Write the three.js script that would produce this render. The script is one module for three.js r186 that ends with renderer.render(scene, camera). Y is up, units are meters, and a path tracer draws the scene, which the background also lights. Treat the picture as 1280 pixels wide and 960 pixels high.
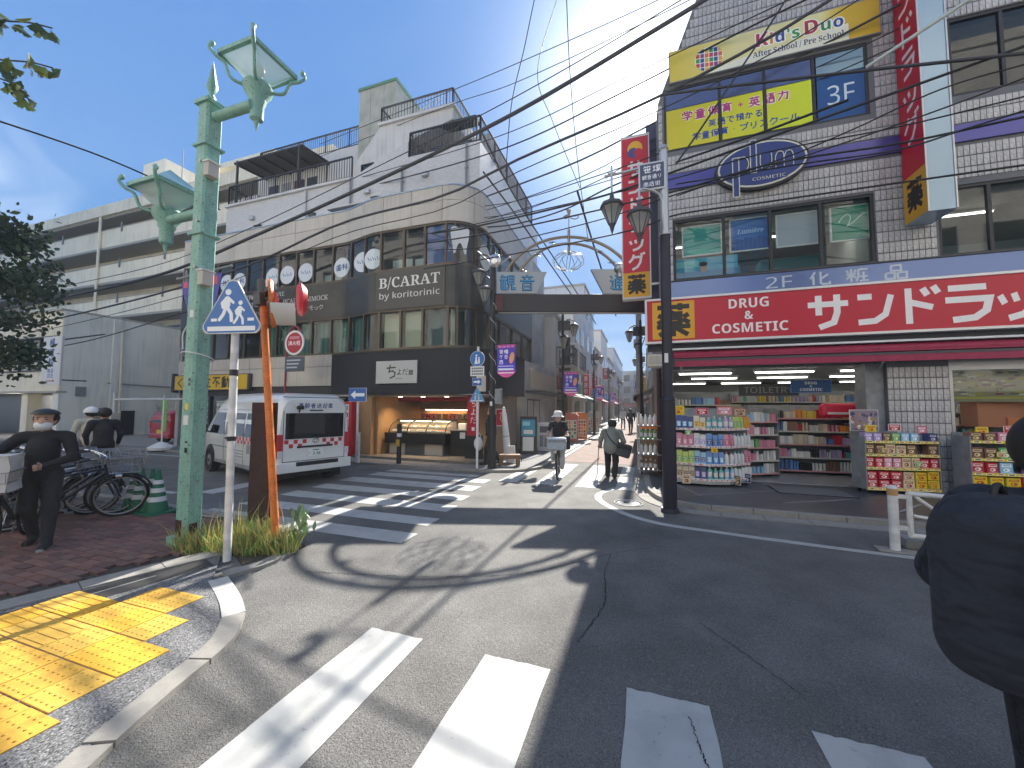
import * as THREE from 'three';
import { mergeGeometries, toCreasedNormals } from 'three/addons/utils/BufferGeometryUtils.js';
import { RoundedBoxGeometry } from 'three/addons/geometries/RoundedBoxGeometry.js';

// ---------- camera, sky, sun, exposure ----------
const scene = new THREE.Scene();
const camera = new THREE.PerspectiveCamera(2 * Math.atan(480 / 485) * 180 / Math.PI, 4 / 3, 0.05, 1200);
camera.position.set(0, 1.75, 0);
camera.rotation.set(THREE.MathUtils.degToRad(3.45), THREE.MathUtils.degToRad(18.8), THREE.MathUtils.degToRad(0.3), 'YXZ');
const renderer = new THREE.WebGLRenderer({ antialias: true });
renderer.toneMapping = THREE.LinearToneMapping;
renderer.toneMappingExposure = 2.9;
renderer.shadowMap.enabled = true;

const SUN_AZ = THREE.MathUtils.degToRad(0.5), SUN_EL = THREE.MathUtils.degToRad(39.2);   // azimuth measured from -z towards +x
const sunDir = new THREE.Vector3(Math.sin(SUN_AZ) * Math.cos(SUN_EL), Math.sin(SUN_EL), -Math.cos(SUN_AZ) * Math.cos(SUN_EL));

// seeded noise
function rng(seed) { let a = seed >>> 0; return () => { a = (a + 0x6d2b79f5) | 0; let t = Math.imul(a ^ (a >>> 15), 1 | a); t = (t + Math.imul(t ^ (t >>> 7), 61 | t)) ^ t; return ((t ^ (t >>> 14)) >>> 0) / 4294967296; }; }
const hash2 = (x, y, s) => { let h = Math.imul(x, 374761393) + Math.imul(y, 668265263) + Math.imul(s, 974634777); h = Math.imul(h ^ (h >>> 13), 1274126177); return ((h ^ (h >>> 16)) >>> 0) / 4294967296; };
function vnoise(x, y, s = 1, wx = 0, wy = 0) {
  const ix = Math.floor(x), iy = Math.floor(y), fx = x - ix, fy = y - iy, u = fx * fx * (3 - 2 * fx), v = fy * fy * (3 - 2 * fy);
  const m = (a, n) => (n ? ((a % n) + n) % n : a), x0 = m(ix, wx), x1 = m(ix + 1, wx), y0 = m(iy, wy), y1 = m(iy + 1, wy);
  const a = hash2(x0, y0, s), b = hash2(x1, y0, s), c = hash2(x0, y1, s), d = hash2(x1, y1, s);
  return a + (b - a) * u + (c - a) * v + (a - b - c + d) * u * v;
}
function fbm(x, y, oct = 4, s = 1, wx = 0, wy = 0) { let v = 0, a = 0.5, n = 0; for (let i = 0; i < oct; i++) { v += a * vnoise(x, y, s + i * 17, wx, wy); n += a; a *= 0.5; x *= 2; y *= 2; wx *= 2; wy *= 2; } return v / n; }
const smooth = (a, b, x) => { const t = Math.min(1, Math.max(0, (x - a) / (b - a))); return t * t * (3 - 2 * t); };

{ // autumn sky: deep blue overhead, paler low down, white glare round the sun and thin cirrus streaks
  const W = 2048, H = 1024, data = new Float32Array(W * H * 4);
  for (let r = 0; r < H; r++) {
    const up = ((r + 0.5) / H - 0.5) * Math.PI, y = Math.sin(up), cu = Math.cos(up);
    for (let c = 0; c < W; c++) {
      const az = ((c + 0.5) / W - 0.5) * 2 * Math.PI, x = Math.cos(az) * cu, z = Math.sin(az) * cu;
      const k = Math.pow(1 - Math.max(0, y), 2.2);
      let R = 0.031 + 0.068 * k, G = 0.098 + 0.1 * k, B = 0.25 + 0.09 * k;
      const cs = Math.min(1, x * sunDir.x + y * sunDir.y + z * sunDir.z), ang = Math.acos(cs);
      const halo = 2.2 * Math.exp(-ang / 0.075) + 0.3 * Math.exp(-ang / 0.14) + 0.012 * Math.exp(-ang / 0.5);
      R += halo; G += halo * 0.99; B += halo * 0.95;
      if (y > 0.02) { // cirrus on a plane high above
        const px = x / (y + 0.12), pz = z / (y + 0.12), u = px * 0.9 + pz * 0.5, v = pz * 0.9 - px * 0.5;
        const w = fbm(u * 1.1 + 7, v * 3.4 + fbm(u * 2, v * 2, 3, 9) * 1.6, 5, 31), m = fbm(px * 0.5 + 3, pz * 0.5 + 11, 3, 77);
        const cl = 0.8 * smooth(0.38, 0.85, w) * smooth(0.3, 0.62, m) * smooth(0.02, 0.2, y);
        R += (0.33 - R * 0.5) * cl * 0.85; G += (0.345 - G * 0.5) * cl * 0.85; B += (0.37 - B * 0.6) * cl * 0.85;
      } else if (y < 0) { R = 0.12; G = 0.12; B = 0.12; }
      const i = (r * W + c) * 4; data[i] = R; data[i + 1] = G; data[i + 2] = B; data[i + 3] = 1;
    }
  }
  const t = new THREE.DataTexture(data, W, H, THREE.RGBAFormat, THREE.FloatType);
  t.mapping = THREE.EquirectangularReflectionMapping; t.magFilter = THREE.LinearFilter; t.needsUpdate = true;
  scene.background = t; scene.environment = t;
}
const sun = new THREE.DirectionalLight(new THREE.Color(1, 0.945, 0.86), 4.2);
sun.position.copy(sunDir).multiplyScalar(80); sun.castShadow = true; sun.name = 'sun';
Object.assign(sun.shadow.camera, { left: -50, right: 50, top: 50, bottom: -50, near: 1, far: 200 }); sun.shadow.mapSize.set(4096, 4096);
scene.add(sun, sun.target);
// ---------- helpers ----------
const V = (x, y, z) => new THREE.Vector3(x, y, z);
const D2R = Math.PI / 180;
const NAMES = {};
function numbered(n) { const k = NAMES[n] = (NAMES[n] ?? -1) + 1; return k ? n + '_' + String(k).padStart(3, '0') : n; }
function tag(o, label, category, group) { if (label) o.userData.label = label; if (category) o.userData.category = category; if (group) o.userData.group = group; return o; }
function thing(name, label, category, p = [0, 0, 0], ry = 0, group) {
  const o = new THREE.Group(); o.name = numbered(name); o.position.set(...p); o.rotation.y = ry; scene.add(o);
  return tag(o, label, category, group);
}
function clean(g) {
  if (g.index) g = g.toNonIndexed();
  for (const k of Object.keys(g.attributes)) if (!['position', 'normal', 'uv', 'color'].includes(k)) g.deleteAttribute(k);
  g.clearGroups(); g.morphAttributes = {};
  return g;
}
function merge(gs) {
  gs = gs.flat(9).map(clean);
  const col = gs.some((g) => g.attributes.color);
  for (const g of gs) {
    const n = g.attributes.position.count;
    if (!g.attributes.normal) g.computeVertexNormals();
    if (!g.attributes.uv) g.setAttribute('uv', new THREE.BufferAttribute(new Float32Array(n * 2), 2));
    if (col && !g.attributes.color) g.setAttribute('color', new THREE.BufferAttribute(new Float32Array(n * 3).fill(1), 3));
  }
  return gs.length === 1 ? gs[0] : mergeGeometries(gs);
}
function metres(g) { // uv in metres, by the face's main direction
  const p = g.attributes.position.array, n = g.attributes.normal.array, c = p.length / 3, uv = new Float32Array(c * 2);
  for (let i = 0; i < c; i++) {
    const ax = Math.abs(n[i * 3]), ay = Math.abs(n[i * 3 + 1]), az = Math.abs(n[i * 3 + 2]), x = p[i * 3], y = p[i * 3 + 1], z = p[i * 3 + 2];
    if (ay >= ax && ay >= az) { uv[i * 2] = x; uv[i * 2 + 1] = z; } else if (ax >= az) { uv[i * 2] = z; uv[i * 2 + 1] = y; } else { uv[i * 2] = x; uv[i * 2 + 1] = y; }
  }
  g.setAttribute('uv', new THREE.BufferAttribute(uv, 2)); return g;
}
function part(name, gs, mat, parent, label) {
  let g = merge([gs]);
  if (mat.userData.metres) g = metres(g);
  const m = new THREE.Mesh(g, mat); m.name = name; m.castShadow = m.receiveShadow = true;
  if (label) m.userData.label = label;
  parent.add(m); return m;
}
function shared(name, geo, mat, parent, p, ry = 0) { const m = new THREE.Mesh(geo, mat); m.name = name; m.castShadow = m.receiveShadow = true; if (p) m.position.set(...p); if (ry) m.rotation.y = ry; parent.add(m); return m; }
function stuffPart(name, gs, mat, parent) { const m = part(name, gs, mat, parent); m.userData.kind = 'stuff'; return m; }
function one(name, label, category, gs, mat, group) { const m = part(numbered(name), gs, mat, scene); return tag(m, label, category, group); }
function struct(name, gs, mat) { const m = part(numbered(name), gs, mat, scene); m.userData.kind = 'structure'; return m; }
function copy(o, label, p, ry) { const c = o.clone(); c.name = numbered(o.name.replace(/_\d{3}$/, '')); c.userData = { ...o.userData }; if (label) c.userData.label = label; if (p) c.position.set(...p); if (ry !== undefined) c.rotation.y = ry; scene.add(c); return c; }
// geometry shorthands
const at = (g, x = 0, y = 0, z = 0, rx = 0, ry = 0, rz = 0) => { if (rx) g.rotateX(rx); if (rz) g.rotateZ(rz); if (ry) g.rotateY(ry); return g.translate(x, y, z); };
const BB = (x0, x1, y0, y1, z0, z1) => new THREE.BoxGeometry(Math.abs(x1 - x0), Math.abs(y1 - y0), Math.abs(z1 - z0)).toNonIndexed().translate((x0 + x1) / 2, (y0 + y1) / 2, (z0 + z1) / 2);
const B = (w, h, d, x = 0, y = 0, z = 0, ry = 0, rx = 0, rz = 0) => at(new THREE.BoxGeometry(w, h, d), x, y, z, rx, ry, rz);
const RB = (w, h, d, r, x = 0, y = 0, z = 0, ry = 0, rx = 0, rz = 0, s = 2) => at(new RoundedBoxGeometry(w, h, d, s, r), x, y, z, rx, ry, rz);
const C = (r1, r2, h, x = 0, y = 0, z = 0, seg = 16, rx = 0, rz = 0, ry = 0) => at(new THREE.CylinderGeometry(r2, r1, h, seg), x, y, z, rx, ry, rz);   // r1 bottom, r2 top, centred
const SPH = (r, x, y, z, sx = 1, sy = 1, sz = 1, seg = 14) => new THREE.SphereGeometry(r, seg, Math.ceil(seg * 0.7)).scale(sx, sy, sz).translate(x, y, z);
const TOR = (R, r, x = 0, y = 0, z = 0, rx = 0, ry = 0, rs = 8, ts = 32, arc = Math.PI * 2) => at(new THREE.TorusGeometry(R, r, rs, ts, arc), x, y, z, rx, ry);
const PL = (w, h, x = 0, y = 0, z = 0, ry = 0, rx = 0) => at(new THREE.PlaneGeometry(w, h), x, y, z, rx, ry);
const LA = (prof, seg = 20, x = 0, y = 0, z = 0) => toCreasedNormals(new THREE.LatheGeometry(prof.map(([a, b]) => new THREE.Vector2(a, b)), seg), 0.6).translate(x, y, z);
function rod(a, b, r, r2 = r, seg = 8) {
  const A = V(...a), Bv = V(...b), d = Bv.clone().sub(A), L = d.length(), g = new THREE.CylinderGeometry(r2, r, L, seg);
  g.applyQuaternion(new THREE.Quaternion().setFromUnitVectors(V(0, 1, 0), d.normalize())); const m = A.add(Bv).multiplyScalar(0.5);
  return g.translate(m.x, m.y, m.z);
}
function bar(a, b, w, h) { // rectangular bar from a to b
  const A = V(...a), Bv = V(...b), d = Bv.clone().sub(A), L = d.length(), g = new THREE.BoxGeometry(w, h, L), m = new THREE.Matrix4().lookAt(Bv, A, Math.abs(d.y / L) > 0.95 ? V(0, 0, 1) : V(0, 1, 0));
  g.applyMatrix4(m); const c = A.add(Bv).multiplyScalar(0.5); return g.translate(c.x, c.y, c.z);
}
const TU = (pts, r, seg = 24, rs = 7, closed = false) => new THREE.TubeGeometry(new THREE.CatmullRomCurve3(pts.map((p) => V(...p)), closed), seg, r, rs, closed);
function EX(pts, depth, bevel = 0, holes = []) {
  const s = pts instanceof THREE.Shape ? pts : new THREE.Shape(pts.map(([x, y]) => new THREE.Vector2(x, y)));
  for (const h of holes) s.holes.push(h instanceof THREE.Path ? h : new THREE.Path(h.map(([x, y]) => new THREE.Vector2(x, y))));
  return new THREE.ExtrudeGeometry(s, { depth, bevelEnabled: bevel > 0, bevelThickness: bevel, bevelSize: bevel, bevelOffset: -bevel, bevelSegments: 2, curveSegments: 16 });
}
const rect = (x0, x1, y0, y1) => [[x0, y0], [x1, y0], [x1, y1], [x0, y1]];
function flat(pts, y, holes) { const g = new THREE.ShapeGeometry(new THREE.Shape(pts.map(([x, z]) => new THREE.Vector2(x, -z)))); return g.rotateX(-Math.PI / 2).translate(0, y, 0); }
function slab(pts, y0, y1) { return EX(pts.map(([x, z]) => [x, -z]), y1 - y0).rotateX(-Math.PI / 2).translate(0, y0, 0); }
function tint(g, col) { g = clean(g); const n = g.attributes.position.count, a = new Float32Array(n * 3), c = col.isColor ? col : new THREE.Color(col); for (let i = 0; i < n; i++) { a[i * 3] = c.r; a[i * 3 + 1] = c.g; a[i * 3 + 2] = c.b; } g.setAttribute('color', new THREE.BufferAttribute(a, 3)); return g; }
const hsl = (h, s, l) => new THREE.Color().setHSL(h, s, l);
const lin = (r, g = r, b = r) => new THREE.Color().setRGB(r, g, b);

// ---------- materials ----------
function tex(n, f, srgb = false) { // n x n texture from f(u, v) -> grey or [r, g, b] in 0..1, tileable when f is
  const d = new Uint8Array(n * n * 4);
  for (let y = 0; y < n; y++) for (let x = 0; x < n; x++) { const v = f(x, y), i = (y * n + x) * 4, a = Array.isArray(v) ? v : [v, v, v]; for (let c = 0; c < 3; c++) d[i + c] = Math.max(0, Math.min(255, a[c] * 255)); d[i + 3] = 255; }
  const t = new THREE.DataTexture(d, n, n); t.wrapS = t.wrapT = THREE.RepeatWrapping; t.magFilter = THREE.LinearFilter; t.minFilter = THREE.LinearMipmapLinearFilter; t.generateMipmaps = true; if (srgb) t.colorSpace = THREE.SRGBColorSpace; t.needsUpdate = true; return t;
}
const rep = (t, m) => { const c = t.clone(); c.repeat.set(1 / m, 1 / m); c.needsUpdate = true; return c; };
const grainT = tex(512, (x, y) => 0.8 + 0.2 * hash2(x, y, 3) - 0.25 * (fbm(x / 32, y / 32, 4, 5, 16, 16) - 0.5));      // plaster, concrete
const blotchT = tex(512, (x, y) => { const a = fbm(x / 64, y / 64, 5, 21, 8, 8); return 0.72 + 0.5 * (a - 0.3); });       // weathered paint
const roughT = tex(256, (x, y) => 0.55 + 0.45 * fbm(x / 16, y / 16, 4, 41, 16, 16));
const asphaltT = tex(1024, (x, y) => {
  const a = fbm(x / 128, y / 128, 3, 5, 8, 8), s = hash2(x >> 1, y >> 1, 7), s2 = hash2(x, y, 8), s3 = hash2(x >> 2, y >> 2, 9);
  let v = 0.44 + 0.22 * (a - 0.5) + 0.22 * (s - 0.5) + 0.14 * (s2 - 0.5) + 0.1 * (s3 - 0.5); if (s > 0.955) v += 0.3 * s2; if (s3 > 0.985) v += 0.16; if (s < 0.06) v -= 0.12; return [v, v * 0.99, v * 0.965];
});
const asphaltB = tex(1024, (x, y) => 0.5 * hash2(x >> 1, y >> 1, 7) + 0.3 * hash2(x >> 2, y >> 2, 9) + 0.2 * hash2(x, y, 8));
const graniteT = tex(1024, (x, y) => { const a = fbm(x / 128, y / 128, 3, 15, 8, 8), s = vnoise(x / 3, y / 3, 17, 0, 0), s2 = hash2(x >> 1, y >> 1, 18), k = hash2(x >> 2, y >> 2, 22); let v = 0.3 + 0.16 * (a - 0.5) + 0.5 * (s - 0.5) + 0.2 * (s2 - 0.5); if (k > 0.93) v += 0.25; return [v, v, v * 0.98]; });
const paintT = tex(512, (x, y) => { const a = fbm(x / 64, y / 64, 5, 61, 8, 8), b = hash2(x, y, 62), c = fbm(x / 8, y / 8, 3, 66, 64, 64); return 0.92 - 0.22 * Math.max(0, a - 0.45) * 2 - 0.07 * b - (c > 0.76 ? 0.3 * (c - 0.76) * 6 : 0); });
const woodT = tex(256, (x, y) => 0.7 + 0.3 * fbm(x / 4 + fbm(x / 32, y / 64, 2, 91) * 2, y / 64, 3, 92, 64, 4));
const wearT = tex(512, (x, y) => { const a = fbm(x / 40, y / 128, 5, 131, 0, 4), b = fbm(x / 7, y / 9, 3, 137, 0, 0), c = fbm(x / 90, y / 90, 3, 139); let v = 0.95 - 0.5 * Math.max(0, a - 0.5) - 0.15 * c; if (b > 0.71) v *= 0.55; return [v, v * (b > 0.71 ? 0.8 : 1), v * (b > 0.71 ? 0.66 : 1)]; });   // chipped, streaked paint
const streakT = tex(1024, (x, y) => { const a = fbm(x / 16, y / 256, 4, 141, 64, 4), b = fbm(x / 128, y / 128, 4, 147, 8, 8), c = fbm(x / 4, y / 512, 2, 149, 256, 2); return 0.97 - 0.42 * Math.max(0, a - 0.48) - 0.22 * (b - 0.4) - 0.12 * Math.max(0, c - 0.6); });   // rain streaks
function mat(color, rough = 0.7, o = {}) {
  const { metal = 0, grain, scale = 1, bump, phys, name, ...rest } = o;
  const m = new (phys ? THREE.MeshPhysicalMaterial : THREE.MeshStandardMaterial)({ color: color.isColor ? color : new THREE.Color(color), roughness: rough, metalness: metal, ...rest });
  if (grain) { m.map = rep(grain, scale); m.userData.metres = true; if (bump) { m.bumpMap = m.map; m.bumpScale = bump; } }
  return m;
}
const M = {
  white: mat(lin(0.72, 0.72, 0.70), 0.45), whiteWorn: mat(lin(0.78, 0.77, 0.74), 0.55, { grain: blotchT, scale: 0.7 }), black: mat(lin(0.012), 0.45), dark: mat(lin(0.03, 0.03, 0.032), 0.5), darkGrey: mat(lin(0.07, 0.07, 0.075), 0.55),
  rubber: mat(lin(0.02), 0.85), chrome: mat(lin(0.62), 0.22, { metal: 1 }), steel: mat(lin(0.42), 0.38, { metal: 1 }), alu: mat(lin(0.5), 0.42, { metal: 0.8 }), greyPaint: mat(lin(0.3, 0.31, 0.32), 0.5, { grain: blotchT, scale: 0.9 }),
  concrete: mat(lin(0.42, 0.41, 0.38), 0.9, { grain: grainT, scale: 1.3, bump: 0.002 }), kerb: mat(lin(0.3, 0.285, 0.255), 0.9, { grain: grainT, scale: 0.7, bump: 0.003 }),
  cream: mat(lin(0.62, 0.58, 0.47), 0.85, { grain: streakT, scale: 6 }), beige: mat(lin(0.46, 0.41, 0.34), 0.5, { grain: blotchT, scale: 3 }), greyWall: mat(lin(0.46, 0.47, 0.46), 0.85, { grain: blotchT, scale: 4 }),
  glass: new THREE.MeshPhysicalMaterial({ color: lin(0.82, 0.88, 0.87), roughness: 0.02, transmission: 1, thickness: 0, ior: 1.5, specularIntensity: 1 }),
  glassDark: mat(lin(0.02, 0.03, 0.035), 0.04, { phys: 1, ior: 1.6 }), tinted: mat(lin(0.008, 0.009, 0.01), 0.03, { phys: 1, ior: 1.5 }),
  red: mat(lin(0.55, 0.015, 0.03), 0.4), orange: mat(lin(0.85, 0.22, 0.03), 0.5, { grain: wearT, scale: 0.7 }), green: mat(lin(0.01, 0.14, 0.07), 0.5), mint: mat(lin(0.27, 0.52, 0.43), 0.5, { grain: wearT, scale: 0.9 }), rust: mat(lin(0.06, 0.028, 0.022), 0.75, { grain: blotchT, scale: 0.4 }),
  asphalt: new THREE.MeshStandardMaterial({ color: lin(0.38, 0.375, 0.365), roughness: 0.86, vertexColors: true, map: rep(asphaltT, 2.6), bumpMap: rep(asphaltB, 2.6), bumpScale: 0.006 }),
  granite: mat(lin(0.45, 0.45, 0.46), 0.85, { grain: graniteT, scale: 2.3, bump: 0.004 }), paint: mat(lin(0.47, 0.475, 0.455), 0.7, { grain: paintT, scale: 1.5, bump: 0.002 }), yellow: mat(lin(0.7, 0.4, 0.03), 0.7, { grain: paintT, scale: 0.8 }),
  wire: mat(lin(0.025), 0.6), cable: mat(lin(0.05, 0.05, 0.055), 0.6), wood: mat(lin(0.26, 0.15, 0.08), 0.7, { grain: woodT, scale: 0.6 }), vc: new THREE.MeshStandardMaterial({ color: 0xffffff, roughness: 0.45, vertexColors: true }), cloth: null, vcMatte: new THREE.MeshStandardMaterial({ color: 0xffffff, roughness: 0.85, vertexColors: true }),
};
M.asphalt.userData.metres = true;
M.cloth = M.vcMatte.clone(); M.cloth.bumpMap = rep(tex(256, (x, y) => fbm(x / 64 + fbm(x / 64, y / 64, 2, 7, 4, 4), y / 32, 3, 8, 4, 8)), 0.6); M.cloth.bumpScale = 0.022; M.cloth.userData.metres = true;
const lamp = (r, g, b) => new THREE.MeshStandardMaterial({ color: 0x222222, emissive: lin(r, g, b), emissiveIntensity: 1, roughness: 0.6 });

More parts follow.
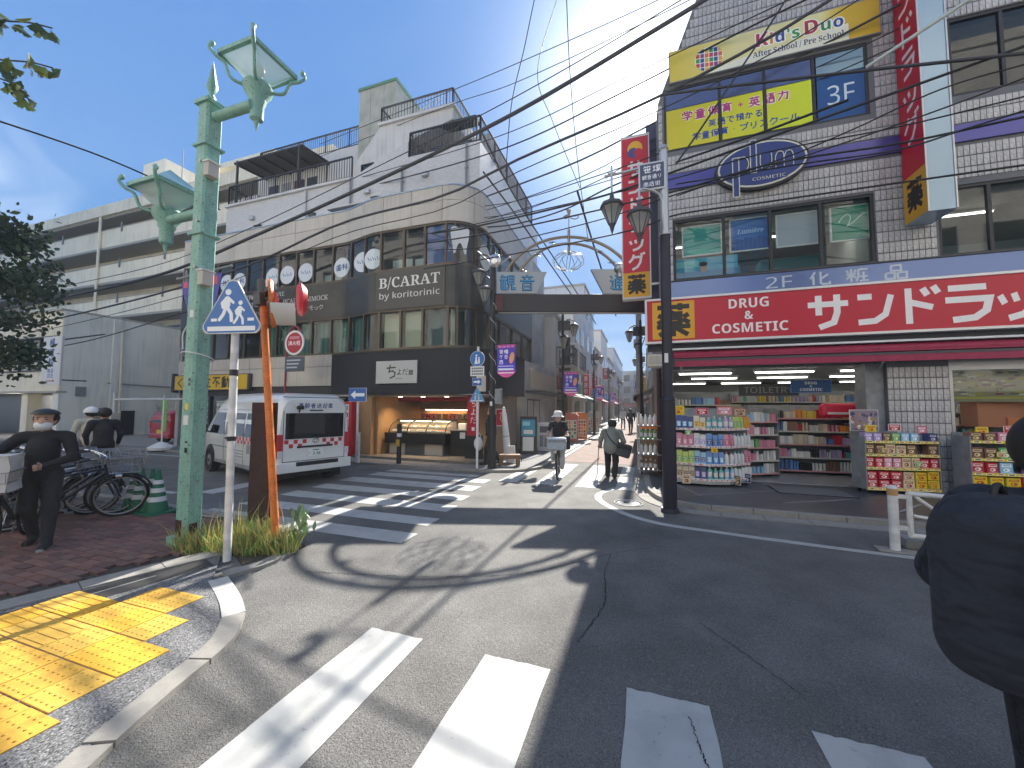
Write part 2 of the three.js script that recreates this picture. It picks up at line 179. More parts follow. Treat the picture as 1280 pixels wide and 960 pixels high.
// ---------- lettering: stroke drawings of the characters on the signs, on a 100 x 100 grid ----------
const GL = {
  薬: '8 14 92 14;32 4 32 24;68 4 68 24;50 24 44 32;32 33 68 33 68 60 32 60 32 33;32 46 68 46;10 36 24 44;8 60 26 50;90 36 76 44;92 60 74 50;6 70 94 70;50 62 50 98;46 72 12 94;54 72 88 94',
  サ: '6 32 94 32;30 8 30 60;70 8 70 54 62 80 30 92', ン: '10 20 44 20;10 84 50 82 74 66 88 18', ド: '28 6 28 94;28 40 78 56;58 8 68 26;80 4 90 22', ラ: '16 14 84 14;10 42 88 42 82 70 62 86 22 90', ッ: '14 38 24 58;44 34 50 54;88 34 80 68 62 84 30 92', グ: '36 8 28 32 8 52;34 24 78 24 72 56 56 80 26 94;76 4 82 16;90 0 96 12',
  化: '30 6 8 52;22 34 22 96;54 6 54 84 62 92 94 92 94 74;88 26 56 54', 粧: '26 6 26 96;6 14 14 34;46 12 38 34;4 42 48 42;24 46 6 76;28 46 46 70;72 4 72 14;54 14 96 14;56 14 56 60 48 94;62 62 96 62;78 30 78 90;60 90 98 90', 品: '30 8 70 8 70 42 30 42 30 8;8 56 44 56 44 94 8 94 8 56;56 56 92 56 92 94 56 94 56 56',
  観: '26 4 14 22;16 16 48 16;6 34 50 34;18 34 18 92;18 50 46 50;18 64 46 64;18 78 46 78;18 92 50 92;32 34 32 92;58 10 92 10 92 58 58 58 58 10;58 26 92 26;58 42 92 42;66 58 62 80 50 96;82 58 82 90 98 90 98 78', 音: '50 2 50 14;16 16 84 16;32 22 38 36;68 22 62 36;6 40 94 40;26 52 74 52 74 96 26 96 26 52;26 74 74 74',
  通: '8 10 20 24;4 40 22 40 22 74;22 74 10 90;8 82 30 92 96 94;36 8 84 8 66 22;46 14 60 22;40 28 88 28 88 84;40 28 40 86;40 46 88 46;40 64 88 64;64 28 64 86', り: '28 10 26 56 34 62;70 8 72 52 62 78 42 94',
  学: '24 4 30 18;48 2 52 16;78 4 68 18;8 24 92 24 92 38;8 24 8 38;26 42 74 42 54 56;52 56 52 90 40 94;6 66 94 66', 童: '50 0 50 10;16 12 84 12;32 18 38 28;68 18 62 28;6 32 94 32;24 42 76 42 76 66 24 66 24 42;24 54 76 54;50 42 50 96;18 80 82 80;6 96 94 96', 保: '30 4 8 48;22 34 22 96;44 10 86 10 86 38 44 38 44 10;36 54 96 54;66 38 66 96;64 56 40 86;68 56 94 84', 育: '50 2 50 14;8 16 92 16;44 18 28 34 74 34;62 24 76 40;26 48 26 90;26 48 74 48 74 94;26 62 74 62;26 76 74 76',
  英: '8 14 92 14;32 4 32 26;68 4 68 26;24 36 76 36 76 60;24 36 24 60;50 26 50 62;6 62 94 62;48 64 36 84 8 96;52 64 66 84 92 96', 語: '10 8 36 8;4 22 42 22;10 36 36 36;10 48 36 48;10 62 36 62 36 90 10 90 10 62;50 8 94 8;72 8 66 46;52 26 86 26 84 46;46 46 98 46;54 60 92 60 92 94 54 94 54 60', 力: '10 28 86 28 80 88 66 90;46 6 44 44 12 94',
  で: '8 16 92 14;66 16 44 40 42 66 58 88 82 90;74 36 82 48;88 30 96 42', 預: '8 10 42 10 28 26;16 20 34 32;4 38 48 38 40 52;26 38 26 90 14 90;52 8 98 8;74 8 70 22;58 22 92 22 92 74 58 74 58 22;58 40 92 40;58 57 92 57;66 78 52 96;84 78 96 96', か: '8 30 62 28 56 86 40 86;38 6 30 50 10 92;74 24 92 54', る: '20 12 74 12 20 62 56 44 84 56 84 80 56 94 36 84 48 72 62 88',
  プ: '8 24 84 24 78 60 30 94;84 10 90 4 96 10 90 16 84 10', リ: '26 10 26 60;74 8 74 52 62 78 36 94', ス: '16 16 80 16 60 56 12 94;56 58 92 92', ク: '38 6 28 34 8 54;36 22 86 22 76 60 28 94', ー: '6 50 94 50', ル: '30 14 28 56 8 92;60 8 60 88 94 56', '・': '46 48 54 52',
  笹: '22 4 6 28;18 16 46 16;30 16 36 28;62 4 50 28;60 16 96 16;76 16 80 28;4 52 96 52;26 36 26 92 94 92;50 34 50 72 76 72;76 34 76 72', 塚: '4 32 36 32;20 8 20 78;2 84 40 74;44 14 94 14;44 14 44 28;94 14 94 28;50 30 88 30;70 30 46 50;58 42 74 60 72 88 60 94;66 56 44 74;70 70 42 94;94 42 76 58;76 56 98 90', 商: '50 2 50 14;8 16 92 16;32 20 38 32;68 20 62 32;10 36 90 36 90 96;10 36 10 96;42 38 30 56;56 38 70 56;32 62 68 62 68 86 32 86 32 62', 店: '52 2 52 14;14 16 94 16;18 16 16 60 6 94;56 22 56 56;56 38 90 38;32 56 84 56 84 94 32 94 32 56', 街: '22 4 6 26;26 26 6 52;18 44 18 96;32 22 60 22;46 6 46 42;30 42 62 42;34 62 60 62;46 50 46 84;28 86 64 82;68 14 94 14;64 36 98 36;84 36 84 92 74 90',
  高: '50 2 50 14;8 16 92 16;30 26 70 26 70 42 30 42 30 26;12 52 88 52 88 96 78 94;12 52 12 96;34 64 66 64 66 86 34 86 34 64', 齢: '26 2 26 26;26 12 44 12;12 12 12 26;4 28 50 28;8 38 8 94 48 94;48 38 48 94;28 40 28 86;14 60 44 60;18 46 22 56;38 46 34 56;74 2 52 36;74 2 98 34;66 38 86 38;58 54 92 54 84 74;72 54 72 96', 者: '46 2 46 44;16 20 74 20;4 42 96 42;84 6 50 44 10 70;32 58 76 58 76 96 32 96 32 58;32 76 76 76', 送: '8 10 20 24;4 42 22 42 22 74 10 90;8 82 30 92 96 94;48 6 56 22;82 6 72 22;38 24 92 24;32 48 96 48;64 24 64 50 38 82;66 52 92 80', 迎: '8 10 20 24;4 42 22 42 22 74 10 90;8 82 30 92 96 94;58 8 40 18 40 66 60 56;68 14 92 14 92 62 82 62;68 14 68 84', 車: '8 14 92 14;18 28 82 28 82 68 18 68 18 28;18 48 82 48;4 82 96 82;50 4 50 98',
  日: '22 8 78 8 78 94 22 94 22 8;22 50 78 50', 立: '50 4 50 24;10 26 90 26;30 40 38 76;70 40 60 80;4 90 96 90', 不: '6 12 94 12;56 12 8 64;52 38 52 96;60 44 92 68', 動: '48 4 10 14;4 24 56 24;12 36 50 36 50 66 12 66 12 36;12 51 50 51;30 12 30 90;8 78 54 78;2 94 58 90;62 30 96 30 92 90 82 90;76 6 74 50 56 94', 産: '50 2 50 12;14 14 86 14;36 20 42 32;66 20 58 32;14 36 94 36;16 36 14 68 4 96;38 42 26 60;34 54 88 54;32 72 84 72;22 94 96 94;58 42 58 94',
  消: '8 10 20 22;4 36 16 48;4 94 20 62;64 2 64 30;44 10 50 24;88 10 80 24;42 34 42 94;42 34 90 34 90 94;42 52 90 52;42 70 90 70', 火: '50 6 48 50 10 94;50 50 92 94;20 32 28 52;84 28 68 54', 栓: '24 4 24 96;4 30 46 30;22 34 4 70;26 34 44 60;72 4 46 38;72 4 98 36;58 44 88 44;56 66 92 66;48 92 98 92;73 44 73 92',
  外: '28 4 6 46;24 22 50 22 40 62 8 94;20 42 36 56;70 4 70 96;70 40 94 58', 科: '44 6 10 16;4 32 50 32;28 12 28 96;26 36 4 70;30 38 48 58;60 16 74 28;56 40 70 52;50 70 98 60;84 4 84 96', 歯: '50 2 50 28;50 14 80 14;24 10 24 28;4 30 96 30;12 40 12 96 88 96;88 40 88 96;50 36 50 90;24 62 76 62;30 42 38 56;70 42 62 56;48 64 28 86;52 64 72 86',
  ち: '14 26 86 22;44 4 34 52 60 44 82 58 78 80 40 94', よ: '50 30 80 28;52 6 52 78 34 92 20 82 34 68 60 76 86 92', だ: '10 28 54 24;36 6 12 90;56 48 88 44;50 80 66 90 92 86;76 10 82 22;88 4 94 16', 幡: '8 24 8 76;8 24 38 24 38 72;23 4 23 96;88 4 52 12;46 26 98 26;72 8 72 50;56 12 60 22;86 12 80 22;70 28 46 48;74 28 96 48;52 56 92 56 92 96 52 96 52 56;72 56 72 96;52 76 92 76', ヶ: '38 6 26 34 8 52;34 26 90 26;62 26 58 64 36 92', 谷: '36 4 12 26;62 4 88 26;50 22 8 56;50 22 94 56;28 60 72 60 72 96 28 96 28 60', 西: '6 10 94 10;12 32 88 32 88 94 12 94 12 32;38 10 36 54 22 66;62 10 62 60 78 62',
  は: '14 8 12 92;36 32 94 30;68 8 68 78 48 90 38 76 60 74 92 90', た: '10 26 56 24;38 4 12 92;58 48 88 46;54 78 70 88 94 84', 京: '50 2 50 14;8 16 92 16;28 30 72 30 72 56 28 56 28 30;50 56 50 96 38 92;28 66 10 90;72 66 90 90', 杉: '26 4 26 96;4 30 48 30;24 36 4 70;28 36 46 60;90 6 58 34;94 32 56 64;96 60 50 96', 玉: '10 12 90 12;18 48 82 48;6 92 94 92;50 12 50 92;66 64 78 78',
  式: '8 26 94 26;12 50 52 50;32 50 32 86;6 90 56 82;66 4 74 60 92 92 96 74;80 6 90 16', 会: '50 2 6 42;50 2 94 42;30 40 70 40;12 60 88 60;44 60 24 90 78 86;66 74 84 96', 社: '24 2 24 14;8 20 42 20 4 62;24 46 24 96;30 50 42 62;54 36 94 36;74 8 74 90;48 90 98 90', 根: '22 4 22 96;4 30 42 30;20 34 2 70;24 34 40 56;52 8 86 8 86 46 52 46;52 27 86 27;52 8 52 92 70 82;92 54 72 66;62 50 96 94', 設: '8 8 36 8;4 22 42 22;8 36 36 36;8 48 36 48;8 62 36 62 36 90 8 90 8 62;58 8 54 36 44 44;58 8 82 8 82 32 96 36;50 54 90 54 78 78 48 96;56 60 72 80 96 96', 株: '22 4 22 96;4 30 42 30;20 34 2 70;24 34 40 56;56 8 46 36;50 24 92 24;44 50 98 50;72 4 72 96;70 52 46 86;74 52 98 86',
  メ: '78 8 50 62 12 92;26 34 82 76', デ: '18 12 74 12;6 38 90 38;50 38 46 70 24 94;80 6 86 18;92 2 98 14', ィ: '78 34 50 60 24 72;54 58 54 96', カ: '10 28 86 28 80 88 64 90;46 6 42 50 12 94', ハ: '34 22 26 56 6 88;62 20 78 50 94 86', モ: '16 14 84 14;6 46 94 46;46 14 46 78 56 88 90 88', '／': '80 6 20 94',
};
const LATIN = /[\x20-\x7e]/;
function glyph(g, ch, x, y, s, w, sx = 1) {
  if (GL[ch]) { g.lineWidth = w; g.lineCap = 'butt'; g.lineJoin = 'miter'; g.miterLimit = 3; g.beginPath(); for (const st of GL[ch].split(';')) { const p = st.split(' ').map(Number); for (let i = 0; i < p.length; i += 2) { const X = x + p[i] * s * sx / 100, Y = y + p[i + 1] * s / 100; i ? g.lineTo(X, Y) : g.moveTo(X, Y); } } g.stroke(); }
  else if (LATIN.test(ch)) { g.textAlign = 'center'; g.textBaseline = 'middle'; g.font = 'bold ' + s * 0.95 + 'px sans-serif'; g.fillText(ch, x + s * sx / 2, y + s * 0.52); }
}
function write(g, str, x, y, s, o = {}) { // o: w stroke width in 100ths of s, v vertical, gap, color, outline
  const { w = 11, v, gap = 0.12, color = '#000', outline, sx = 1 } = o, step = s * ((v ? 1 : sx) + gap);
  for (const pass of outline ? [0, 1] : [1]) [...str].forEach((ch, i) => { g.strokeStyle = g.fillStyle = pass ? color : outline; glyph(g, ch, v ? x : x + i * step, v ? y + i * step : y, s, s * (w + (pass ? 0 : 14)) / 100, sx); });
}
function latin(g, str, x, y, px, color, font = 'bold', fam = 'sans-serif', align = 'left', maxw) { g.fillStyle = color; g.textAlign = align; g.textBaseline = 'middle'; g.font = font + ' ' + px + 'px ' + fam; if (maxw) { const m = g.measureText(str).width; g.save(); g.translate(x, y); g.scale(maxw / m, 1); g.fillText(str, 0, 0); g.restore(); } else g.fillText(str, x, y); }
function print(w, h, draw, o = {}) {
  const c = document.createElement('canvas'); c.width = w; c.height = h; const g = c.getContext('2d'); draw(g, w, h);
  const t = new THREE.CanvasTexture(c); t.colorSpace = THREE.SRGBColorSpace; t.anisotropy = 8;
  return new THREE.MeshStandardMaterial({ map: t, roughness: o.rough ?? 0.45, ...(o.glow ? { emissive: lin(o.glow), emissiveMap: t } : {}), ...(o.m || {}) });
}
const fill = (g, c, x, y, w, h) => { g.fillStyle = c; g.fillRect(x, y, w, h); };
const ORD = ['first', 'second', 'third', 'fourth', 'fifth', 'sixth', 'seventh', 'eighth', 'ninth', 'tenth', 'eleventh', 'twelfth', 'thirteenth', 'fourteenth', 'fifteenth', 'sixteenth', 'seventeenth', 'eighteenth'];
// ---------- ground, roads, pavements ----------
struct('ground', PL(900, 900, 0, -0.03, -200, 0, -Math.PI / 2), mat(lin(0.11), 0.95, { grain: grainT, scale: 4 }));
{ // asphalt, with tyre-polished and patched tones as vertex colours
  const x0 = -62, x1 = 30, z0 = -92, z1 = 16, P = [], Cc = [], I = [], xs = [], zs = [];
  for (let x = x0; x < x1; x += (x > -9 && x < 8) ? 0.2 : 1) xs.push(x); xs.push(x1);
  for (let z = z0; z < z1; z += (z > -13 && z < 1) ? 0.2 : 1) zs.push(z); zs.push(z1);
  for (const z of zs) for (const x of xs) {
    P.push(x, 0, z);
    let t = 0.80 + 0.45 * (fbm(x * 0.55, z * 0.55, 4, 301) - 0.5) + 0.22 * (fbm(x * 2.6, z * 2.6, 3, 311) - 0.5);
    if (x > -0.9 + 0.1 * Math.sin(z * 2) && z > -6.2) t *= 0.9; { const o = fbm(x * 1.3 + 5, z * 1.3, 3, 351); if (o > 0.66) t *= 1 - (o - 0.66) * 1.8; }                          // newer surfacing on the right
    if (x < -2.2 && x > -4.4 && z > -4.2 && z < -2.2) t *= 1.12;                           // dusty apron by the corner
    const w = 1 + 0.03 * (fbm(x * 0.4, z * 0.4, 2, 333) - 0.5) * 2; Cc.push(t * w, t, t * (2 - w) * 0.985);
  }
  const n = xs.length;
  for (let j = 0; j < zs.length - 1; j++) for (let i = 0; i < n - 1; i++) { const a = j * n + i; I.push(a, a + n, a + 1, a + 1, a + n, a + n + 1); }
  const g = new THREE.BufferGeometry(); g.setAttribute('position', new THREE.BufferAttribute(new Float32Array(P), 3)); g.setAttribute('color', new THREE.BufferAttribute(new Float32Array(Cc), 3)); g.setIndex(I); g.computeVertexNormals();
  struct('road', g, M.asphalt);
}
function ribbon(pts, w, y, wob = 0, seed = 1) { // flat strip along a line of [x, z] (or [x, z, width])
  const r = rng(seed), L = [], R = [], P = [], I = [];
  pts.forEach((p, i) => { const a = pts[Math.max(0, i - 1)], b = pts[Math.min(pts.length - 1, i + 1)], dx = b[0] - a[0], dz = b[1] - a[1], l = Math.hypot(dx, dz), ww = (p[2] ?? w) / 2, q = () => (r() - 0.5) * wob; P.push(p[0] + dz / l * ww + q(), y, p[1] - dx / l * ww + q(), p[0] - dz / l * ww + q(), y, p[1] + dx / l * ww + q()); });
  for (let i = 0; i < pts.length - 1; i++) { const a = i * 2; I.push(a, a + 2, a + 1, a + 1, a + 2, a + 3); }
  const g = new THREE.BufferGeometry(); g.setAttribute('position', new THREE.BufferAttribute(new Float32Array(P), 3)); g.setIndex(I); g.computeVertexNormals();
  if (g.attributes.normal.array[1] < 0) { g.setIndex(I.reverse()); g.computeVertexNormals(); }
  return g;
}
const curve2 = (pts, n) => new THREE.CatmullRomCurve3(pts.map(([x, z]) => V(x, 0, z))).getSpacedPoints(n).map((p) => [p.x, p.z]);
// painted markings: every bar a piece of its own
{
  const z = new THREE.Group(); z.name = 'road_markings'; z.userData.kind = 'structure'; scene.add(z);
  const bar4 = (x0, x1, z0, z1, s = 0, seed = 1) => { // a worn bar with slightly uneven edges
    const r = rng(seed), e = [], n = 14, j = () => (r() - 0.5) * 0.012;
    for (let i = 0; i <= n; i++) e.push([x0 + (x1 - x0) * i / n + s * 0 + j() * (i && i < n ? 0.3 : 1), z0 + j()]);
    for (let i = 1; i < n; i++) e.push([x1 + j(), z0 + (z1 - z0) * i / n]);
    for (let i = n; i >= 0; i--) e.push([x0 + (x1 - x0) * i / n + j() * 0.3, z1 + j()]);
    for (let i = n - 1; i > 0; i--) e.push([x0 + j(), z0 + (z1 - z0) * i / n]);
    return flat(e, 0.004);
  };
  for (const [i, x] of [-2.07, -1.09, -0.13, 0.84, 1.8, 2.76].entries()) part('crossing_bar', bar4(x, x + 0.47, -2.66 + i * 0.012, 1.2, 0, 20 + i), M.paint, z);
  const S = [[-7, -2.98, -4.76, -4.36], [-6.9, -3.05, -5.5, -5.12], [-6.85, -3.15, -6.32, -5.9], [-6.85, -3.27, -7.1, -6.68], [-6.9, -3.43, -8.02, -7.5], [-6.75, -3.52, -8.82, -8.36], [-6.7, -4.0, -9.3, -9.02]];
  S.forEach(([a, b, c, d], i) => part('crossing_bar', bar4(a, b, c, d, 0, 40 + i), M.paint, z));
  for (const [i, x] of [-3.3, -2.4, -1.48, -0.62].entries()) part('crossing_bar', bar4(x, x + 0.45, -12.1, -8.72, 0, 60 + i), M.paint, z);
  part('edge_line', ribbon(curve2([[-0.62, -8.9], [-0.88, -8.2], [-0.85, -7.7], [-0.45, -6.95], [0.1, -6.45], [1.1, -6.22], [2.1, -6.07], [3.2, -5.95], [6, -5.7], [12, -5.4]], 60), 0.13, 0.0042, 0.012), M.paint, z);
  part('edge_line', ribbon([[-2.74, -90], [-2.74, -12.6]], 0.14, 0.0085, 0), M.paint, z); part('edge_line', ribbon([[-0.12, -90], [-0.12, -12.6]], 0.12, 0.0085, 0), M.paint, z);
  part('edge_line', ribbon([[-40, -5.6], [-8.9, -5.3]], 0.14, 0.0042, 0.01), M.paint, z); part('edge_line', ribbon([[-40, -9.3], [-13.5, -9.1]], 0.14, 0.0042, 0.01), M.paint, z);
  part('stop_bar', bar4(-8.6, -8.15, -8.4, -5.5, 0, 90), M.paint, z);
}
struct('street_paving', BB(-2.6, -0.25, -0.02, 0.004, -90, -12.6), mat(lin(0.42, 0.29, 0.25), 0.85, { grain: asphaltT, scale: 2.2, bump: 0.002 }));
const stone = mat(lin(0.5, 0.49, 0.46), 0.85, { grain: blotchT, scale: 1.1 });
struct('street_footway', [BB(-5.4, -2.84, -0.02, 0.03, -90, -12.9), BB(-0.03, 0.45, -0.02, 0.03, -90, -12.9)], stone);
// cracks and joints in the asphalt
{
  const k = new THREE.Group(); k.name = 'road_cracks'; k.userData.kind = 'structure'; scene.add(k); const cm = mat(lin(0.012), 0.95);
  const ck = (pts, w, s) => { const r = rng(s), c = curve2(pts, pts.length * 14).map(([x, z]) => [x + (r() - 0.5) * 0.02, z + (r() - 0.5) * 0.02, w * (0.3 + r() * 1.1)]); return ribbon(c, w, 0.0062, 0); };
  part('crack', [ck([[-0.9, -1.62], [-0.35, -1.83], [-0.05, -1.98], [0.3, -1.93], [0.55, -1.82], [0.9, -1.75]], 0.014, 3), ck([[-0.05, -1.98], [0.1, -1.9], [0.25, -1.86], [0.4, -1.88]], 0.02, 5), ck([[0.22, -2.5], [0.24, -2.35], [0.27, -2.2]], 0.006, 7)], cm, k);
  part('crack', [ck([[-3.4, -3.3], [-2.2, -3.6], [-1.2, -4.05], [-0.4, -4.9], [0.2, -5.4]], 0.008, 11), ck([[-0.4, -4.9], [-0.42, -4.3], [-0.36, -3.7], [-0.5, -3.0]], 0.008, 13), ck([[0.4, -3.6], [0.7, -3.2], [0.9, -2.9]], 0.006, 15)], cm, k);
  part('crack', [ck([[-3.2, -2.2], [-2.8, -1.6], [-2.52, -1.0]], 0.02, 19)], mat(lin(0.09, 0.07, 0.05), 0.95), k);
}
{ // oval of worn white letters round an access cover in the gutter by the shop corner
  const c = thing('manhole_cover', 'small round iron cover ringed in worn white paint near the shop corner', 'manhole cover', [-0.3, 0.001, -7.55]);
  part('lid', C(0.2, 0.2, 0.01, 0, 0.003, 0, 28), M.darkGrey, c); part('ring', TOR(0.25, 0.012, 0, 0.004, 0, Math.PI / 2, 0, 4, 40), M.paint, c); part('inner_ring', TOR(0.15, 0.01, 0, 0.008, 0, Math.PI / 2, 0, 4, 32), M.paint, c);
}
// ---- left corner: kerb, chippings pavement, yellow tactile tiles, brick paving ----
const KERB = [[-2.459, 1.25], [-2.48, -0.313], [-2.511, -1.146], [-2.605, -1.365], [-2.73, -1.688], [-2.897, -2.147], [-3.178, -2.459], [-3.491, -2.647], [-4.012, -2.897]];
function stones(name, pts, w, y0, y1, len, m, parent, gap = 0.006, seed = 4) { // kerb stones laid along a line
  const c = new THREE.CatmullRomCurve3(pts.map(([x, z]) => V(x, 0, z))), L = c.getLength(), n = Math.max(1, Math.round(L / len)), r = rng(seed);
  for (let i = 0; i < n; i++) {
    const A = [], Bq = [], k = 5;
    for (let j = 0; j <= k; j++) { const u = (i + gap / len + (1 - 2 * gap / len) * j / k) / n, p = c.getPointAt(Math.min(1, Math.max(0, u))), t = c.getTangentAt(Math.min(1, Math.max(0, u))); A.push([p.x, p.z]); Bq.push([p.x + t.z * w, p.z - t.x * w]); }
    const g = slab([...A, ...Bq.reverse()], y0, y1 + (r() - 0.5) * 0.006), q = r();
    part('kerb_stone', g, Array.isArray(m) ? m[i % m.length] : m, parent);
  }
}
{
  const k = new THREE.Group(); k.name = 'kerb'; k.userData.kind = 'structure'; scene.add(k);
  stones('kerb_stone', KERB.slice(0, 7), 0.155, -0.05, 0.036, 0.62, M.kerb, k, 0.008);
  stones('kerb_stone', KERB.slice(6), 0.16, -0.05, 0.036, 0.34, mat(lin(0.52, 0.51, 0.47), 0.9, { grain: grainT, scale: 0.8 }), k, 0.006);
  stones('kerb_stone', [[-4.012, -2.897], [-3.908, -3.334], [-4.116, -3.908], [-5.106, -4.397], [-5.731, -4.481], [-8.336, -4.637], [-14.588, -4.689], [-41.68, -4.793]], 0.15, -0.05, 0.036, 0.62, M.kerb, k);
  stones('kerb_stone', [[-5.856, 0], [-5.575, -1.042], [-5.335, -1.876], [-5.106, -2.605], [-4.95, -3.074], [-4.814, -3.439]], -0.24, 0, 0.046, 0.6, M.kerb, k, 0.004);
}
const inner = [[-2.605, 1.25], [-2.636, -1.146], [-2.761, -1.511], [-2.938, -1.938], [-3.126, -2.23], [-3.334, -2.376], [-3.647, -2.542], [-3.98, -2.709]];
struct('pavement', slab([...inner, [-4.793, -3.387], [-5.064, -2.605], [-5.314, -1.824], [-5.575, -0.938], [-5.835, 1.25]], -0.05, 0.03), M.granite);
struct('dark_strip', slab([[-4.54, -1.6 + 2.8], [-4.71, -1.667], [-4.429, -3.043], [-4.689, -3.126], [-4.814, -2.834], [-5.033, -1.792], [-5.158, 1.25]], 0.0, 0.033), mat(lin(0.018), 0.8));  // near-black strip laid along the inner kerb line
struct('thin_grey_strip', ribbon([[-5.033, 0.521], [-4.897, -1.667], [-4.689, -2.657]], 0.025, 0.037, 0.004), mat(lin(0.2), 0.6));  // thin grey line running down the near-black strip
struct('planting_soil', slab([[-4.001, -3.074], [-4.022, -3.855], [-5.106, -4.251], [-5.731, -4.335], [-6.252, -4.356], [-5.835, -3.126], [-5.106, -3.334], [-4.689, -3.439]], -0.04, 0.032), mat(lin(0.16, 0.13, 0.1), 0.95, { grain: graniteT, scale: 1.2 }));
{
  const base = new THREE.Group(); base.name = 'brick_pavement'; base.userData.kind = 'structure'; scene.add(base);
  part('bedding', slab([[-5.648, -0.938], [-5.418, -1.824], [-5.189, -2.605], [-4.918, -3.439], [-5.835, -4.324], [-14.588, -4.533], [-41.68, -4.637], [-41.68, 1.25], [-6.044, 1.25]], -0.05, 0.01), mat(lin(0.05, 0.045, 0.04), 0.95), base);
  const mats = [[0.2, 0.095, 0.075], [0.165, 0.085, 0.07], [0.235, 0.12, 0.095], [0.14, 0.075, 0.065], [0.19, 0.11, 0.09]].map((c) => mat(lin(...c), 0.8, { grain: grainT, scale: 0.4 }));
  const w = 0.212, d = 0.102, geo = metres(merge([RB(w - 0.01, 0.05, d - 0.01, 0.006, 0, 0, 0, 0, 0, 0, 1)])), r = rng(71), cells = [];
  for (let j = 0; j < 42; j++) for (let i = 0; i < 60; i++) {
    const z = -0.3 - j * d, x = -5.0 - i * w + (j % 2) * w / 2, edge = -5.19 - (z + 2.6) * 0.31;     // up to the slanting kerb
    if (x + w / 2 > edge - 0.04 || z < -4.2 || x < -14) continue;
    if (z < -3.3 && x > -5.55 - (z + 4.2) * 0.3) continue;
    cells.push([x, z]);
  }
  cells.sort((a, b) => Math.hypot(...a) - Math.hypot(...b));
  const rest = mats.map(() => []);
  cells.forEach(([x, z], i) => { const m = Math.floor(r() * 5), y = 0.011 + r() * 0.006, inView = x < -0.95 * -z * 1.0; if (i < 290 && z < -1.2) { const b = shared('brick', geo, mats[m], base, [x, y, z]); b.rotation.set((r() - 0.5) * 0.02, (r() - 0.5) * 0.02, (r() - 0.5) * 0.02); } else rest[m].push(geo.clone().translate(x, y, z)); });
  rest.forEach((g, m) => { if (g.length) stuffPart('brick', g, mats[m], base); });
}
{ // tactile tiles
  const dirtT = tex(512, (x, y) => { const a = fbm(x / 32, y / 32, 5, 71, 16, 16), b = fbm(x / 6, y / 6, 3, 75, 0, 0), v = 1 - 0.9 * Math.max(0, a - 0.5) - 0.35 * Math.max(0, b - 0.6); return [v, v * (0.97 + 0.03 * a), v]; });
  const t = new THREE.Group(); t.name = 'tactile_paving'; t.userData.kind = 'structure'; scene.add(t);
  const s = 0.297, dome = [RB(s - 0.005, 0.02, s - 0.005, 0.003, 0, 0, 0, 0, 0, 0, 1)], bars = [RB(s - 0.005, 0.02, s - 0.005, 0.003, 0, 0, 0, 0, 0, 0, 1)];
  for (let i = 0; i < 5; i++) for (let j = 0; j < 5; j++) dome.push(C(0.0125, 0.007, 0.006, (i - 2) * 0.055, 0.012, (j - 2) * 0.055, 8));
  for (let j = 0; j < 4; j++) bars.push(RB(s - 0.02, 0.008, 0.024, 0.004, 0, 0.011, (j - 1.5) * 0.07, 0, 0, 0, 1));
  const D = metres(merge(dome)), Bg = metres(merge(bars)), r = rng(5), ms = [[0.72, 0.4, 0.03], [0.62, 0.35, 0.04], [0.68, 0.41, 0.06]].map((c, i) => mat(lin(...c), 0.75, { grain: dirtT, scale: 1.3 + i * 0.4 }));
  const rows = [[-2.37, -3.77, 2, 0], [-2.068, -3.475, 3, 2], [-1.766, -3.178, 3, 3], [-1.464, -3.168, 4, 3], [-1.162, -3.02, 6, 1], [-0.86, -2.98, 6, 1], [-0.558, -2.92, 6, 1]];
  for (const [z, xr, nd, nb] of rows) for (let i = 0; i < nd + nb; i++) { const m = shared(i < nd ? 'tile' : 'guide_tile', i < nd ? D : Bg, ms[Math.floor(r() * 3)], t, [xr - s / 2 - i * 0.3, 0.026 + r() * 0.003, z], 0); m.rotation.y = (r() - 0.5) * 0.012; }
}
// ---- right corner: kerb, gutter and shop forecourt ----
{
  const k = new THREE.Group(); k.name = 'shop_kerb'; k.userData.kind = 'structure'; scene.add(k);
  const line = [[-0.02, -12.5], [-0.02, -9.6], [0.05, -8.6], [0.3, -7.85], [0.75, -7.5], [1.8, -7.42], [4.5, -7.4], [11, -7.35]];
  stones('kerb_stone', line, 0.13, -0.05, 0.09, 0.62, M.kerb, k);
  const gut = [[-0.28, -12.5], [-0.28, -9.6], [-0.2, -8.5], [0.1, -7.65], [0.6, -7.24], [1.8, -7.14], [4.5, -7.12], [11, -7.07]];
  stones('kerb_stone', gut, 0.27, -0.05, 0.012, 0.62, M.kerb, k, 0.008, 9);
}
struct('shop_forecourt', slab([[0.1, -12.4], [0.1, -9.6], [0.17, -8.6], [0.4, -7.95], [0.8, -7.62], [1.8, -7.54], [11, -7.47], [11, -18], [0.1, -18]], -0.05, 0.085), mat(lin(0.075, 0.08, 0.09), 0.35, { grain: blotchT, scale: 2 }));
{
  const m = mat(lin(0.3, 0.3, 0.29), 0.6), k = new THREE.Group(); k.name = 'forecourt_joints'; k.userData.kind = 'structure'; scene.add(k);
  for (const [a, b] of [[[0.9, -8.3], [2.5, -9.3]], [[2.3, -8.15], [3.6, -8.9]], [[3.9, -8.1], [4.6, -8.9]], [[1.0, -8.25], [0.55, -9.6]], [[5.2, -8.1], [5.6, -8.8]]]) part('joint_strip', ribbon([a, b], 0.045, 0.089), m, k);
}
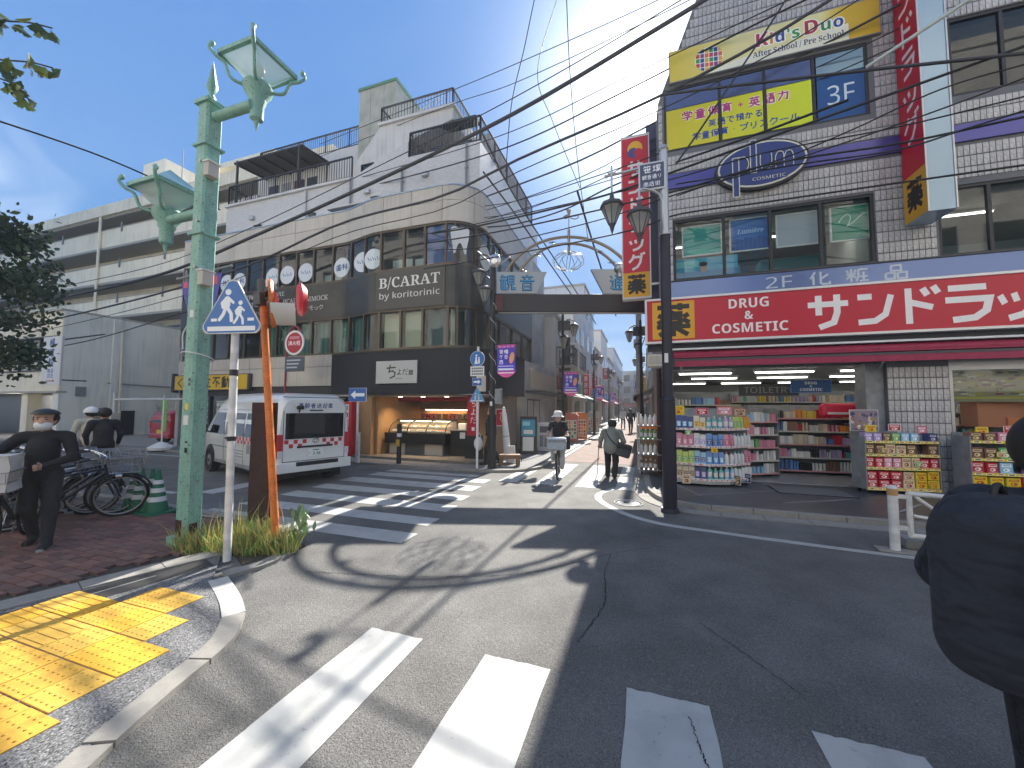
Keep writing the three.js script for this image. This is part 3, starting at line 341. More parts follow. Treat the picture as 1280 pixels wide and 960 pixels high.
{ const d = thing('door_mat', 'dark grey rubber mat lying at the drugstore entrance', 'mat', [3.15, 0.087, -9.5]); part('sheet', RB(1.25, 0.012, 0.8, 0.004, 0, 0.006, 0), mat(lin(0.11, 0.12, 0.13), 0.55, { grain: grainT, scale: 0.1 }), d); part('edging', [B(1.31, 0.008, 0.03, 0, 0.004, 0.415), B(1.31, 0.008, 0.03, 0, 0.004, -0.415), B(0.03, 0.008, 0.8, 0.64, 0.004, 0), B(0.03, 0.008, 0.8, -0.64, 0.004, 0)], M.rubber, d); }
// left shop kerb and footway along the buildings
{
  const k = new THREE.Group(); k.name = 'far_kerb'; k.userData.kind = 'structure'; scene.add(k);
  stones('kerb_stone', [[-30, -9.9], [-9, -9.8], [-4.7, -9.75], [-3.5, -9.95], [-2.86, -10.7], [-2.84, -13]], 0.13, -0.05, 0.07, 0.7, M.kerb, k);
}
struct('far_footway', slab([[-40, -10.05], [-9, -9.95], [-4.7, -9.9], [-3.6, -10.1], [-3.0, -10.75], [-2.97, -13], [-2.97, -16], [-40, -16]], -0.05, 0.06), mat(lin(0.2, 0.2, 0.2), 0.85, { grain: grainT, scale: 1.5 }));
struct('car_park', BB(-27, -19, -0.02, 0.068, -20, -10.4), mat(lin(0.36, 0.34, 0.3), 0.9, { grain: grainT, scale: 2 }));
// world-space part: geometry given in world coordinates under a thing that stands at its base
const wp = (name, gs, m, parent, root = parent, label) => { const g = merge([gs]); if (m.userData.metres) metres(g); g.translate(-root.position.x, -root.position.y, -root.position.z); const o = new THREE.Mesh(g, m); o.name = name; if (label) o.userData.label = label; parent.add(o); return o; };
// window in a wall facing +z: frame with mullions at xs, panes as sub-parts
function windowZ(root, x0, x1, y0, y1, z, o = {}) {
  const { cuts = [], rows = [], fw = 0.06, fd = 0.08, frame = M.dark, glass = M.glass, name = 'window' } = o, gs = [BB(x0, x1, y0, y0 + fw, z - fd, z), BB(x0, x1, y1 - fw, y1, z - fd, z), BB(x0, x0 + fw, y0 + fw, y1 - fw, z - fd, z), BB(x1 - fw, x1, y0 + fw, y1 - fw, z - fd, z)];
  for (const c of cuts) gs.push(BB(c - fw / 2, c + fw / 2, y0 + fw, y1 - fw, z - fd + 0.004, z - 0.004));
  for (const c of rows) gs.push(BB(x0 + fw, x1 - fw, c - fw / 2, c + fw / 2, z - fd + 0.008, z - 0.008));
  const w = wp(name, gs, frame, root), X = [x0 + fw / 2, ...cuts, x1 - fw / 2], Y = [y0 + fw / 2, ...rows, y1 - fw / 2];
  for (let i = 0; i < X.length - 1; i++) for (let j = 0; j < Y.length - 1; j++) wp('pane', PL(X[i + 1] - X[i] - fw, Y[j + 1] - Y[j] - fw, (X[i] + X[i + 1]) / 2, (Y[j] + Y[j + 1]) / 2, z - fd * 0.5), Array.isArray(glass) ? glass[(i + j) % glass.length] : glass, w, root);
  return w;
}
function windowX(root, z0, z1, y0, y1, x, o = {}) { // the same in a wall facing along x (s = +1 or -1)
  const { cuts = [], fw = 0.06, fd = 0.08, frame = M.dark, glass = M.glassDark, s = 1 } = o, a = x, b = x - s * fd, gs = [BB(a, b, y0, y0 + fw, z0, z1), BB(a, b, y1 - fw, y1, z0, z1), BB(a, b, y0 + fw, y1 - fw, z0, z0 + fw), BB(a, b, y0 + fw, y1 - fw, z1 - fw, z1)];
  for (const c of cuts) gs.push(BB(a, b, y0 + fw, y1 - fw, c - fw / 2, c + fw / 2));
  const w = wp('window', gs, frame, root), Z = [z0 + fw / 2, ...cuts, z1 - fw / 2];
  for (let i = 0; i < Z.length - 1; i++) wp('pane', PL(Z[i + 1] - Z[i] - fw, y1 - y0 - 2 * fw, x - s * fd * 0.5, (y0 + y1) / 2, (Z[i] + Z[i + 1]) / 2, s * Math.PI / 2), glass, w, root);
  return w;
}
// ---------- drugstore building on the right corner ----------
const DZ = -10.2;
{
  const b = thing('drugstore_building', 'grey tiled corner building with the red drugstore sign over its ground floor', 'building', [0.42, 0, DZ]);
  const H2L = [0.74, 4.76, 4.88, 6.42], H2R = [5.8, 10.5, 4.87, 6.34], H3L = [0.58, 4.78, 8.2, 9.87], H3R = [6.13, 10.5, 8.23, 9.93];
  const joint = mat(lin(0.17, 0.17, 0.18), 0.85), wall = mat(lin(0.33, 0.32, 0.33), 0.7, { grain: blotchT, scale: 2 });
  wp('wall', at(EX([[0.44, 2.75], [11, 2.75], [11, 16], [2.9, 16], [1.39, 12.06], [0.44, 9.55]], 0.3, 0, [rect(...H2L), rect(...H2R), rect(...H3L), rect(...H3R)]), 0, 0, DZ - 0.3), joint, b);
  wp('side_wall', [EX([[0, 0], [8, 0], [8, 6.8], [0, 6.8]], 0.25).rotateY(Math.PI / 2).translate(0.42, 2.75, -10.5).translate(0, 0, 0), BB(0.42, 0.62, 0.06, 2.75, -18.5, -12.2)], wall, b); wp('slanted_wall', EX([[0.44, 9.55], [1.39, 12.06], [2.9, 16], [3.15, 16], [1.64, 12.06], [0.69, 9.55]], 7.7).translate(0, 0, -18.2), wall, b);
  for (const [x0, y0, y1] of [[0.67, 2.78, 3.2], [0.67, 6.5, 6.8], [0.95, 10, 10.3], [3.1, 15.5, 16]]) wp('floor_slab', BB(x0, 11, y0, y1, -18, -10.5), M.concrete, b);
  wp('back_wall', [EX([[0.42, 0], [11, 0], [11, 16], [2.95, 16], [0.5, 9.6], [0.42, 9.5]], 0.2).translate(0, 0, -18.2)], mat(lin(0.5), 0.9), b); wp('end_wall', [BB(11, 11.2, 0, 16, -18.2, -10.2)], mat(lin(0.5), 0.9), b);
  // tiles: narrow upright tiles in rows with dark joints
  const tm = [[0.62, 0.61, 0.6], [0.56, 0.55, 0.545], [0.66, 0.645, 0.635], [0.59, 0.58, 0.575]].map((c) => mat(lin(...c), 0.28, { grain: wearT, scale: 1.1 })), tg = metres(merge([RB(0.089, 0.212, 0.018, 0.005, 0, 0, 0, 0, 0, 0, 1)]));
  const list = [], holes = [H2L, H2R, H3L, H3R, [0.5, 11, 7.2, 7.6], [0, 11, 2.7, 4.82]], hit = (x, y) => holes.some((h) => x > h[0] - 0.05 && x < h[1] + 0.05 && y > h[2] - 0.11 && y < h[3] + 0.11);
  for (let j = 0; j < 33; j++) for (let i = 0; i < 96; i++) { const x = 0.49 + i * 0.0985, y = 4.95 + j * 0.232, e = y > 9.5 ? 0.44 + (y - 9.5) * 0.375 : 0.4; if (x - 0.05 < e || hit(x, y) || x > 9.9) continue; list.push([x, y, DZ + 0.006]); }
  const r = rng(8);
  for (let j = 0; j < 11; j++) for (let i = 0; i < 10; i++) { const m = shared('tile', tg, tm[Math.floor(r() * 4)], b, [4.87 + i * 0.0985 - 0.42, 0.2 + j * 0.232, 0.006 + 0.001 * r()]); }
  list.sort((p, q) => Math.hypot(p[0], p[1] - 1.75) - Math.hypot(q[0], q[1] - 1.75));
  const rest = tm.map(() => []);
  list.forEach((p, i) => { const k = Math.floor(r() * 4); if (i < 180) shared('tile', tg, tm[k], b, [p[0] - 0.42, p[1], p[2] - DZ]); else rest[k].push(p); });
  rest.forEach((l, k) => { const im = new THREE.InstancedMesh(tg, tm[k], l.length), mx = new THREE.Matrix4(); l.forEach((p, i) => im.setMatrixAt(i, mx.makeTranslation(p[0] - 0.42, p[1], p[2] - DZ + 0.001 * r()))); im.name = 'tile'; im.userData.kind = 'stuff'; b.add(im); });
  wp('pillar', [BB(4.82, 5.82, 0.08, 2.75, -10.6, DZ)], joint, b); for (const q of [BB(4.5, 4.81, 0.08, 2.75, -10.75, -10.3), BB(0.44, 0.62, 0.08, 2.75, -10.6, -10.22)]) wp('door_jamb', q, M.greyPaint, b);
  wp('corner_column', BB(0.43, 0.62, 0.08, 2.75, -12.2, -11.9), M.rust, b); wp('downpipe', C(0.055, 0.055, 2.7, 0.36, 1.4, -10.45, 12), M.rust, b);
  wp('stripe_band', [BB(0.46, 10.9, 7.22, 7.58, DZ - 0.01, DZ + 0.05)], mat(lin(0.09, 0.085, 0.3), 0.25, { metal: 0.3 }), b);
  wp('sill_panel', [BB(0.46, 10.9, 4.42, 4.84, DZ - 0.01, DZ + 0.07)], mat(lin(0.14, 0.19, 0.36), 0.22, { metal: 0.55 }), b);
  wp('sill_cap', [BB(0.46, 10.9, 4.843, 4.872, DZ - 0.01, DZ + 0.1)], M.darkGrey, b);
  // first upper floor windows and rooms behind
  windowZ(b, ...H2L, DZ - 0.02, { cuts: [1.87, 2.83, 3.8] }); windowZ(b, ...H2R, DZ - 0.02, { cuts: [6.62, 7.9, 9.2] });
  windowZ(b, ...H3L, DZ - 0.02, { cuts: [1.86, 2.81, 3.78] }); windowZ(b, ...H3R, DZ - 0.02, { cuts: [6.98, 8.2, 9.4] });
  wp('room_wall', [BB(0.67, 10.9, 3.25, 6.5, -14.6, -14.5), BB(5.1, 5.2, 3.25, 6.5, -14.5, -10.55)], mat(lin(0.45, 0.52, 0.56), 0.9), b); wp('room_wall', [BB(0.67, 10.9, 6.85, 10, -14.6, -14.5), BB(5.1, 5.2, 6.85, 10, -14.5, -10.55)], mat(lin(0.4, 0.42, 0.46), 0.9), b);
  wp('counter', [RB(1.6, 0.9, 0.5, 0.02, 1.6, 5.0, -11.4), RB(1.3, 1.1, 0.5, 0.02, 3.6, 5.1, -11.8)], mat(lin(0.1, 0.34, 0.42), 0.5), b);
  // yellow films on the glass of the upper window, with lettering
  const Y0 = 8.28, Y1 = 9.31, film = print(2048, 680, (g, w, h) => {
    fill(g, '#d9d21c', 0, 0, w, h); const gr = g.createLinearGradient(0, 0, w, 0); gr.addColorStop(0, '#d8c92a'); gr.addColorStop(1, '#d3e21c'); g.fillStyle = gr; g.fillRect(0, 0, w, h);
    write(g, '学童保育+英語力', 250, 70, 165, { w: 15, gap: 0.17, color: '#b03a7a', outline: '#f4f0e0' }); write(g, '英語で預かる', 640, 300, 118, { w: 14, gap: 0.1, color: '#24479a' }); write(g, '学童保育・プリスクール', 400, 470, 128, { w: 14, gap: 0.06, color: '#24479a' });
  });
  const X0 = 0.62, X1 = 3.74, edges = [[0.64, 1.82], [1.9, 2.77], [2.85, 3.74]];
  for (const [a, c] of edges) { const g = PL(c - a, Y1 - Y0, (a + c) / 2, (Y0 + Y1) / 2, DZ - 0.03), uv = g.attributes.uv; for (let i = 0; i < 4; i++) uv.setX(i, ((uv.getX(i) ? c : a) - X0) / (X1 - X0)); wp('window_film', g, film, b, b, 'yellow printed film on the upper window panes'); }
  const f3 = print(512, 512, (g, w, h) => { fill(g, '#0e4f8e', 0, 0, w, h); latin(g, '3F', w / 2, h * 0.47, 300, '#cfe2ea', '', 'sans-serif', 'center'); });
  wp('window_film', PL(0.88, 1.05, 4.28, 8.79, DZ - 0.03), f3, b, b, 'blue window film lettered 3F');
  wp('window_panel', [BB(3.84, 4.72, 9.33, 9.8, DZ - 0.04, DZ - 0.03)], mat(lin(0.2, 0.3, 0.36), 0.15, { metal: 0.4 }), b);
  wp('window_panel', [BB(0.64, 3.74, 9.33, 9.8, DZ - 0.045, DZ - 0.035)], mat(lin(0.12, 0.14, 0.25), 0.15, { metal: 0.4 }), b);
  // lettering on the blue sill panel
  const sill = print(1024, 140, (g, w, h) => { g.clearRect(0, 0, w, h); latin(g, '2F', 10, 76, 140, '#c4ccd4', '', 'sans-serif', 'left', 210); write(g, '化粧品', 330, 8, 125, { w: 13, gap: 0.75, color: '#c4ccd4', sx: 1.25 }); }, { m: { transparent: true } });
  wp('lettering', PL(2.72, 0.36, 3.98, 4.63, DZ + 0.073), sill, b);
  // shop room: tiled floor, ceiling, walls
  wp('shop_floor', [BB(0.65, 10.9, 0.084, 0.1, -18, -10.3)], mat(lin(0.3, 0.31, 0.31), 0.22), b);
  wp('shop_ceiling', [BB(0.65, 10.9, 2.72, 2.77, -18, -10.5)], mat(lin(0.3, 0.3, 0.28), 0.9), b);
  wp('shop_wall', [BB(0.65, 0.72, 0.1, 2.72, -18, -12.2)], mat(lin(0.55, 0.54, 0.5), 0.9), b);
  windowX(b, -12.15, -10.62, 0.1, 2.6, 0.46, { s: -1, glass: M.glass });
  wp('shop_window', [BB(5.83, 10.8, 2.55, 2.75, -10.35, -10.25), BB(5.83, 10.8, 0.08, 0.3, -10.35, -10.25), BB(5.83, 5.9, 0.3, 2.55, -10.35, -10.25), BB(7.3, 7.36, 0.3, 2.55, -10.35, -10.25)], M.alu, b);
  wp('pane', [PL(1.4, 2.25, 6.6, 1.425, -10.3), PL(3.4, 2.25, 9.06, 1.425, -10.3)], M.glass, b);
  const band = print(1024, 256, (g, w, h) => { fill(g, '#8a8466', 0, 0, w, h); const r2 = rng(3); for (let i = 0; i < 60; i++) { g.fillStyle = ['#6e2f3c', '#b9b3a0', '#5b5a48', '#a08f2f'][i % 4]; g.fillRect(r2() * w * 0.3, r2() * h * 0.75, 40 * r2() + 8, 16); } latin(g, '13', 560, 105, 230, '#3c3a30', 'bold', 'sans-serif', 'center'); latin(g, '13', 556, 101, 230, '#b3ad55', 'bold', 'sans-serif', 'center'); fill(g, '#b3a62c', 0, h - 40, w, 14); });
  wp('window_banner', PL(3.4, 0.62, 7.6, 2.22, -10.36), band, b);
}
// signs on the building
{
  const s = thing('shop_sign', 'long red fascia sign with white drugstore lettering over the shop front', 'sign', [5, 3.31, DZ + 0.1], 0);
  wp('box', [BB(0.07, 10, 3.36, 4.36, DZ, DZ + 0.22)], mat(lin(0.5, 0.02, 0.05), 0.4), s);
  wp('trim', [BB(0.05, 10.02, 4.36, 4.41, DZ, DZ + 0.25), BB(0.05, 10.02, 3.31, 3.36, DZ, DZ + 0.25), BB(0.05, 0.1, 3.36, 4.36, DZ, DZ + 0.25)], mat(lin(0.62, 0.6, 0.6), 0.35, { metal: 0.4 }), s);
  const A0 = 0.1, A1 = 8.6, PW = 2048, PH = 240, k = PW / (A1 - A0), X = (x) => (x - A0) * k;
  const face = print(PW, PH, (g) => {
    fill(g, '#c2122f', 0, 0, PW, PH); fill(g, '#e0a418', X(0.22), 10, X(1.16) - X(0.22), PH - 22); write(g, '薬', X(0.27), 14, 204, { w: 13, color: '#1d1712', sx: 1 });
    latin(g, 'DRUG', X(2.28), 48, 74, '#f0ece8', 'bold', 'sans-serif', 'center', 0); latin(g, '&', X(2.28), 116, 62, '#f0ece8', 'bold', 'sans-serif', 'center'); latin(g, 'COSMETIC', X(2.28), 184, 72, '#f0ece8', 'bold', 'sans-serif', 'center', X(3.05) - X(1.51));
    const put = (ch, a, c, w = 15) => { g.strokeStyle = '#f0ece8'; g.save(); g.translate(X(a), 22); g.scale((X(c) - X(a)) / 200, 1); glyph(g, ch, 0, 0, 200, 200 * w / 100); g.restore(); };
    put('サ', 3.36, 4.18); put('ン', 4.22, 4.94); put('ド', 4.92, 5.68); put('ラ', 5.62, 6.46); put('ッ', 6.42, 7.08); put('グ', 7.16, 8.0);
  }, { rough: 0.35 });
  wp('face', PL(A1 - A0, 1.0, (A0 + A1) / 2, 3.86, DZ + 0.222), face, s);
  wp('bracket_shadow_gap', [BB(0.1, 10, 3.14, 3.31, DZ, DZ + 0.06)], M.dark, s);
}
{
  const a = thing('awning', 'red folded shop awning running under the red fascia sign', 'awning', [5, 2.7, DZ + 0.2]);
  wp('cassette', [BB(0.66, 10, 3.12, 3.16, DZ + 0.03, DZ + 0.34)], M.white, a);
  const cl = mat(lin(0.42, 0.035, 0.09), 0.6, { grain: blotchT, scale: 0.6 });
  wp('roll', [at(C(0.1, 0.1, 9.3, 0, 0, 0, 20), 5.33, 3.0, DZ + 0.2, 0, 0, Math.PI / 2), BB(0.7, 10, 2.93, 2.96, DZ + 0.1, DZ + 0.36)], cl, a);
  wp('valance', [EX([[0, 0], [0.03, -0.005], [0.05, -0.14], [0.02, -0.14]], 9.3).rotateY(Math.PI / 2).translate(0.7, 2.86, DZ + 0.42), BB(0.7, 10, 2.72, 2.84, DZ + 0.4, DZ + 0.415)], cl, a);
  wp('front_bar', [BB(0.68, 10, 2.85, 2.9, DZ + 0.33, DZ + 0.42)], M.darkGrey, a);
  for (const x of [0.85, 4.7]) wp('arm', rod([x, 2.88, DZ + 0.36], [x, 2.6, DZ], 0.02), M.alu, a);
}
{
  const s = thing('kids_school_banner', 'yellow after school banner with colourful lettering above the upper window', 'banner', [2.9, 9.95, DZ + 0.06]);
  const pr = print(2048, 384, (g, w, h) => {
    const gr = g.createLinearGradient(0, 0, w, 0); gr.addColorStop(0, '#d8c23e'); gr.addColorStop(0.35, '#e8dfa2'); gr.addColorStop(0.75, '#ece6a4'); gr.addColorStop(0.85, '#d9b51e'); gr.addColorStop(1, '#cfa818'); g.fillStyle = gr; g.fillRect(0, 0, w, h);
    g.fillStyle = '#ecebd8'; g.beginPath(); g.moveTo(420, h); g.bezierCurveTo(700, 250, 1300, 280, 1780, 200); g.lineTo(1780, h); g.fill();
    g.save(); g.beginPath(); g.arc(430, 200, 150, 0, 7); g.fillStyle = '#f2efe2'; g.fill(); g.clip(); const cs = ['#2f9a5c', '#d9703a', '#2a58a8', '#c2404a', '#e0b030', '#7d4a8c']; for (let i = 0; i < 6; i++) for (let j = 0; j < 5; j++) { g.fillStyle = cs[(i * 2 + j * 3) % 6]; g.fillRect(290 + i * 48, 60 + j * 58 + i * 6, 40, 50); } g.restore();
    const L = [["K", '#c22a52'], ['i', '#d98a1e'], ['d', '#2c50a0'], ["'", '#2f9a4c'], ['s', '#2f9a4c'], ['D', '#b8323a'], ['u', '#2f8a4c'], ['o', '#2c50a0']]; let x = 900;
    L.forEach(([c, col], i) => { if (c === 'D') x += 20; g.font = 'bold ' + (i === 0 || c === 'D' ? 220 : 180) + 'px sans-serif'; g.textBaseline = 'alphabetic'; g.textAlign = 'left'; g.lineWidth = 26; g.strokeStyle = '#fbf8ee'; g.lineJoin = 'round'; g.strokeText(c, x, 215); g.fillStyle = col; g.fillText(c, x, 215); x += g.measureText(c).width + 2; });
    latin(g, 'After School / Pre School', 880, 298, 88, '#2a3352', 'bold', 'serif', 'left', 860);
  });
  wp('frame', [BB(0.72, 5.0, 9.93, 10.77, DZ, DZ + 0.1)], M.greyPaint, s); wp('face', PL(4.24, 0.8, 2.86, 10.35, DZ + 0.103), pr, s);
}
{
  const s = thing('cosmetic_sign', 'dark blue oval cosmetic sign with outlined letters below the upper window', 'sign', [2.66, 6.86, DZ + 0.15]);
  const e = new THREE.Shape(); e.absellipse(2.64, 7.4, 0.9, 0.53, 0, Math.PI * 2, false, 0.05); const e2 = new THREE.Shape(); e2.absellipse(2.64, 7.4, 0.95, 0.58, 0, Math.PI * 2, false, 0.05);
  const blue = mat(lin(0.03, 0.05, 0.2), 0.35), edge = mat(lin(0.7, 0.68, 0.55), 0.4);
  wp('backing', at(EX(e2, 0.1, 0.01), 0, 0, DZ + 0.05), M.dark, s); wp('rim', at(EX(e, 0.02), 0, 0, DZ + 0.16), edge, s); const e3 = new THREE.Shape(); e3.absellipse(2.64, 7.4, 0.86, 0.49, 0, Math.PI * 2, false, 0.05); wp('plate', at(EX(e3, 0.02), 0, 0, DZ + 0.165), blue, s);
  // the letters p l u m as outlined tubes, the stems of p and l breaking out of the oval
  const z = DZ + 0.2, stem = (x0, x1, y0, y1) => [BB(x0, x1, y0, y1, z - 0.02, z)];
  wp('letter_stem', [...stem(2.05, 2.18, 6.68, 7.62), ...stem(2.42, 2.54, 7.2, 7.98)], blue, s);
  const o = (pts) => TU(pts.map(([x, y]) => [x, y, z + 0.004]), 0.011, 40, 5), P = [];
  const box = (x0, x1, y0, y1) => { P.push(bar([x0, y0, z], [x0, y1, z], 0.02, 0.02), bar([x1, y0, z], [x1, y1, z], 0.02, 0.02), bar([x0, y0, z], [x1, y0, z], 0.02, 0.02), bar([x0, y1, z], [x1, y1, z], 0.02, 0.02)); };
  box(2.05, 2.18, 6.68, 7.62); box(2.42, 2.54, 7.2, 7.98); P.push(o([[2.18, 7.62], [2.32, 7.6], [2.38, 7.42], [2.3, 7.25], [2.18, 7.22]]));
  P.push(o([[2.62, 7.6], [2.62, 7.35], [2.68, 7.24], [2.8, 7.26], [2.84, 7.4], [2.84, 7.6]]), o([[2.92, 7.22], [2.92, 7.5], [2.98, 7.6], [3.06, 7.58], [3.08, 7.45], [3.08, 7.22]]), o([[3.08, 7.45], [3.14, 7.58], [3.22, 7.58], [3.26, 7.48], [3.26, 7.22]]));
  wp('letter_outline', P, edge, s);
  const pr = print(512, 96, (g, w, h) => { fill(g, '#2b3a7c', 0, 0, w, h); latin(g, 'COSMETIC', w / 2, h / 2, 82, '#d8d2b8', '', 'sans-serif', 'center', 480); }); wp('lettering', PL(0.72, 0.12, 2.78, 7.05, DZ + 0.188), pr, s);
}
{ // sign standing out over the shopping street
  const s = thing('projecting_sign', 'tall red vertical drugstore sign hung over the street mouth', 'sign', [-0.13, 4.66, -10.8]);
  const draw = (g, w, h) => { fill(g, '#c5132c', 0, 0, w, h); fill(g, '#e8e2dc', 0, 0, w, 8); g.fillStyle = '#e8b020'; g.beginPath(); g.arc(w * 0.5, 120, 74, 0, 7); g.fill(); g.fillStyle = '#3f4a8c'; g.beginPath(); g.arc(w * 0.42, 160, 50, 0, 7); g.fill(); g.fillStyle = '#c5132c'; g.beginPath(); g.arc(w * 0.62, 165, 42, 0, 7); g.fill(); write(g, 'サンドラッグ', 45, 230, 170, { w: 14, v: true, gap: 0.09, color: '#e4dcd8' }); fill(g, '#dda01a', 0, h - 235, w, 235); write(g, '薬', 30, h - 222, 200, { w: 14, color: '#1a1510' }); };
  const pr = print(260, 1580, draw, { rough: 0.35 });
  wp('case', [BB(-0.51, 0.23, 4.66, 9.2, -10.95, -10.7)], mat(lin(0.55, 0.54, 0.53), 0.4, { metal: 0.3 }), s); wp('face', PL(0.68, 4.44, -0.14, 6.93, -10.697), pr, s);
  wp('mounting_frame', [BB(0.15, 0.5, 4.3, 9.6, -11.15, -10.97)], mat(lin(0.06, 0.06, 0.12), 0.4), s); for (const y of [5, 8]) wp('bracket', BB(0.23, 0.43, y, y + 0.06, -10.78, -10.72), M.steel, s);  // frame made oversized to block sun leaking between sign and wall
  const q = thing('facade_sign', 'tall red vertical sign standing off the tiled facade beside the upper windows', 'sign', [5.44, 5.55, -9.77]);
  const pr2 = print(300, 2048, (g, w, h) => { fill(g, '#c5132c', 0, 0, w, h); fill(g, '#e8e2dc', 0, 0, w, 6); write(g, 'サンドラッグ', 50, 120, 215, { w: 13, v: true, gap: 0.1, color: '#e4dcd8' }); fill(g, '#dda01a', 0, h - 320, w, 320); write(g, '薬', 34, h - 285, 230, { w: 14, color: '#1a1510' }); });
  wp('case', [BB(5.225, 5.66, 5.56, 11.6, -10.12, -9.43)], mat(lin(0.34, 0.45, 0.53), 0.25, { metal: 0.3 }), q);  // blue-grey colour on the sign edge stands in for mirrored sky
  wp('face', PL(0.69, 6.0, 5.222, 8.58, -9.775, -Math.PI / 2), pr2, q); wp('edge_trim', [BB(5.22, 5.245, 5.56, 11.6, -9.43, -9.415), BB(5.64, 5.665, 5.56, 11.6, -9.43, -9.415)], M.alu, q);
  wp('bracket', [BB(5.35, 5.41, 6.5, 6.56, -10.2, -10.12), BB(5.35, 5.41, 10, 10.06, -10.2, -10.12)], M.steel, q);
}
// posters behind the glass of the cosmetics floor
{
  const P = [['teal poster in the leftmost cosmetics window', 0.99, 1.83, 5.56, 6.27, (g, w, h) => { fill(g, '#2f9c94', 0, 0, w, h); g.fillStyle = '#4db9a8'; for (let i = 0; i < 6; i++) { g.beginPath(); g.ellipse(w * (0.3 + i * 0.12), h * 0.9, 60, 16, 0.2, 0, 7); g.fill(); } }],
    ['blue poster with pale script in a cosmetics window', 2.05, 2.87, 5.55, 6.3, (g, w, h) => { fill(g, '#3e6fb4', 0, 0, w, h); latin(g, 'Kanebo'.slice(0, 0) + 'Lumière', w / 2, h * 0.4, 50, '#cfe0f4', 'italic', 'serif', 'center'); g.fillStyle = '#2d4f93'; for (let i = 0; i < 9; i++) g.fillRect(i * 34, h * (0.6 + 0.03 * (i % 3)), 30, h * 0.4); }],
    ['pale grey blank poster in a cosmetics window', 3.02, 3.85, 5.54, 6.27, (g, w, h) => { fill(g, '#aeb4bd', 0, 0, w, h); }], ['green poster with white brushwork in a cosmetics window', 4.07, 4.73, 5.53, 6.28, (g, w, h) => { fill(g, '#1f8f74', 0, 0, w, h); g.strokeStyle = '#bfe3d4'; g.lineWidth = 9; g.beginPath(); g.moveTo(60, 120); g.bezierCurveTo(120, 20, 200, 60, 130, 150); g.bezierCurveTo(220, 120, 240, 60, 280, 70); g.stroke(); }]];
  for (const [l, x0, x1, y0, y1, d] of P) { const t = thing('window_poster', l, 'poster', [(x0 + x1) / 2, y0, DZ - 0.2]); wp('frame', [BB(x0 - 0.03, x1 + 0.03, y0 - 0.03, y1 + 0.03, DZ - 0.24, DZ - 0.2)], M.white, t); wp('print', PL(x1 - x0, y1 - y0, (x0 + x1) / 2, (y0 + y1) / 2, DZ - 0.197), print(300, 256, d), t); }
  const t = thing('window_poster', 'wide blue poster with a portrait low in the cosmetics window', 'poster', [1.3, 4.95, DZ - 0.26]);
  wp('frame', [BB(0.78, 2.2, 4.95, 5.5, DZ - 0.32, DZ - 0.28)], M.white, t); wp('print', PL(1.42, 0.55, 1.49, 5.225, DZ - 0.277), print(512, 200, (g, w, h) => { fill(g, '#3fa6c4', 0, 0, w, h); fill(g, '#7fc9cf', 0, 20, 200, 60); fill(g, '#2f7fb0', 0, 120, w, 80); g.fillStyle = '#c79f86'; g.beginPath(); g.ellipse(240, 95, 28, 40, 0, 0, 7); g.fill(); g.fillStyle = '#3a2a24'; g.beginPath(); g.ellipse(240, 60, 34, 22, 0, 0, 7); g.fill(); }), t);
}
// ceiling tubes of the shop, with their light
{
  const tm = lamp(3.2, 3.2, 2.9), rows = [-11.1, -13.0, -15.6];
  rows.forEach((z, i) => { for (let k = 0; k < (i ? 5 : 4); k++) { const t = thing('ceiling_tube', ORD[k] + ' fluorescent tube from the left in the ' + ['front', 'middle', 'rear'][i] + ' row on the drugstore ceiling', 'ceiling light', [1.5 + k * 1.75 + (i % 2) * 0.5, 2.72, z], 0, 'fluorescent tubes on the drugstore ceiling'); part('batten', RB(1.3, 0.05, 0.1, 0.01, 0, -0.025, 0), M.white, t); part('tube', at(C(0.017, 0.017, 1.22, 0, 0, 0, 10), 0, -0.075, 0, 0, 0, Math.PI / 2), tm, t); } });
  for (const z of [-11.9, -14.2]) { const l = new THREE.RectAreaLight(0xfff6e6, 0.5, 7.5, 0.5); l.position.set(4.8, 2.6, z); l.rotation.x = -Math.PI / 2; l.name = 'shop_tube_light'; scene.add(l); }
  const l2 = new THREE.RectAreaLight(0xfff2dd, 0.9, 8, 0.4); l2.position.set(5, 6.3, -12); l2.rotation.x = -Math.PI / 2; l2.name = 'upper_tube_light'; scene.add(l2);
  for (let k = 0; k < 5; k++) { const t = thing('ceiling_tube', ORD[k] + ' fluorescent tube from the left on the cosmetics floor ceiling', 'ceiling light', [1.5 + k * 1.9, 6.48, -12], 0, 'fluorescent tubes on the cosmetics floor ceiling'); part('batten', RB(1.3, 0.05, 0.1, 0.01, 0, -0.025, 0), M.white, t); part('tube', at(C(0.017, 0.017, 1.22, 0, 0, 0, 10), 0, -0.075, 0, 0, 0, Math.PI / 2), lamp(2.6, 2.6, 2.4), t); }
}
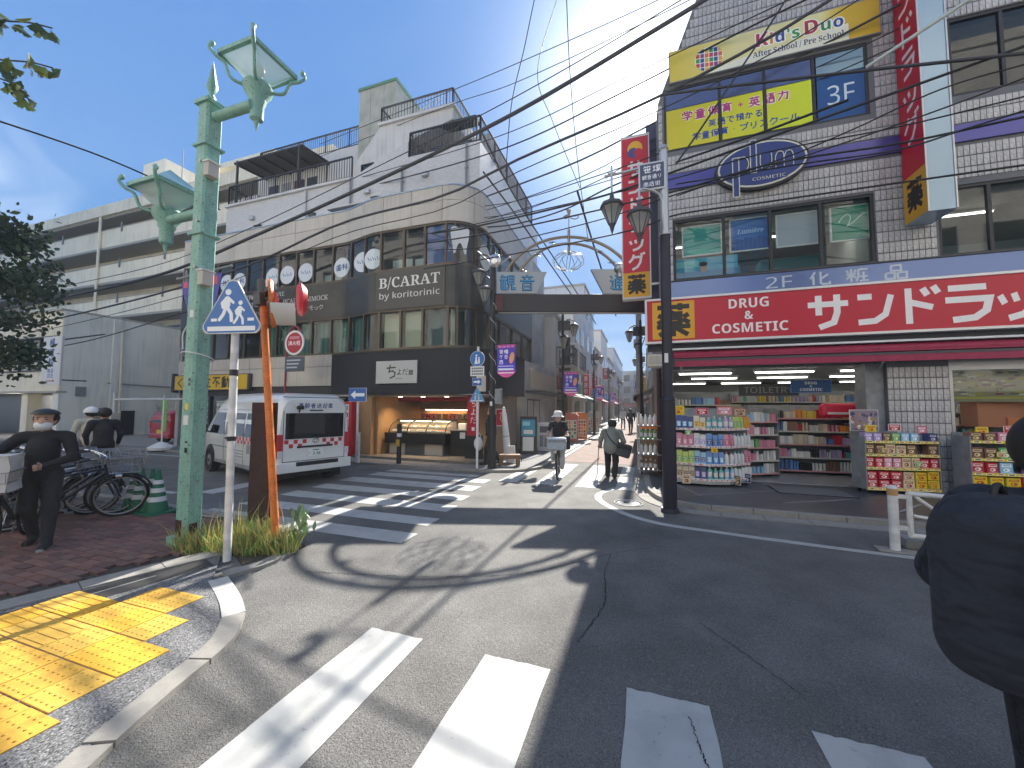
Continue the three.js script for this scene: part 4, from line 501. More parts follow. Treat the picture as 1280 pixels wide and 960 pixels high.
// ---------- racks and goods ----------
const GC = { white: [0.7, 0.7, 0.68], pink: [0.62, 0.25, 0.34], lilac: [0.45, 0.36, 0.56], blue: [0.12, 0.26, 0.55], sky: [0.3, 0.52, 0.7], teal: [0.12, 0.45, 0.42], green: [0.16, 0.4, 0.15], lime: [0.5, 0.6, 0.14], yellow: [0.72, 0.58, 0.08], orange: [0.75, 0.3, 0.05], red: [0.58, 0.04, 0.06], brown: [0.25, 0.13, 0.09], cream: [0.65, 0.56, 0.42], navy: [0.05, 0.07, 0.2], black: [0.03, 0.03, 0.035] };
const GM = {}; for (const k in GC) GM[k] = mat(lin(...GC[k]), 0.35);
const PR = {}; // small printed fronts shared by the packs
for (const [k, a, c] of [['red', '#c01c2c', '#f4e9e0'], ['yellow', '#e2c31c', '#b02a2a'], ['pink', '#d9889a', '#fff4f0'], ['lilac', '#a58fc4', '#f3eefa'], ['brown', '#6b4632', '#e7d2a0'], ['cream', '#dcc9a0', '#8c2f2f'], ['sky', '#8fc0dc', '#ffffff'], ['green', '#5fa24c', '#f2f4d0'], ['navy', '#2b3566', '#d8d4e8']]) PR[k] = print(96, 96, (g, w, h) => { fill(g, a, 0, 0, w, h); fill(g, c, 12, 14, 72, 24); fill(g, a, 20, 20, 56, 10); g.fillStyle = c; g.beginPath(); g.ellipse(48, 66, 26, 17, 0, 0, 7); g.fill(); g.fillStyle = a; g.beginPath(); g.ellipse(42, 66, 10, 9, 0, 0, 7); g.fill(); fill(g, c, 8, 88, 80, 3); });
const protos = {};
const gr = rng(123), vary = (c, group) => { c.userData.group = group; c.scale.set(0.94 + 0.06 * gr(), 0.86 + 0.14 * gr(), 1); c.rotation.y += (gr() - 0.5) * 0.16; return c; };
function pack(w, h, d, col, label, group, pos, ry, printed) {
  const key = ['pack', w, h, d, col, printed].join();
  if (!protos[key]) { const t = thing('goods_box', label, 'goods box', pos, ry, group); part('carton', RB(w, h, d, 0.006, 0, h / 2, 0, 0, 0, 0, 1), GM[col], t); if (PR[col]) part('printed_front', PL(w * 0.94, h * 0.94, 0, h / 2, d / 2 + 0.0015), PR[col], t); protos[key] = t; return t; }
  return vary(copy(protos[key], label, pos, ry), group);
}
function bottle(r, h, col, cap, label, group, pos, ry) {
  const key = ['bottle', r, h, col, cap].join();
  if (!protos[key]) { const t = thing('goods_bottle', label, 'bottle', pos, ry, group); part('body', LA([[0, 0], [r * 0.92, 0], [r, 0.012], [r, h * 0.68], [r * 0.8, h * 0.78], [r * 0.34, h * 0.84], [r * 0.34, h * 0.88]], 12), GM[col], t); part('cap', LA([[0, h], [r * 0.4, h * 0.985], [r * 0.42, h * 0.87], [0, h * 0.87]], 10), GM[cap], t); part('label_band', LA([[r * 1.015, h * 0.2], [r * 1.015, h * 0.58]], 12), GM.white, t); protos[key] = t; return t; }
  return vary(copy(protos[key], label, pos, ry), group);
}
function pouch(w, h, col, top, label, group, pos, ry) {
  const key = ['pouch', w, h, col, top].join();
  if (!protos[key]) {
    const t = thing('goods_pouch', label, 'pouch', pos, ry, group), g = new THREE.BoxGeometry(w, h, 0.07, 4, 5, 2), p = g.attributes.position; for (let i = 0; i < p.count; i++) { const u = (p.getY(i) / h + 0.5); p.setZ(i, p.getZ(i) * (1.05 - u * u * 0.95)); p.setX(i, p.getX(i) * (1 - 0.05 * Math.sin(u * 3.1))); p.setY(i, p.getY(i) + h / 2); } g.computeVertexNormals();
    part('bag', g, GM[col], t); part('label_panel', PL(w * 0.7, h * 0.42, 0, h * 0.36, 0.036, 0, -0.05), PR[top] || GM[top], t); protos[key] = t; return t;
  }
  return vary(copy(protos[key], label, pos, ry), group);
}
const railM = { yellow: print(256, 32, (g, w, h) => { fill(g, '#e0cf2a', 0, 0, w, h); const r = rng(2); for (let i = 0; i < 9; i++) { fill(g, '#f5f0d8', 6 + i * 28, 5, 20, 22); fill(g, i % 3 ? '#c02020' : '#222', 9 + i * 28, 10, 14, 11); } }), white: print(256, 32, (g, w, h) => { fill(g, '#d5d3cc', 0, 0, w, h); for (let i = 0; i < 8; i++) { fill(g, i % 2 ? '#f2efe6' : '#e6b8b8', 6 + i * 32, 4, 24, 24); fill(g, '#a02030', 10 + i * 32, 10, 15, 10); } }) };
{ // detergent rack with a rounded end on the left of the entrance
  const front = [[0.42, -9.42], [1.3, -9.27], [1.72, -9.4], [2.2, -9.88]], plan = [...front, [2.25, -10.1], [0.42, -10.1]];
  const t = thing('detergent_rack', 'four tier rack of detergent pouches and bottles left of the shop entrance', 'display rack', [1.3, 0.085, -9.7]);
  const ys = [0.24, 0.56, 0.94, 1.32];
  ys.forEach((y) => wp('shelf', slab(plan, y - 0.03, y), M.white, t));
  wp('base', slab(plan.map(([x, z]) => [1.3 + (x - 1.3) * 0.96, -9.75 + (z + 9.75) * 0.96]), 0.13, 0.2), M.alu, t); wp('back_panel', [BB(0.45, 2.2, 0.2, 1.75, -10.12, -10.09), BB(0.42, 0.44, 0.2, 1.6, -10.09, -9.5)], M.greyPaint, t);
  for (const [x, z] of [[0.5, -9.5], [1.3, -9.35], [2.1, -9.9], [2.1, -10.05], [0.5, -10.05]]) wp('caster', at(C(0.035, 0.035, 0.03, 0, 0, 0, 12), x, 0.12, z, 0, 0, Math.PI / 2), M.rubber, t);
  ys.forEach((y, k) => { for (let i = 0; i < 3; i++) { const [a, c] = [front[i], front[i + 1]], L = Math.hypot(c[0] - a[0], c[1] - a[1]); wp('price_rail', PL(L, 0.045, (a[0] + c[0]) / 2, y - 0.02, (a[1] + c[1]) / 2 + 0.008, -Math.atan2(c[1] - a[1], c[0] - a[0])), railM.white, t); } });
  popCards(t, [[-0.6, 1.62, 0.2, 0, 'yellow', 0.3, 0.2], [-0.1, 1.6, 0.28, 0.1, 'pink', 0.24, 0.16], [0.35, 1.62, 0.2, -0.5, 'orange', 0.3, 0.18], [0.7, 1.58, -0.05, -0.7, 'red', 0.26, 0.18], [-0.4, 1.14, 0.42, 0, 'white', 0.12, 0.1], [0.1, 0.78, 0.44, 0, 'yellow', 0.12, 0.1]]); const row = [
    [['p', 'black', 'pink'], ['p', 'cream', 'brown'], ['p', 'navy', 'lilac'], ['b', 'teal', 'white'], ['b', 'sky', 'white'], ['b', 'white', 'green'], ['b', 'white', 'pink']],
    [['p', 'teal', 'sky'], ['p', 'lime', 'green'], ['p', 'sky', 'navy'], ['p', 'blue', 'sky'], ['b', 'white', 'pink'], ['b', 'white', 'teal'], ['p', 'pink', 'red']],
    [['p', 'lilac', 'lilac'], ['p', 'pink', 'pink'], ['p', 'white', 'lilac'], ['p', 'blue', 'navy'], ['p', 'pink', 'red'], ['b', 'white', 'sky'], ['b', 'white', 'white']],
    [['p', 'lilac', 'pink'], ['p', 'navy', 'sky'], ['p', 'cream', 'yellow'], ['b', 'teal', 'white'], ['b', 'lilac', 'white'], ['p', 'lime', 'green'], ['p', 'orange', 'yellow']]], nm = ['bottom', 'second', 'third', 'top'], r = rng(17);
  const c = new THREE.CatmullRomCurve3(front.map(([x, z]) => V(x + (0.02), 0, z - 0.09)), false, 'catmullrom', 0.1);
  row.forEach((kinds, k) => { const n = 17; for (let i = 0; i < n; i++) { const u = (i + 0.5) / n, p = c.getPointAt(u), tg = c.getTangentAt(u), ry = -Math.atan2(tg.z, tg.x), [s, a, b] = kinds[Math.floor(u * kinds.length)], h = k === 3 ? 0.3 : 0.25 + 0.01 * Math.floor(r() * 3); const lab = (x) => a + ' ' + x + ', ' + ORD[i] + ' from the left on the ' + nm[k] + ' shelf of the detergent rack'; if (r() > 0.95) continue; if (s === 'p') pouch(0.115, 0.27, a, b, lab('pouch'), a + ' pouches on the detergent rack', [p.x, ys[k], p.z], ry); else bottle(0.046, 0.27, a, b, lab('bottle'), a + ' bottles on the detergent rack', [p.x, ys[k], p.z], ry); } });
  [[0.85, 0.22, -9.31, 0.17], [1.85, 0.22, -9.5, -0.7], [2.1, 0.24, -9.76, -0.75]].forEach(([x, y, z, ry], i) => { const p = thing('price_card', ['white price card at the left of the detergent rack base', 'white price card under the rounded end of the detergent rack', 'white price card at the far right of the detergent rack base'][i], 'price card', [x, y, z], ry); part('card', B(0.17, 0.2, 0.004), M.white, p); part('print', PL(0.15, 0.18, 0, 0, 0.004), PR[['cream', 'brown', 'navy'][i]], p); });
}
function popCards(t, list) { list.forEach(([x, y, z, ry, c, w = 0.2, h = 0.14], i) => { const k = part('pop_card', at(B(w, h, 0.004), x, y, z, 0, ry), GM[c], t); part('card_print', at(PL(w * 0.9, h * 0.86), x + 0.003 * Math.sin(ry), y, z + 0.003 * Math.cos(ry), 0, ry), PR[['yellow', 'red', 'pink', 'cream', 'green'][i % 5]], k); }); }
function snackRack(p, ry, w, label, side, ys, kinds, nm, per) {
  const t = thing('snack_rack', label, 'display rack', p, ry), d = 0.42;
  for (const y of ys) part('shelf', RB(w, 0.025, d, 0.004, 0, y - 0.0125, 0), M.white, t);
  for (const s of [-1, 1]) part('side_panel', [B(0.02, ys[ys.length - 1], d, s * w / 2, ys[ys.length - 1] / 2 + 0.08, 0)], M.greyPaint, t);
  part('back_panel', B(w, 1.15, 0.02, 0, 0.65, -d / 2), M.greyPaint, t); part('base', B(w, 0.06, d, 0, 0.1, 0), M.alu, t);
  for (const sx of [-1, 1]) for (const sz of [-1, 1]) { const c = part('caster', [at(C(0.04, 0.04, 0.03, 0, 0, 0, 14), sx * (w / 2 - 0.08), 0.04, sz * (d / 2 - 0.06), 0, 0, Math.PI / 2), B(0.05, 0.03, 0.05, sx * (w / 2 - 0.08), 0.075, sz * (d / 2 - 0.06))], M.rubber, t); }
  for (const y of ys) part('price_rail', PL(w, 0.05, 0, y - 0.02, d / 2 + 0.006), railM.yellow, t);
  popCards(t, [[-0.45, 1.28, 0.1, 0.1, 'yellow'], [0.0, 1.3, 0.05, -0.15, 'white'], [0.42, 1.27, 0.12, 0.2, 'red'], [-0.3, 0.86, 0.235, 0, 'yellow', 0.12, 0.09], [0.25, 0.61, 0.235, 0, 'white', 0.12, 0.09], [0.5, 0.2, 0.235, 0, 'yellow', 0.14, 0.1]]); const cs = Math.cos(ry), sn = Math.sin(ry), r = rng(p[0] * 100 | 0);
  kinds.forEach((row, k) => { const n = per[k]; for (let i = 0; i < n; i++) { const col = row[Math.floor(i / n * row.length)], bw = w / n * 0.9, gap = (k + 1 < ys.length ? ys[k + 1] - ys[k] : 0.22) - 0.06, st = k === 0 ? 2 : 1, h = Math.min(gap / st - 0.005, k === 0 ? 0.2 : 0.2), lx = -w / 2 + w / n * (i + 0.5), lz = d / 2 - 0.1; for (let q = 0; q < st; q++) if (r() > 0.07 || q < st - 1) pack(+bw.toFixed(3), +h.toFixed(3), 0.16, col, col + ' box ' + ORD[i] + ' from left, ' + ['bottom', 'second', 'third', 'top'][k] + ' tier' + (k ? '' : q ? ' upper layer' : ' lower layer') + ', ' + nm, col + ' boxes on the ' + nm, [p[0] + lx * cs + lz * sn, p[1] + ys[k] + q * (h + 0.004) + 0.001, p[2] - lx * sn + lz * cs], ry + (r() - 0.5) * 0.08); } });
  return t;
}
snackRack([4.75, 0.085, -9.95], 0.16, 1.26, 'snack rack with red and yellow boxes beside the tiled pillar', 1, [0.12, 0.52, 0.78, 1.04], [['red', 'red', 'cream', 'yellow', 'yellow'], ['red', 'pink', 'cream', 'red'], ['brown', 'cream', 'brown', 'brown'], ['lilac', 'brown', 'green', 'sky', 'lilac', 'navy']], 'pillar snack rack', [6, 8, 7, 8]);
snackRack([6.35, 0.085, -9.75], 0.05, 1.4, 'snack rack under a clear canopy right of the tiled pillar', 1, [0.12, 0.52, 0.78, 1.1], [['yellow', 'yellow', 'red', 'yellow'], ['red', 'sky', 'pink', 'yellow'], ['brown', 'green', 'cream', 'brown'], ['brown', 'pink', 'red', 'cream']], 'canopied snack rack', [6, 7, 7, 7]);
{ const p = thing('display_board', 'cardboard display board of sweets standing on the snack rack end', 'display board', [4.3, 1.3, -9.98], 0.16); part('board', B(0.52, 0.44, 0.02, 0, 0.22, 0), M.white, p); part('print', PL(0.5, 0.42, 0, 0.22, 0.012), print(256, 220, (g, w, h) => { fill(g, '#8a7a86', 0, 0, w, h); const r = rng(9); for (let i = 0; i < 46; i++) { g.fillStyle = ['#5a4a78', '#cfc3b4', '#9a6a5a', '#3d2f52', '#d9d0d4', '#a88a4a'][i % 6]; g.beginPath(); g.ellipse(r() * w, 40 + r() * (h - 40), 12 + r() * 16, 8 + r() * 12, r() * 3, 0, 7); g.fill(); } }), p);
  const q = thing('display_topper', 'rounded bright red display topper inside the shop doorway', 'display', [4.35, 1.55, -11.2]); part('body', RB(0.75, 0.34, 0.2, 0.1, 0, 0.17, 0, 0, 0, 0, 4), mat(lin(0.7, 0.02, 0.06), 0.35), q); part('panel', RB(0.5, 0.05, 0.02, 0.01, 0, 0.1, 0.105), M.white, q);
  const o = thing('cardboard_box', 'orange brown cardboard box standing in the shop window', 'box', [6.75, 1.4, -10.7], 0.1); part('carton', RB(0.8, 0.62, 0.4, 0.01, 0, 0.31, 0), mat(lin(0.55, 0.2, 0.1), 0.6), o); part('flap', B(0.5, 0.2, 0.02, 0.3, 0.1, 0.22), mat(lin(0.75, 0.22, 0.06), 0.6), o); }
// bottle shelf along the side street
{
  const t = thing('bottle_stand', 'narrow metal stand of white and green bottles facing the shopping street', 'display rack', [0.12, 0.085, -10.55], 0.12), ys = [0.12, 0.5, 0.88, 1.22];
  for (const y of ys) part('shelf', RB(0.55, 0.025, 0.42, 0.004, 0, y, 0), M.greyPaint, t); for (const sx of [-1, 1]) for (const sz of [-1, 1]) part('post', B(0.025, 1.5, 0.025, sx * 0.27, 0.8, sz * 0.2), M.alu, t); part('end_panel', B(0.02, 1.3, 0.42, 0.29, 0.75, 0), M.greyPaint, t);
  for (const sx of [-1, 1]) part('caster', at(C(0.04, 0.04, 0.03, 0, 0, 0, 12), sx * 0.22, 0.04, 0.15, 0, 0, Math.PI / 2), M.rubber, t);
  const kin = [['brown', 'white'], ['white', 'green'], ['green', 'white'], ['white', 'white']], nm = ['bottom', 'second', 'third', 'top'];
  ys.forEach((y, k) => { for (let i = 0; i < 5; i++) { const a = 0.12, lx = -0.22 + i * 0.11, lz = 0.12; bottle(0.044, 0.28, kin[k][0], kin[k][1], kin[k][0] + ' bottle, ' + ORD[i] + ' from the left on the ' + nm[k] + ' shelf of the street stand', nm[k] + ' shelf bottles on the street stand', [0.12 + lx * Math.cos(a) + lz * Math.sin(a), 0.085 + y + 0.014, -10.55 - lx * Math.sin(a) + lz * Math.cos(a)], 0); } });
  const c = thing('crate_stack', 'orange crate on a brown stand behind the street bottle stand', 'crate', [0.15, 0.03, -12.4]); part('stand', RB(0.5, 1.1, 0.5, 0.02, 0, 0.55, 0), M.wood, c); part('crate', [B(0.55, 0.25, 0.02, 0, 1.24, 0.25), B(0.55, 0.25, 0.02, 0, 1.24, -0.25), B(0.02, 0.25, 0.5, 0.27, 1.24, 0), B(0.02, 0.25, 0.5, -0.27, 1.24, 0), B(0.55, 0.02, 0.5, 0, 1.12, 0)], M.orange, c);
}
// shelving inside: the goods are a mass behind the entrance
function shelving(p, ry, w, h, n, label, seed, cols) {
  const t = thing('shop_shelving', label, 'shelving', p, ry), d = 0.4, r = rng(seed), G = [], ys = [];
  for (let i = 0; i < n; i++) { const y = 0.08 + i * (h - 0.1) / n; ys.push(y); part('shelf', B(w, 0.02, d, 0, y, 0), M.white, t); part('price_rail', B(w, 0.035, 0.008, 0, y, d / 2 + 0.006), i % 2 ? mat(lin(0.6, 0.58, 0.5), 0.5) : mat(lin(0.6, 0.3, 0.3), 0.5), t); }
  part('back_panel', B(w, h, 0.02, 0, h / 2, -d / 2), M.greyPaint, t); for (const s of [-1, 1]) part('end_panel', B(0.02, h, d, s * (w / 2 + 0.01), h / 2, 0), M.greyPaint, t);
  for (const y of ys) { let x = -w / 2 + 0.04; const gap = (h - 0.1) / n - 0.05; while (x < w / 2 - 0.1) { const k = 1 + Math.floor(r() * 4), gw = 0.035 + r() * 0.075, gh = gap * (0.5 + r() * 0.42), c = lin(...GC[cols[Math.floor(r() * cols.length)]]), rd = r() > 0.6; for (let i = 0; i < k && x < w / 2 - gw; i++, x += gw + 0.006) G.push(tint(rd ? C(gw * 0.45, gw * 0.4, gh, x + gw / 2, y + 0.01 + gh / 2, d / 2 - 0.08, 8) : B(gw, gh, 0.12, x + gw / 2, y + 0.01 + gh / 2, d / 2 - 0.08 + (r() - 0.5) * 0.02), c.clone().multiplyScalar(0.8 + 0.4 * r()))); } }
  stuffPart('goods', G, M.vc, t); return t;
}
const mix1 = ['white', 'white', 'white', 'white', 'cream', 'lilac', 'black', 'pink', 'red', 'sky', 'cream', 'blue', 'teal', 'brown', 'lilac', 'yellow', 'orange'];
shelving([3.75, 0.1, -12.0], 0.05, 2.3, 1.75, 5, 'low shelving of boxed goods facing the shop entrance', 31, mix1);
shelving([5.05, 0.1, -11.9], -Math.PI / 2 + 0.12, 2.6, 1.6, 5, 'side shelving of blue and white goods right of the entrance', 33, ['blue', 'sky', 'white', 'white', 'navy', 'pink']);
shelving([2.6, 0.1, -11.1], 0.5, 0.9, 1.65, 5, 'short end shelving of white bottles behind the detergent rack', 35, ['white', 'white', 'green', 'sky', 'pink']);
shelving([1.6, 0.1, -13.2], 0, 1.7, 2.1, 6, 'tall shelving of boxes deep on the left of the shop', 37, mix1);
shelving([4.4, 0.1, -15.6], 0, 7.2, 2.25, 6, 'long back wall shelving of boxes across the shop', 39, mix1);
shelving([8.0, 0.1, -12.2], 0, 2.8, 1.9, 6, 'shelving behind the right shop window', 41, mix1);
{
  const s = thing('hanging_sign', 'dark hanging sign lettered TOILETRY above the shop aisles', 'sign', [3.4, 2.12, -13]); part('board', B(1.5, 0.34, 0.03, 0, 0.17, 0), M.darkGrey, s); part('lettering', PL(1.45, 0.3, 0, 0.17, 0.018), print(512, 106, (g, w, h) => { fill(g, '#3a3a3c', 0, 0, w, h); latin(g, 'TOILETRY', w / 2, h / 2, 84, '#8f8f8c', '', 'sans-serif', 'center', 440); }), s);
  const q = thing('hanging_sign', 'blue hanging sign with white letters above the shop aisles', 'sign', [4.4, 2.2, -12.9]); part('board', B(0.95, 0.36, 0.03, 0, 0.18, 0), GM.blue, q); part('lettering', PL(0.92, 0.34, 0, 0.18, 0.018), print(256, 96, (g, w, h) => { fill(g, '#1f4f8f', 0, 0, w, h); latin(g, 'DRUG', w / 2, 22, 30, '#e2e8ee', 'bold', 'sans-serif', 'center'); latin(g, '&', w / 2, 48, 22, '#e2e8ee', 'bold', 'sans-serif', 'center'); latin(g, 'COSMETIC', w / 2, 74, 30, '#e2e8ee', 'bold', 'sans-serif', 'center'); }), q);
}
{ const u = thing('wall_unit', 'cream air conditioner unit at the end of the red sign', 'air conditioner', [0.3, 2.75, -10.05]); part('case', RB(0.42, 0.3, 0.3, 0.03, 0, 0.15, 0), M.cream, u); part('grille', [0, 1, 2, 3].map((i) => B(0.36, 0.012, 0.01, 0, 0.08 + i * 0.05, 0.153)), M.greyPaint, u); }
// ---------- curved commercial building on the left corner ----------
function plan(upper) { // plan line of its street front, left to right and round the corner; the upper storeys turn in earlier than the shop fascia
  const P = [], add = (x, z) => P.push([x, z]);
  for (let x = -18.9; x < -10.45; x += 0.5) add(x, -11.12);
  for (let i = 0; i <= 14; i++) { const t = i / 14; add(-10.4 + t * 2.0, -11.12 + 0.36 * (t * t * (3 - 2 * t))); }
  for (let x = -8.1; x < -6.2; x += 0.5) add(x, -10.76);
  const cx = upper ? -6.1 : -5.9, R = upper ? 1.1 : 1.5, ze = upper ? -17.5 : -14.25; for (let i = 0; i <= 14; i++) { const a = Math.PI / 2 * (1 - i / 14); add(cx + R * Math.cos(a), -10.76 - R + R * Math.sin(a)); }
  for (let z = -12.7; z > ze; z -= 0.5) add(cx + R, z); add(cx + R, ze); return P;
}
let FP = plan(true), FL, FEND;
function measure(P) { FP = P; FL = [0]; for (let i = 1; i < FP.length; i++) FL.push(FL[i - 1] + Math.hypot(FP[i][0] - FP[i - 1][0], FP[i][1] - FP[i - 1][1])); FEND = FL[FL.length - 1]; }
measure(FP);
function onPath(s) { s = Math.min(FEND - 1e-6, Math.max(0, s)); let i = 1; while (FL[i] < s) i++; const t = (s - FL[i - 1]) / (FL[i] - FL[i - 1]), a = FP[i - 1], b = FP[i], L = FL[i] - FL[i - 1]; return [a[0] + (b[0] - a[0]) * t, a[1] + (b[1] - a[1]) * t, -(b[1] - a[1]) / L, (b[0] - a[0]) / L]; } // x, z, outward normal
const sAt = (x) => { let i = 1; while (FP[i][0] < x && i < FP.length - 1) i++; return FL[i - 1] + (x - FP[i - 1][0]) / Math.max(1e-6, FP[i][0] - FP[i - 1][0]) * (FL[i] - FL[i - 1]); };
function strip(s0, s1, y0, y1, off, th, uvw) { // slab that follows the front; off = how far its face stands proud of the line
  const ss = [s0]; for (const l of FL) if (l > s0 + 0.03 && l < s1 - 0.03) ss.push(l); ss.push(s1);
  const P = [], U = [], I = []; const q = (s) => { const [x, z, nx, nz] = onPath(s); return [[x + nx * off, z + nz * off], [x + nx * (off - th), z + nz * (off - th)]]; };
  const quad = (a, b, c, d, ua, ub, uc, ud) => { const k = P.length / 3; P.push(...a, ...b, ...c, ...d); U.push(...ua, ...ub, ...uc, ...ud); I.push(k, k + 1, k + 2, k, k + 2, k + 3); };
  for (let i = 0; i < ss.length - 1; i++) {
    const [a, ab] = q(ss[i]), [b, bb] = q(ss[i + 1]), u0 = uvw ? (ss[i] - s0) / (s1 - s0) : ss[i], u1 = uvw ? (ss[i + 1] - s0) / (s1 - s0) : ss[i + 1], v0 = uvw ? 0 : y0, v1 = uvw ? 1 : y1;
    quad([a[0], y0, a[1]], [b[0], y0, b[1]], [b[0], y1, b[1]], [a[0], y1, a[1]], [u0, v0], [u1, v0], [u1, v1], [u0, v1]);
    if (th) { quad([a[0], y1, a[1]], [b[0], y1, b[1]], [bb[0], y1, bb[1]], [ab[0], y1, ab[1]], [u0, 0], [u1, 0], [u1, th], [u0, th]); quad([ab[0], y0, ab[1]], [bb[0], y0, bb[1]], [b[0], y0, b[1]], [a[0], y0, a[1]], [u0, 0], [u1, 0], [u1, th], [u0, th]); quad([bb[0], y0, bb[1]], [ab[0], y0, ab[1]], [ab[0], y1, ab[1]], [bb[0], y1, bb[1]], [u1, v0], [u0, v0], [u0, v1], [u1, v1]); }
    if (th && i === 0) quad([ab[0], y0, ab[1]], [a[0], y0, a[1]], [a[0], y1, a[1]], [ab[0], y1, ab[1]], [0, v0], [th, v0], [th, v1], [0, v1]);
    if (th && i === ss.length - 2) quad([b[0], y0, b[1]], [bb[0], y0, bb[1]], [bb[0], y1, bb[1]], [b[0], y1, b[1]], [0, v0], [th, v0], [th, v1], [0, v1]);
  }
  const g = new THREE.BufferGeometry(); g.setAttribute('position', new THREE.BufferAttribute(new Float32Array(P), 3)); g.setAttribute('uv', new THREE.BufferAttribute(new Float32Array(U), 2)); g.setIndex(I); g.computeVertexNormals(); return g.toNonIndexed();
}
function railing(root, pts, y0, y1, m, gap = 0.13, name = 'railing') { // metal balcony railing along [x, z] points
  const top = [], bal = [];
  for (let i = 0; i < pts.length - 1; i++) {
    const [a, b] = [pts[i], pts[i + 1]], L = Math.hypot(b[0] - a[0], b[1] - a[1]), n = Math.round(L / gap);
    top.push(bar([a[0], y1, a[1]], [b[0], y1, b[1]], 0.06, 0.05), bar([a[0], y0 + 0.06, a[1]], [b[0], y0 + 0.06, b[1]], 0.04, 0.04));
    for (let k = 0; k <= n; k++) { const x = a[0] + (b[0] - a[0]) * k / n, z = a[1] + (b[1] - a[1]) * k / n; if (k % 11 === 0 || k === n) top.push(B(0.05, y1 - y0, 0.05, x, (y0 + y1) / 2, z)); else bal.push(B(0.018, y1 - y0 - 0.06, 0.018, x, (y0 + y1) / 2 + 0.02, z)); }
  }
  const r = wp(name, top, m, root); const q = wp('balusters', bal, m, r, root); q.userData.kind = 'stuff'; return r;
}
const tileBond = tex(512, (x, y) => { const row = Math.floor(y / 32), xx = (x + (row % 2) * 32) % 64, j = (y % 32) < 3 || xx < 3; const n = hash2(Math.floor((x + (row % 2) * 32) / 64) % 8, row, 5); return j ? 0.55 : 0.86 + 0.12 * n + 0.05 * (hash2(x, y, 2) - 0.5); });
{
  const b = thing('curved_commercial_building', 'curved corner building with long window bands, beige panels and tiled upper storeys', 'building', [-11, 0, -11.1]);
  const darkBand = mat(lin(0.05, 0.048, 0.043), 0.3, { grain: tex(256, (x, y) => 0.55 + 0.75 * fbm(x / 32, y / 32, 4, 13, 8, 8)), scale: 2.2, metal: 0.25 }), charcoal = mat(lin(0.016, 0.017, 0.021), 0.7), bronze = mat(lin(0.11, 0.085, 0.06), 0.4, { metal: 0.5 });
  const sL = sAt(-10.62), put = (name, s0, s1, y0, y1, off, th, m, parent = b) => { const g = strip(s0, s1, y0, y1, off, th); g.translate(-b.position.x, -b.position.y, -b.position.z); const o = new THREE.Mesh(g, m); o.name = name; parent.add(o); return o; };
  // cladding panels, one by one
  const bm = [[0.6, 0.55, 0.47], [0.58, 0.53, 0.455], [0.62, 0.57, 0.49]].map((c) => mat(lin(...c), 0.42, { grain: streakT, scale: 5 })); bm.forEach((m) => { m.userData.metres = false; });
  const cuts = [0, ...[-17.5, -15.9, -14.3, -12.6, -10.8, -9.3, -8.3, -7.2, -6.05].map(sAt), FEND - 6.3, FEND - 5.2, FEND - 3.5, FEND - 1.7, FEND]; const r = rng(12);
  for (let i = 0; i < cuts.length - 1; i++) { put('cladding_panel', cuts[i] + 0.008, cuts[i + 1] - 0.008, 7.7, 8.38, 0.05, 0.1, bm[Math.floor(r() * 3)]); put('cladding_panel', cuts[i] + 0.008, cuts[i + 1] - 0.008, 8.395, 8.87, 0.05, 0.1, bm[Math.floor(r() * 3)]); }
  put('parapet_core', 0, FEND, 7.62, 8.84, -0.02, 0.25, M.dark); put('coping', 0, FEND, 8.875, 8.92, 0.07, 0.32, mat(lin(0.35, 0.42, 0.5), 0.25, { metal: 0.6 }));
  put('lettering_band', 0, FEND, 4.95, 6.28, 0.04, 0.3, darkBand);
  for (const x of [-15.6, -12.4, -10.0, -8.55, -5.85]) { const s = sAt(x); put('band_seam', s - 0.006, s + 0.006, 4.96, 6.27, 0.043, 0.03, M.black); }
  measure(plan(false)); const sF = sAt(-10.62); put('fascia', sF, FEND, 2.16, 3.6, 0.06, 0.3, charcoal); put('fascia_trim', sF, FEND, 3.56, 3.6, 0.08, 0.3, M.black); wp('fascia_top', slab([[-10.5, -11.4], [-10.3, -11.1], [-8.3, -10.85], [-6, -10.85], [-5, -11.3], [-4.5, -12.2], [-4.5, -14.2], [-10.5, -14.2]], 3.5, 3.56), M.dark, b); measure(plan(true));
  for (const [x0, x1] of [[-18.85, -16.8], [-16.78, -14.7], [-14.68, -12.7], [-12.68, -10.64]]) { put('cladding_panel', sAt(x0), sAt(x1), 3.2, 3.62, 0.05, 0.1, bm[1]); put('cladding_panel', sAt(x0), sAt(x1), 2.5, 3.185, 0.05, 0.1, bm[0]); }
  put('wall_core', 0, sL, 2.3, 3.62, -0.01, 0.25, M.dark);
  // window bands: mullions and panes one by one
  const band = (y0, y1, cutX, extra, interior) => {
    const f = put('window_band', 0, FEND, y0, y0 + 0.07, 0.02, 0.12, bronze); put('window_head', 0, FEND, y1 - 0.07, y1, 0.02, 0.12, bronze);
    const ss = [0.03, ...cutX.map(sAt), ...extra.map((e) => FEND - e)];
    for (const s of ss) put('mullion', Math.max(0, s - 0.035), Math.min(FEND, s + 0.035), y0 + 0.07, y1 - 0.07, 0.02, 0.12, bronze, f);
    for (let i = 0; i < ss.length - 1; i++) put('pane', ss[i] + 0.035, ss[i + 1] - 0.035, y0 + 0.07, y1 - 0.07, -0.03, 0, M.glass, f);
    interior.forEach(([i0, m, off, yA, yB]) => put('window_blind', ss[i0] + 0.05, ss[i0 + 1] - 0.05, yA ?? y0 + 0.08, yB ?? y1 - 0.08, off ?? -0.22, 0, m));
    return ss;
  };
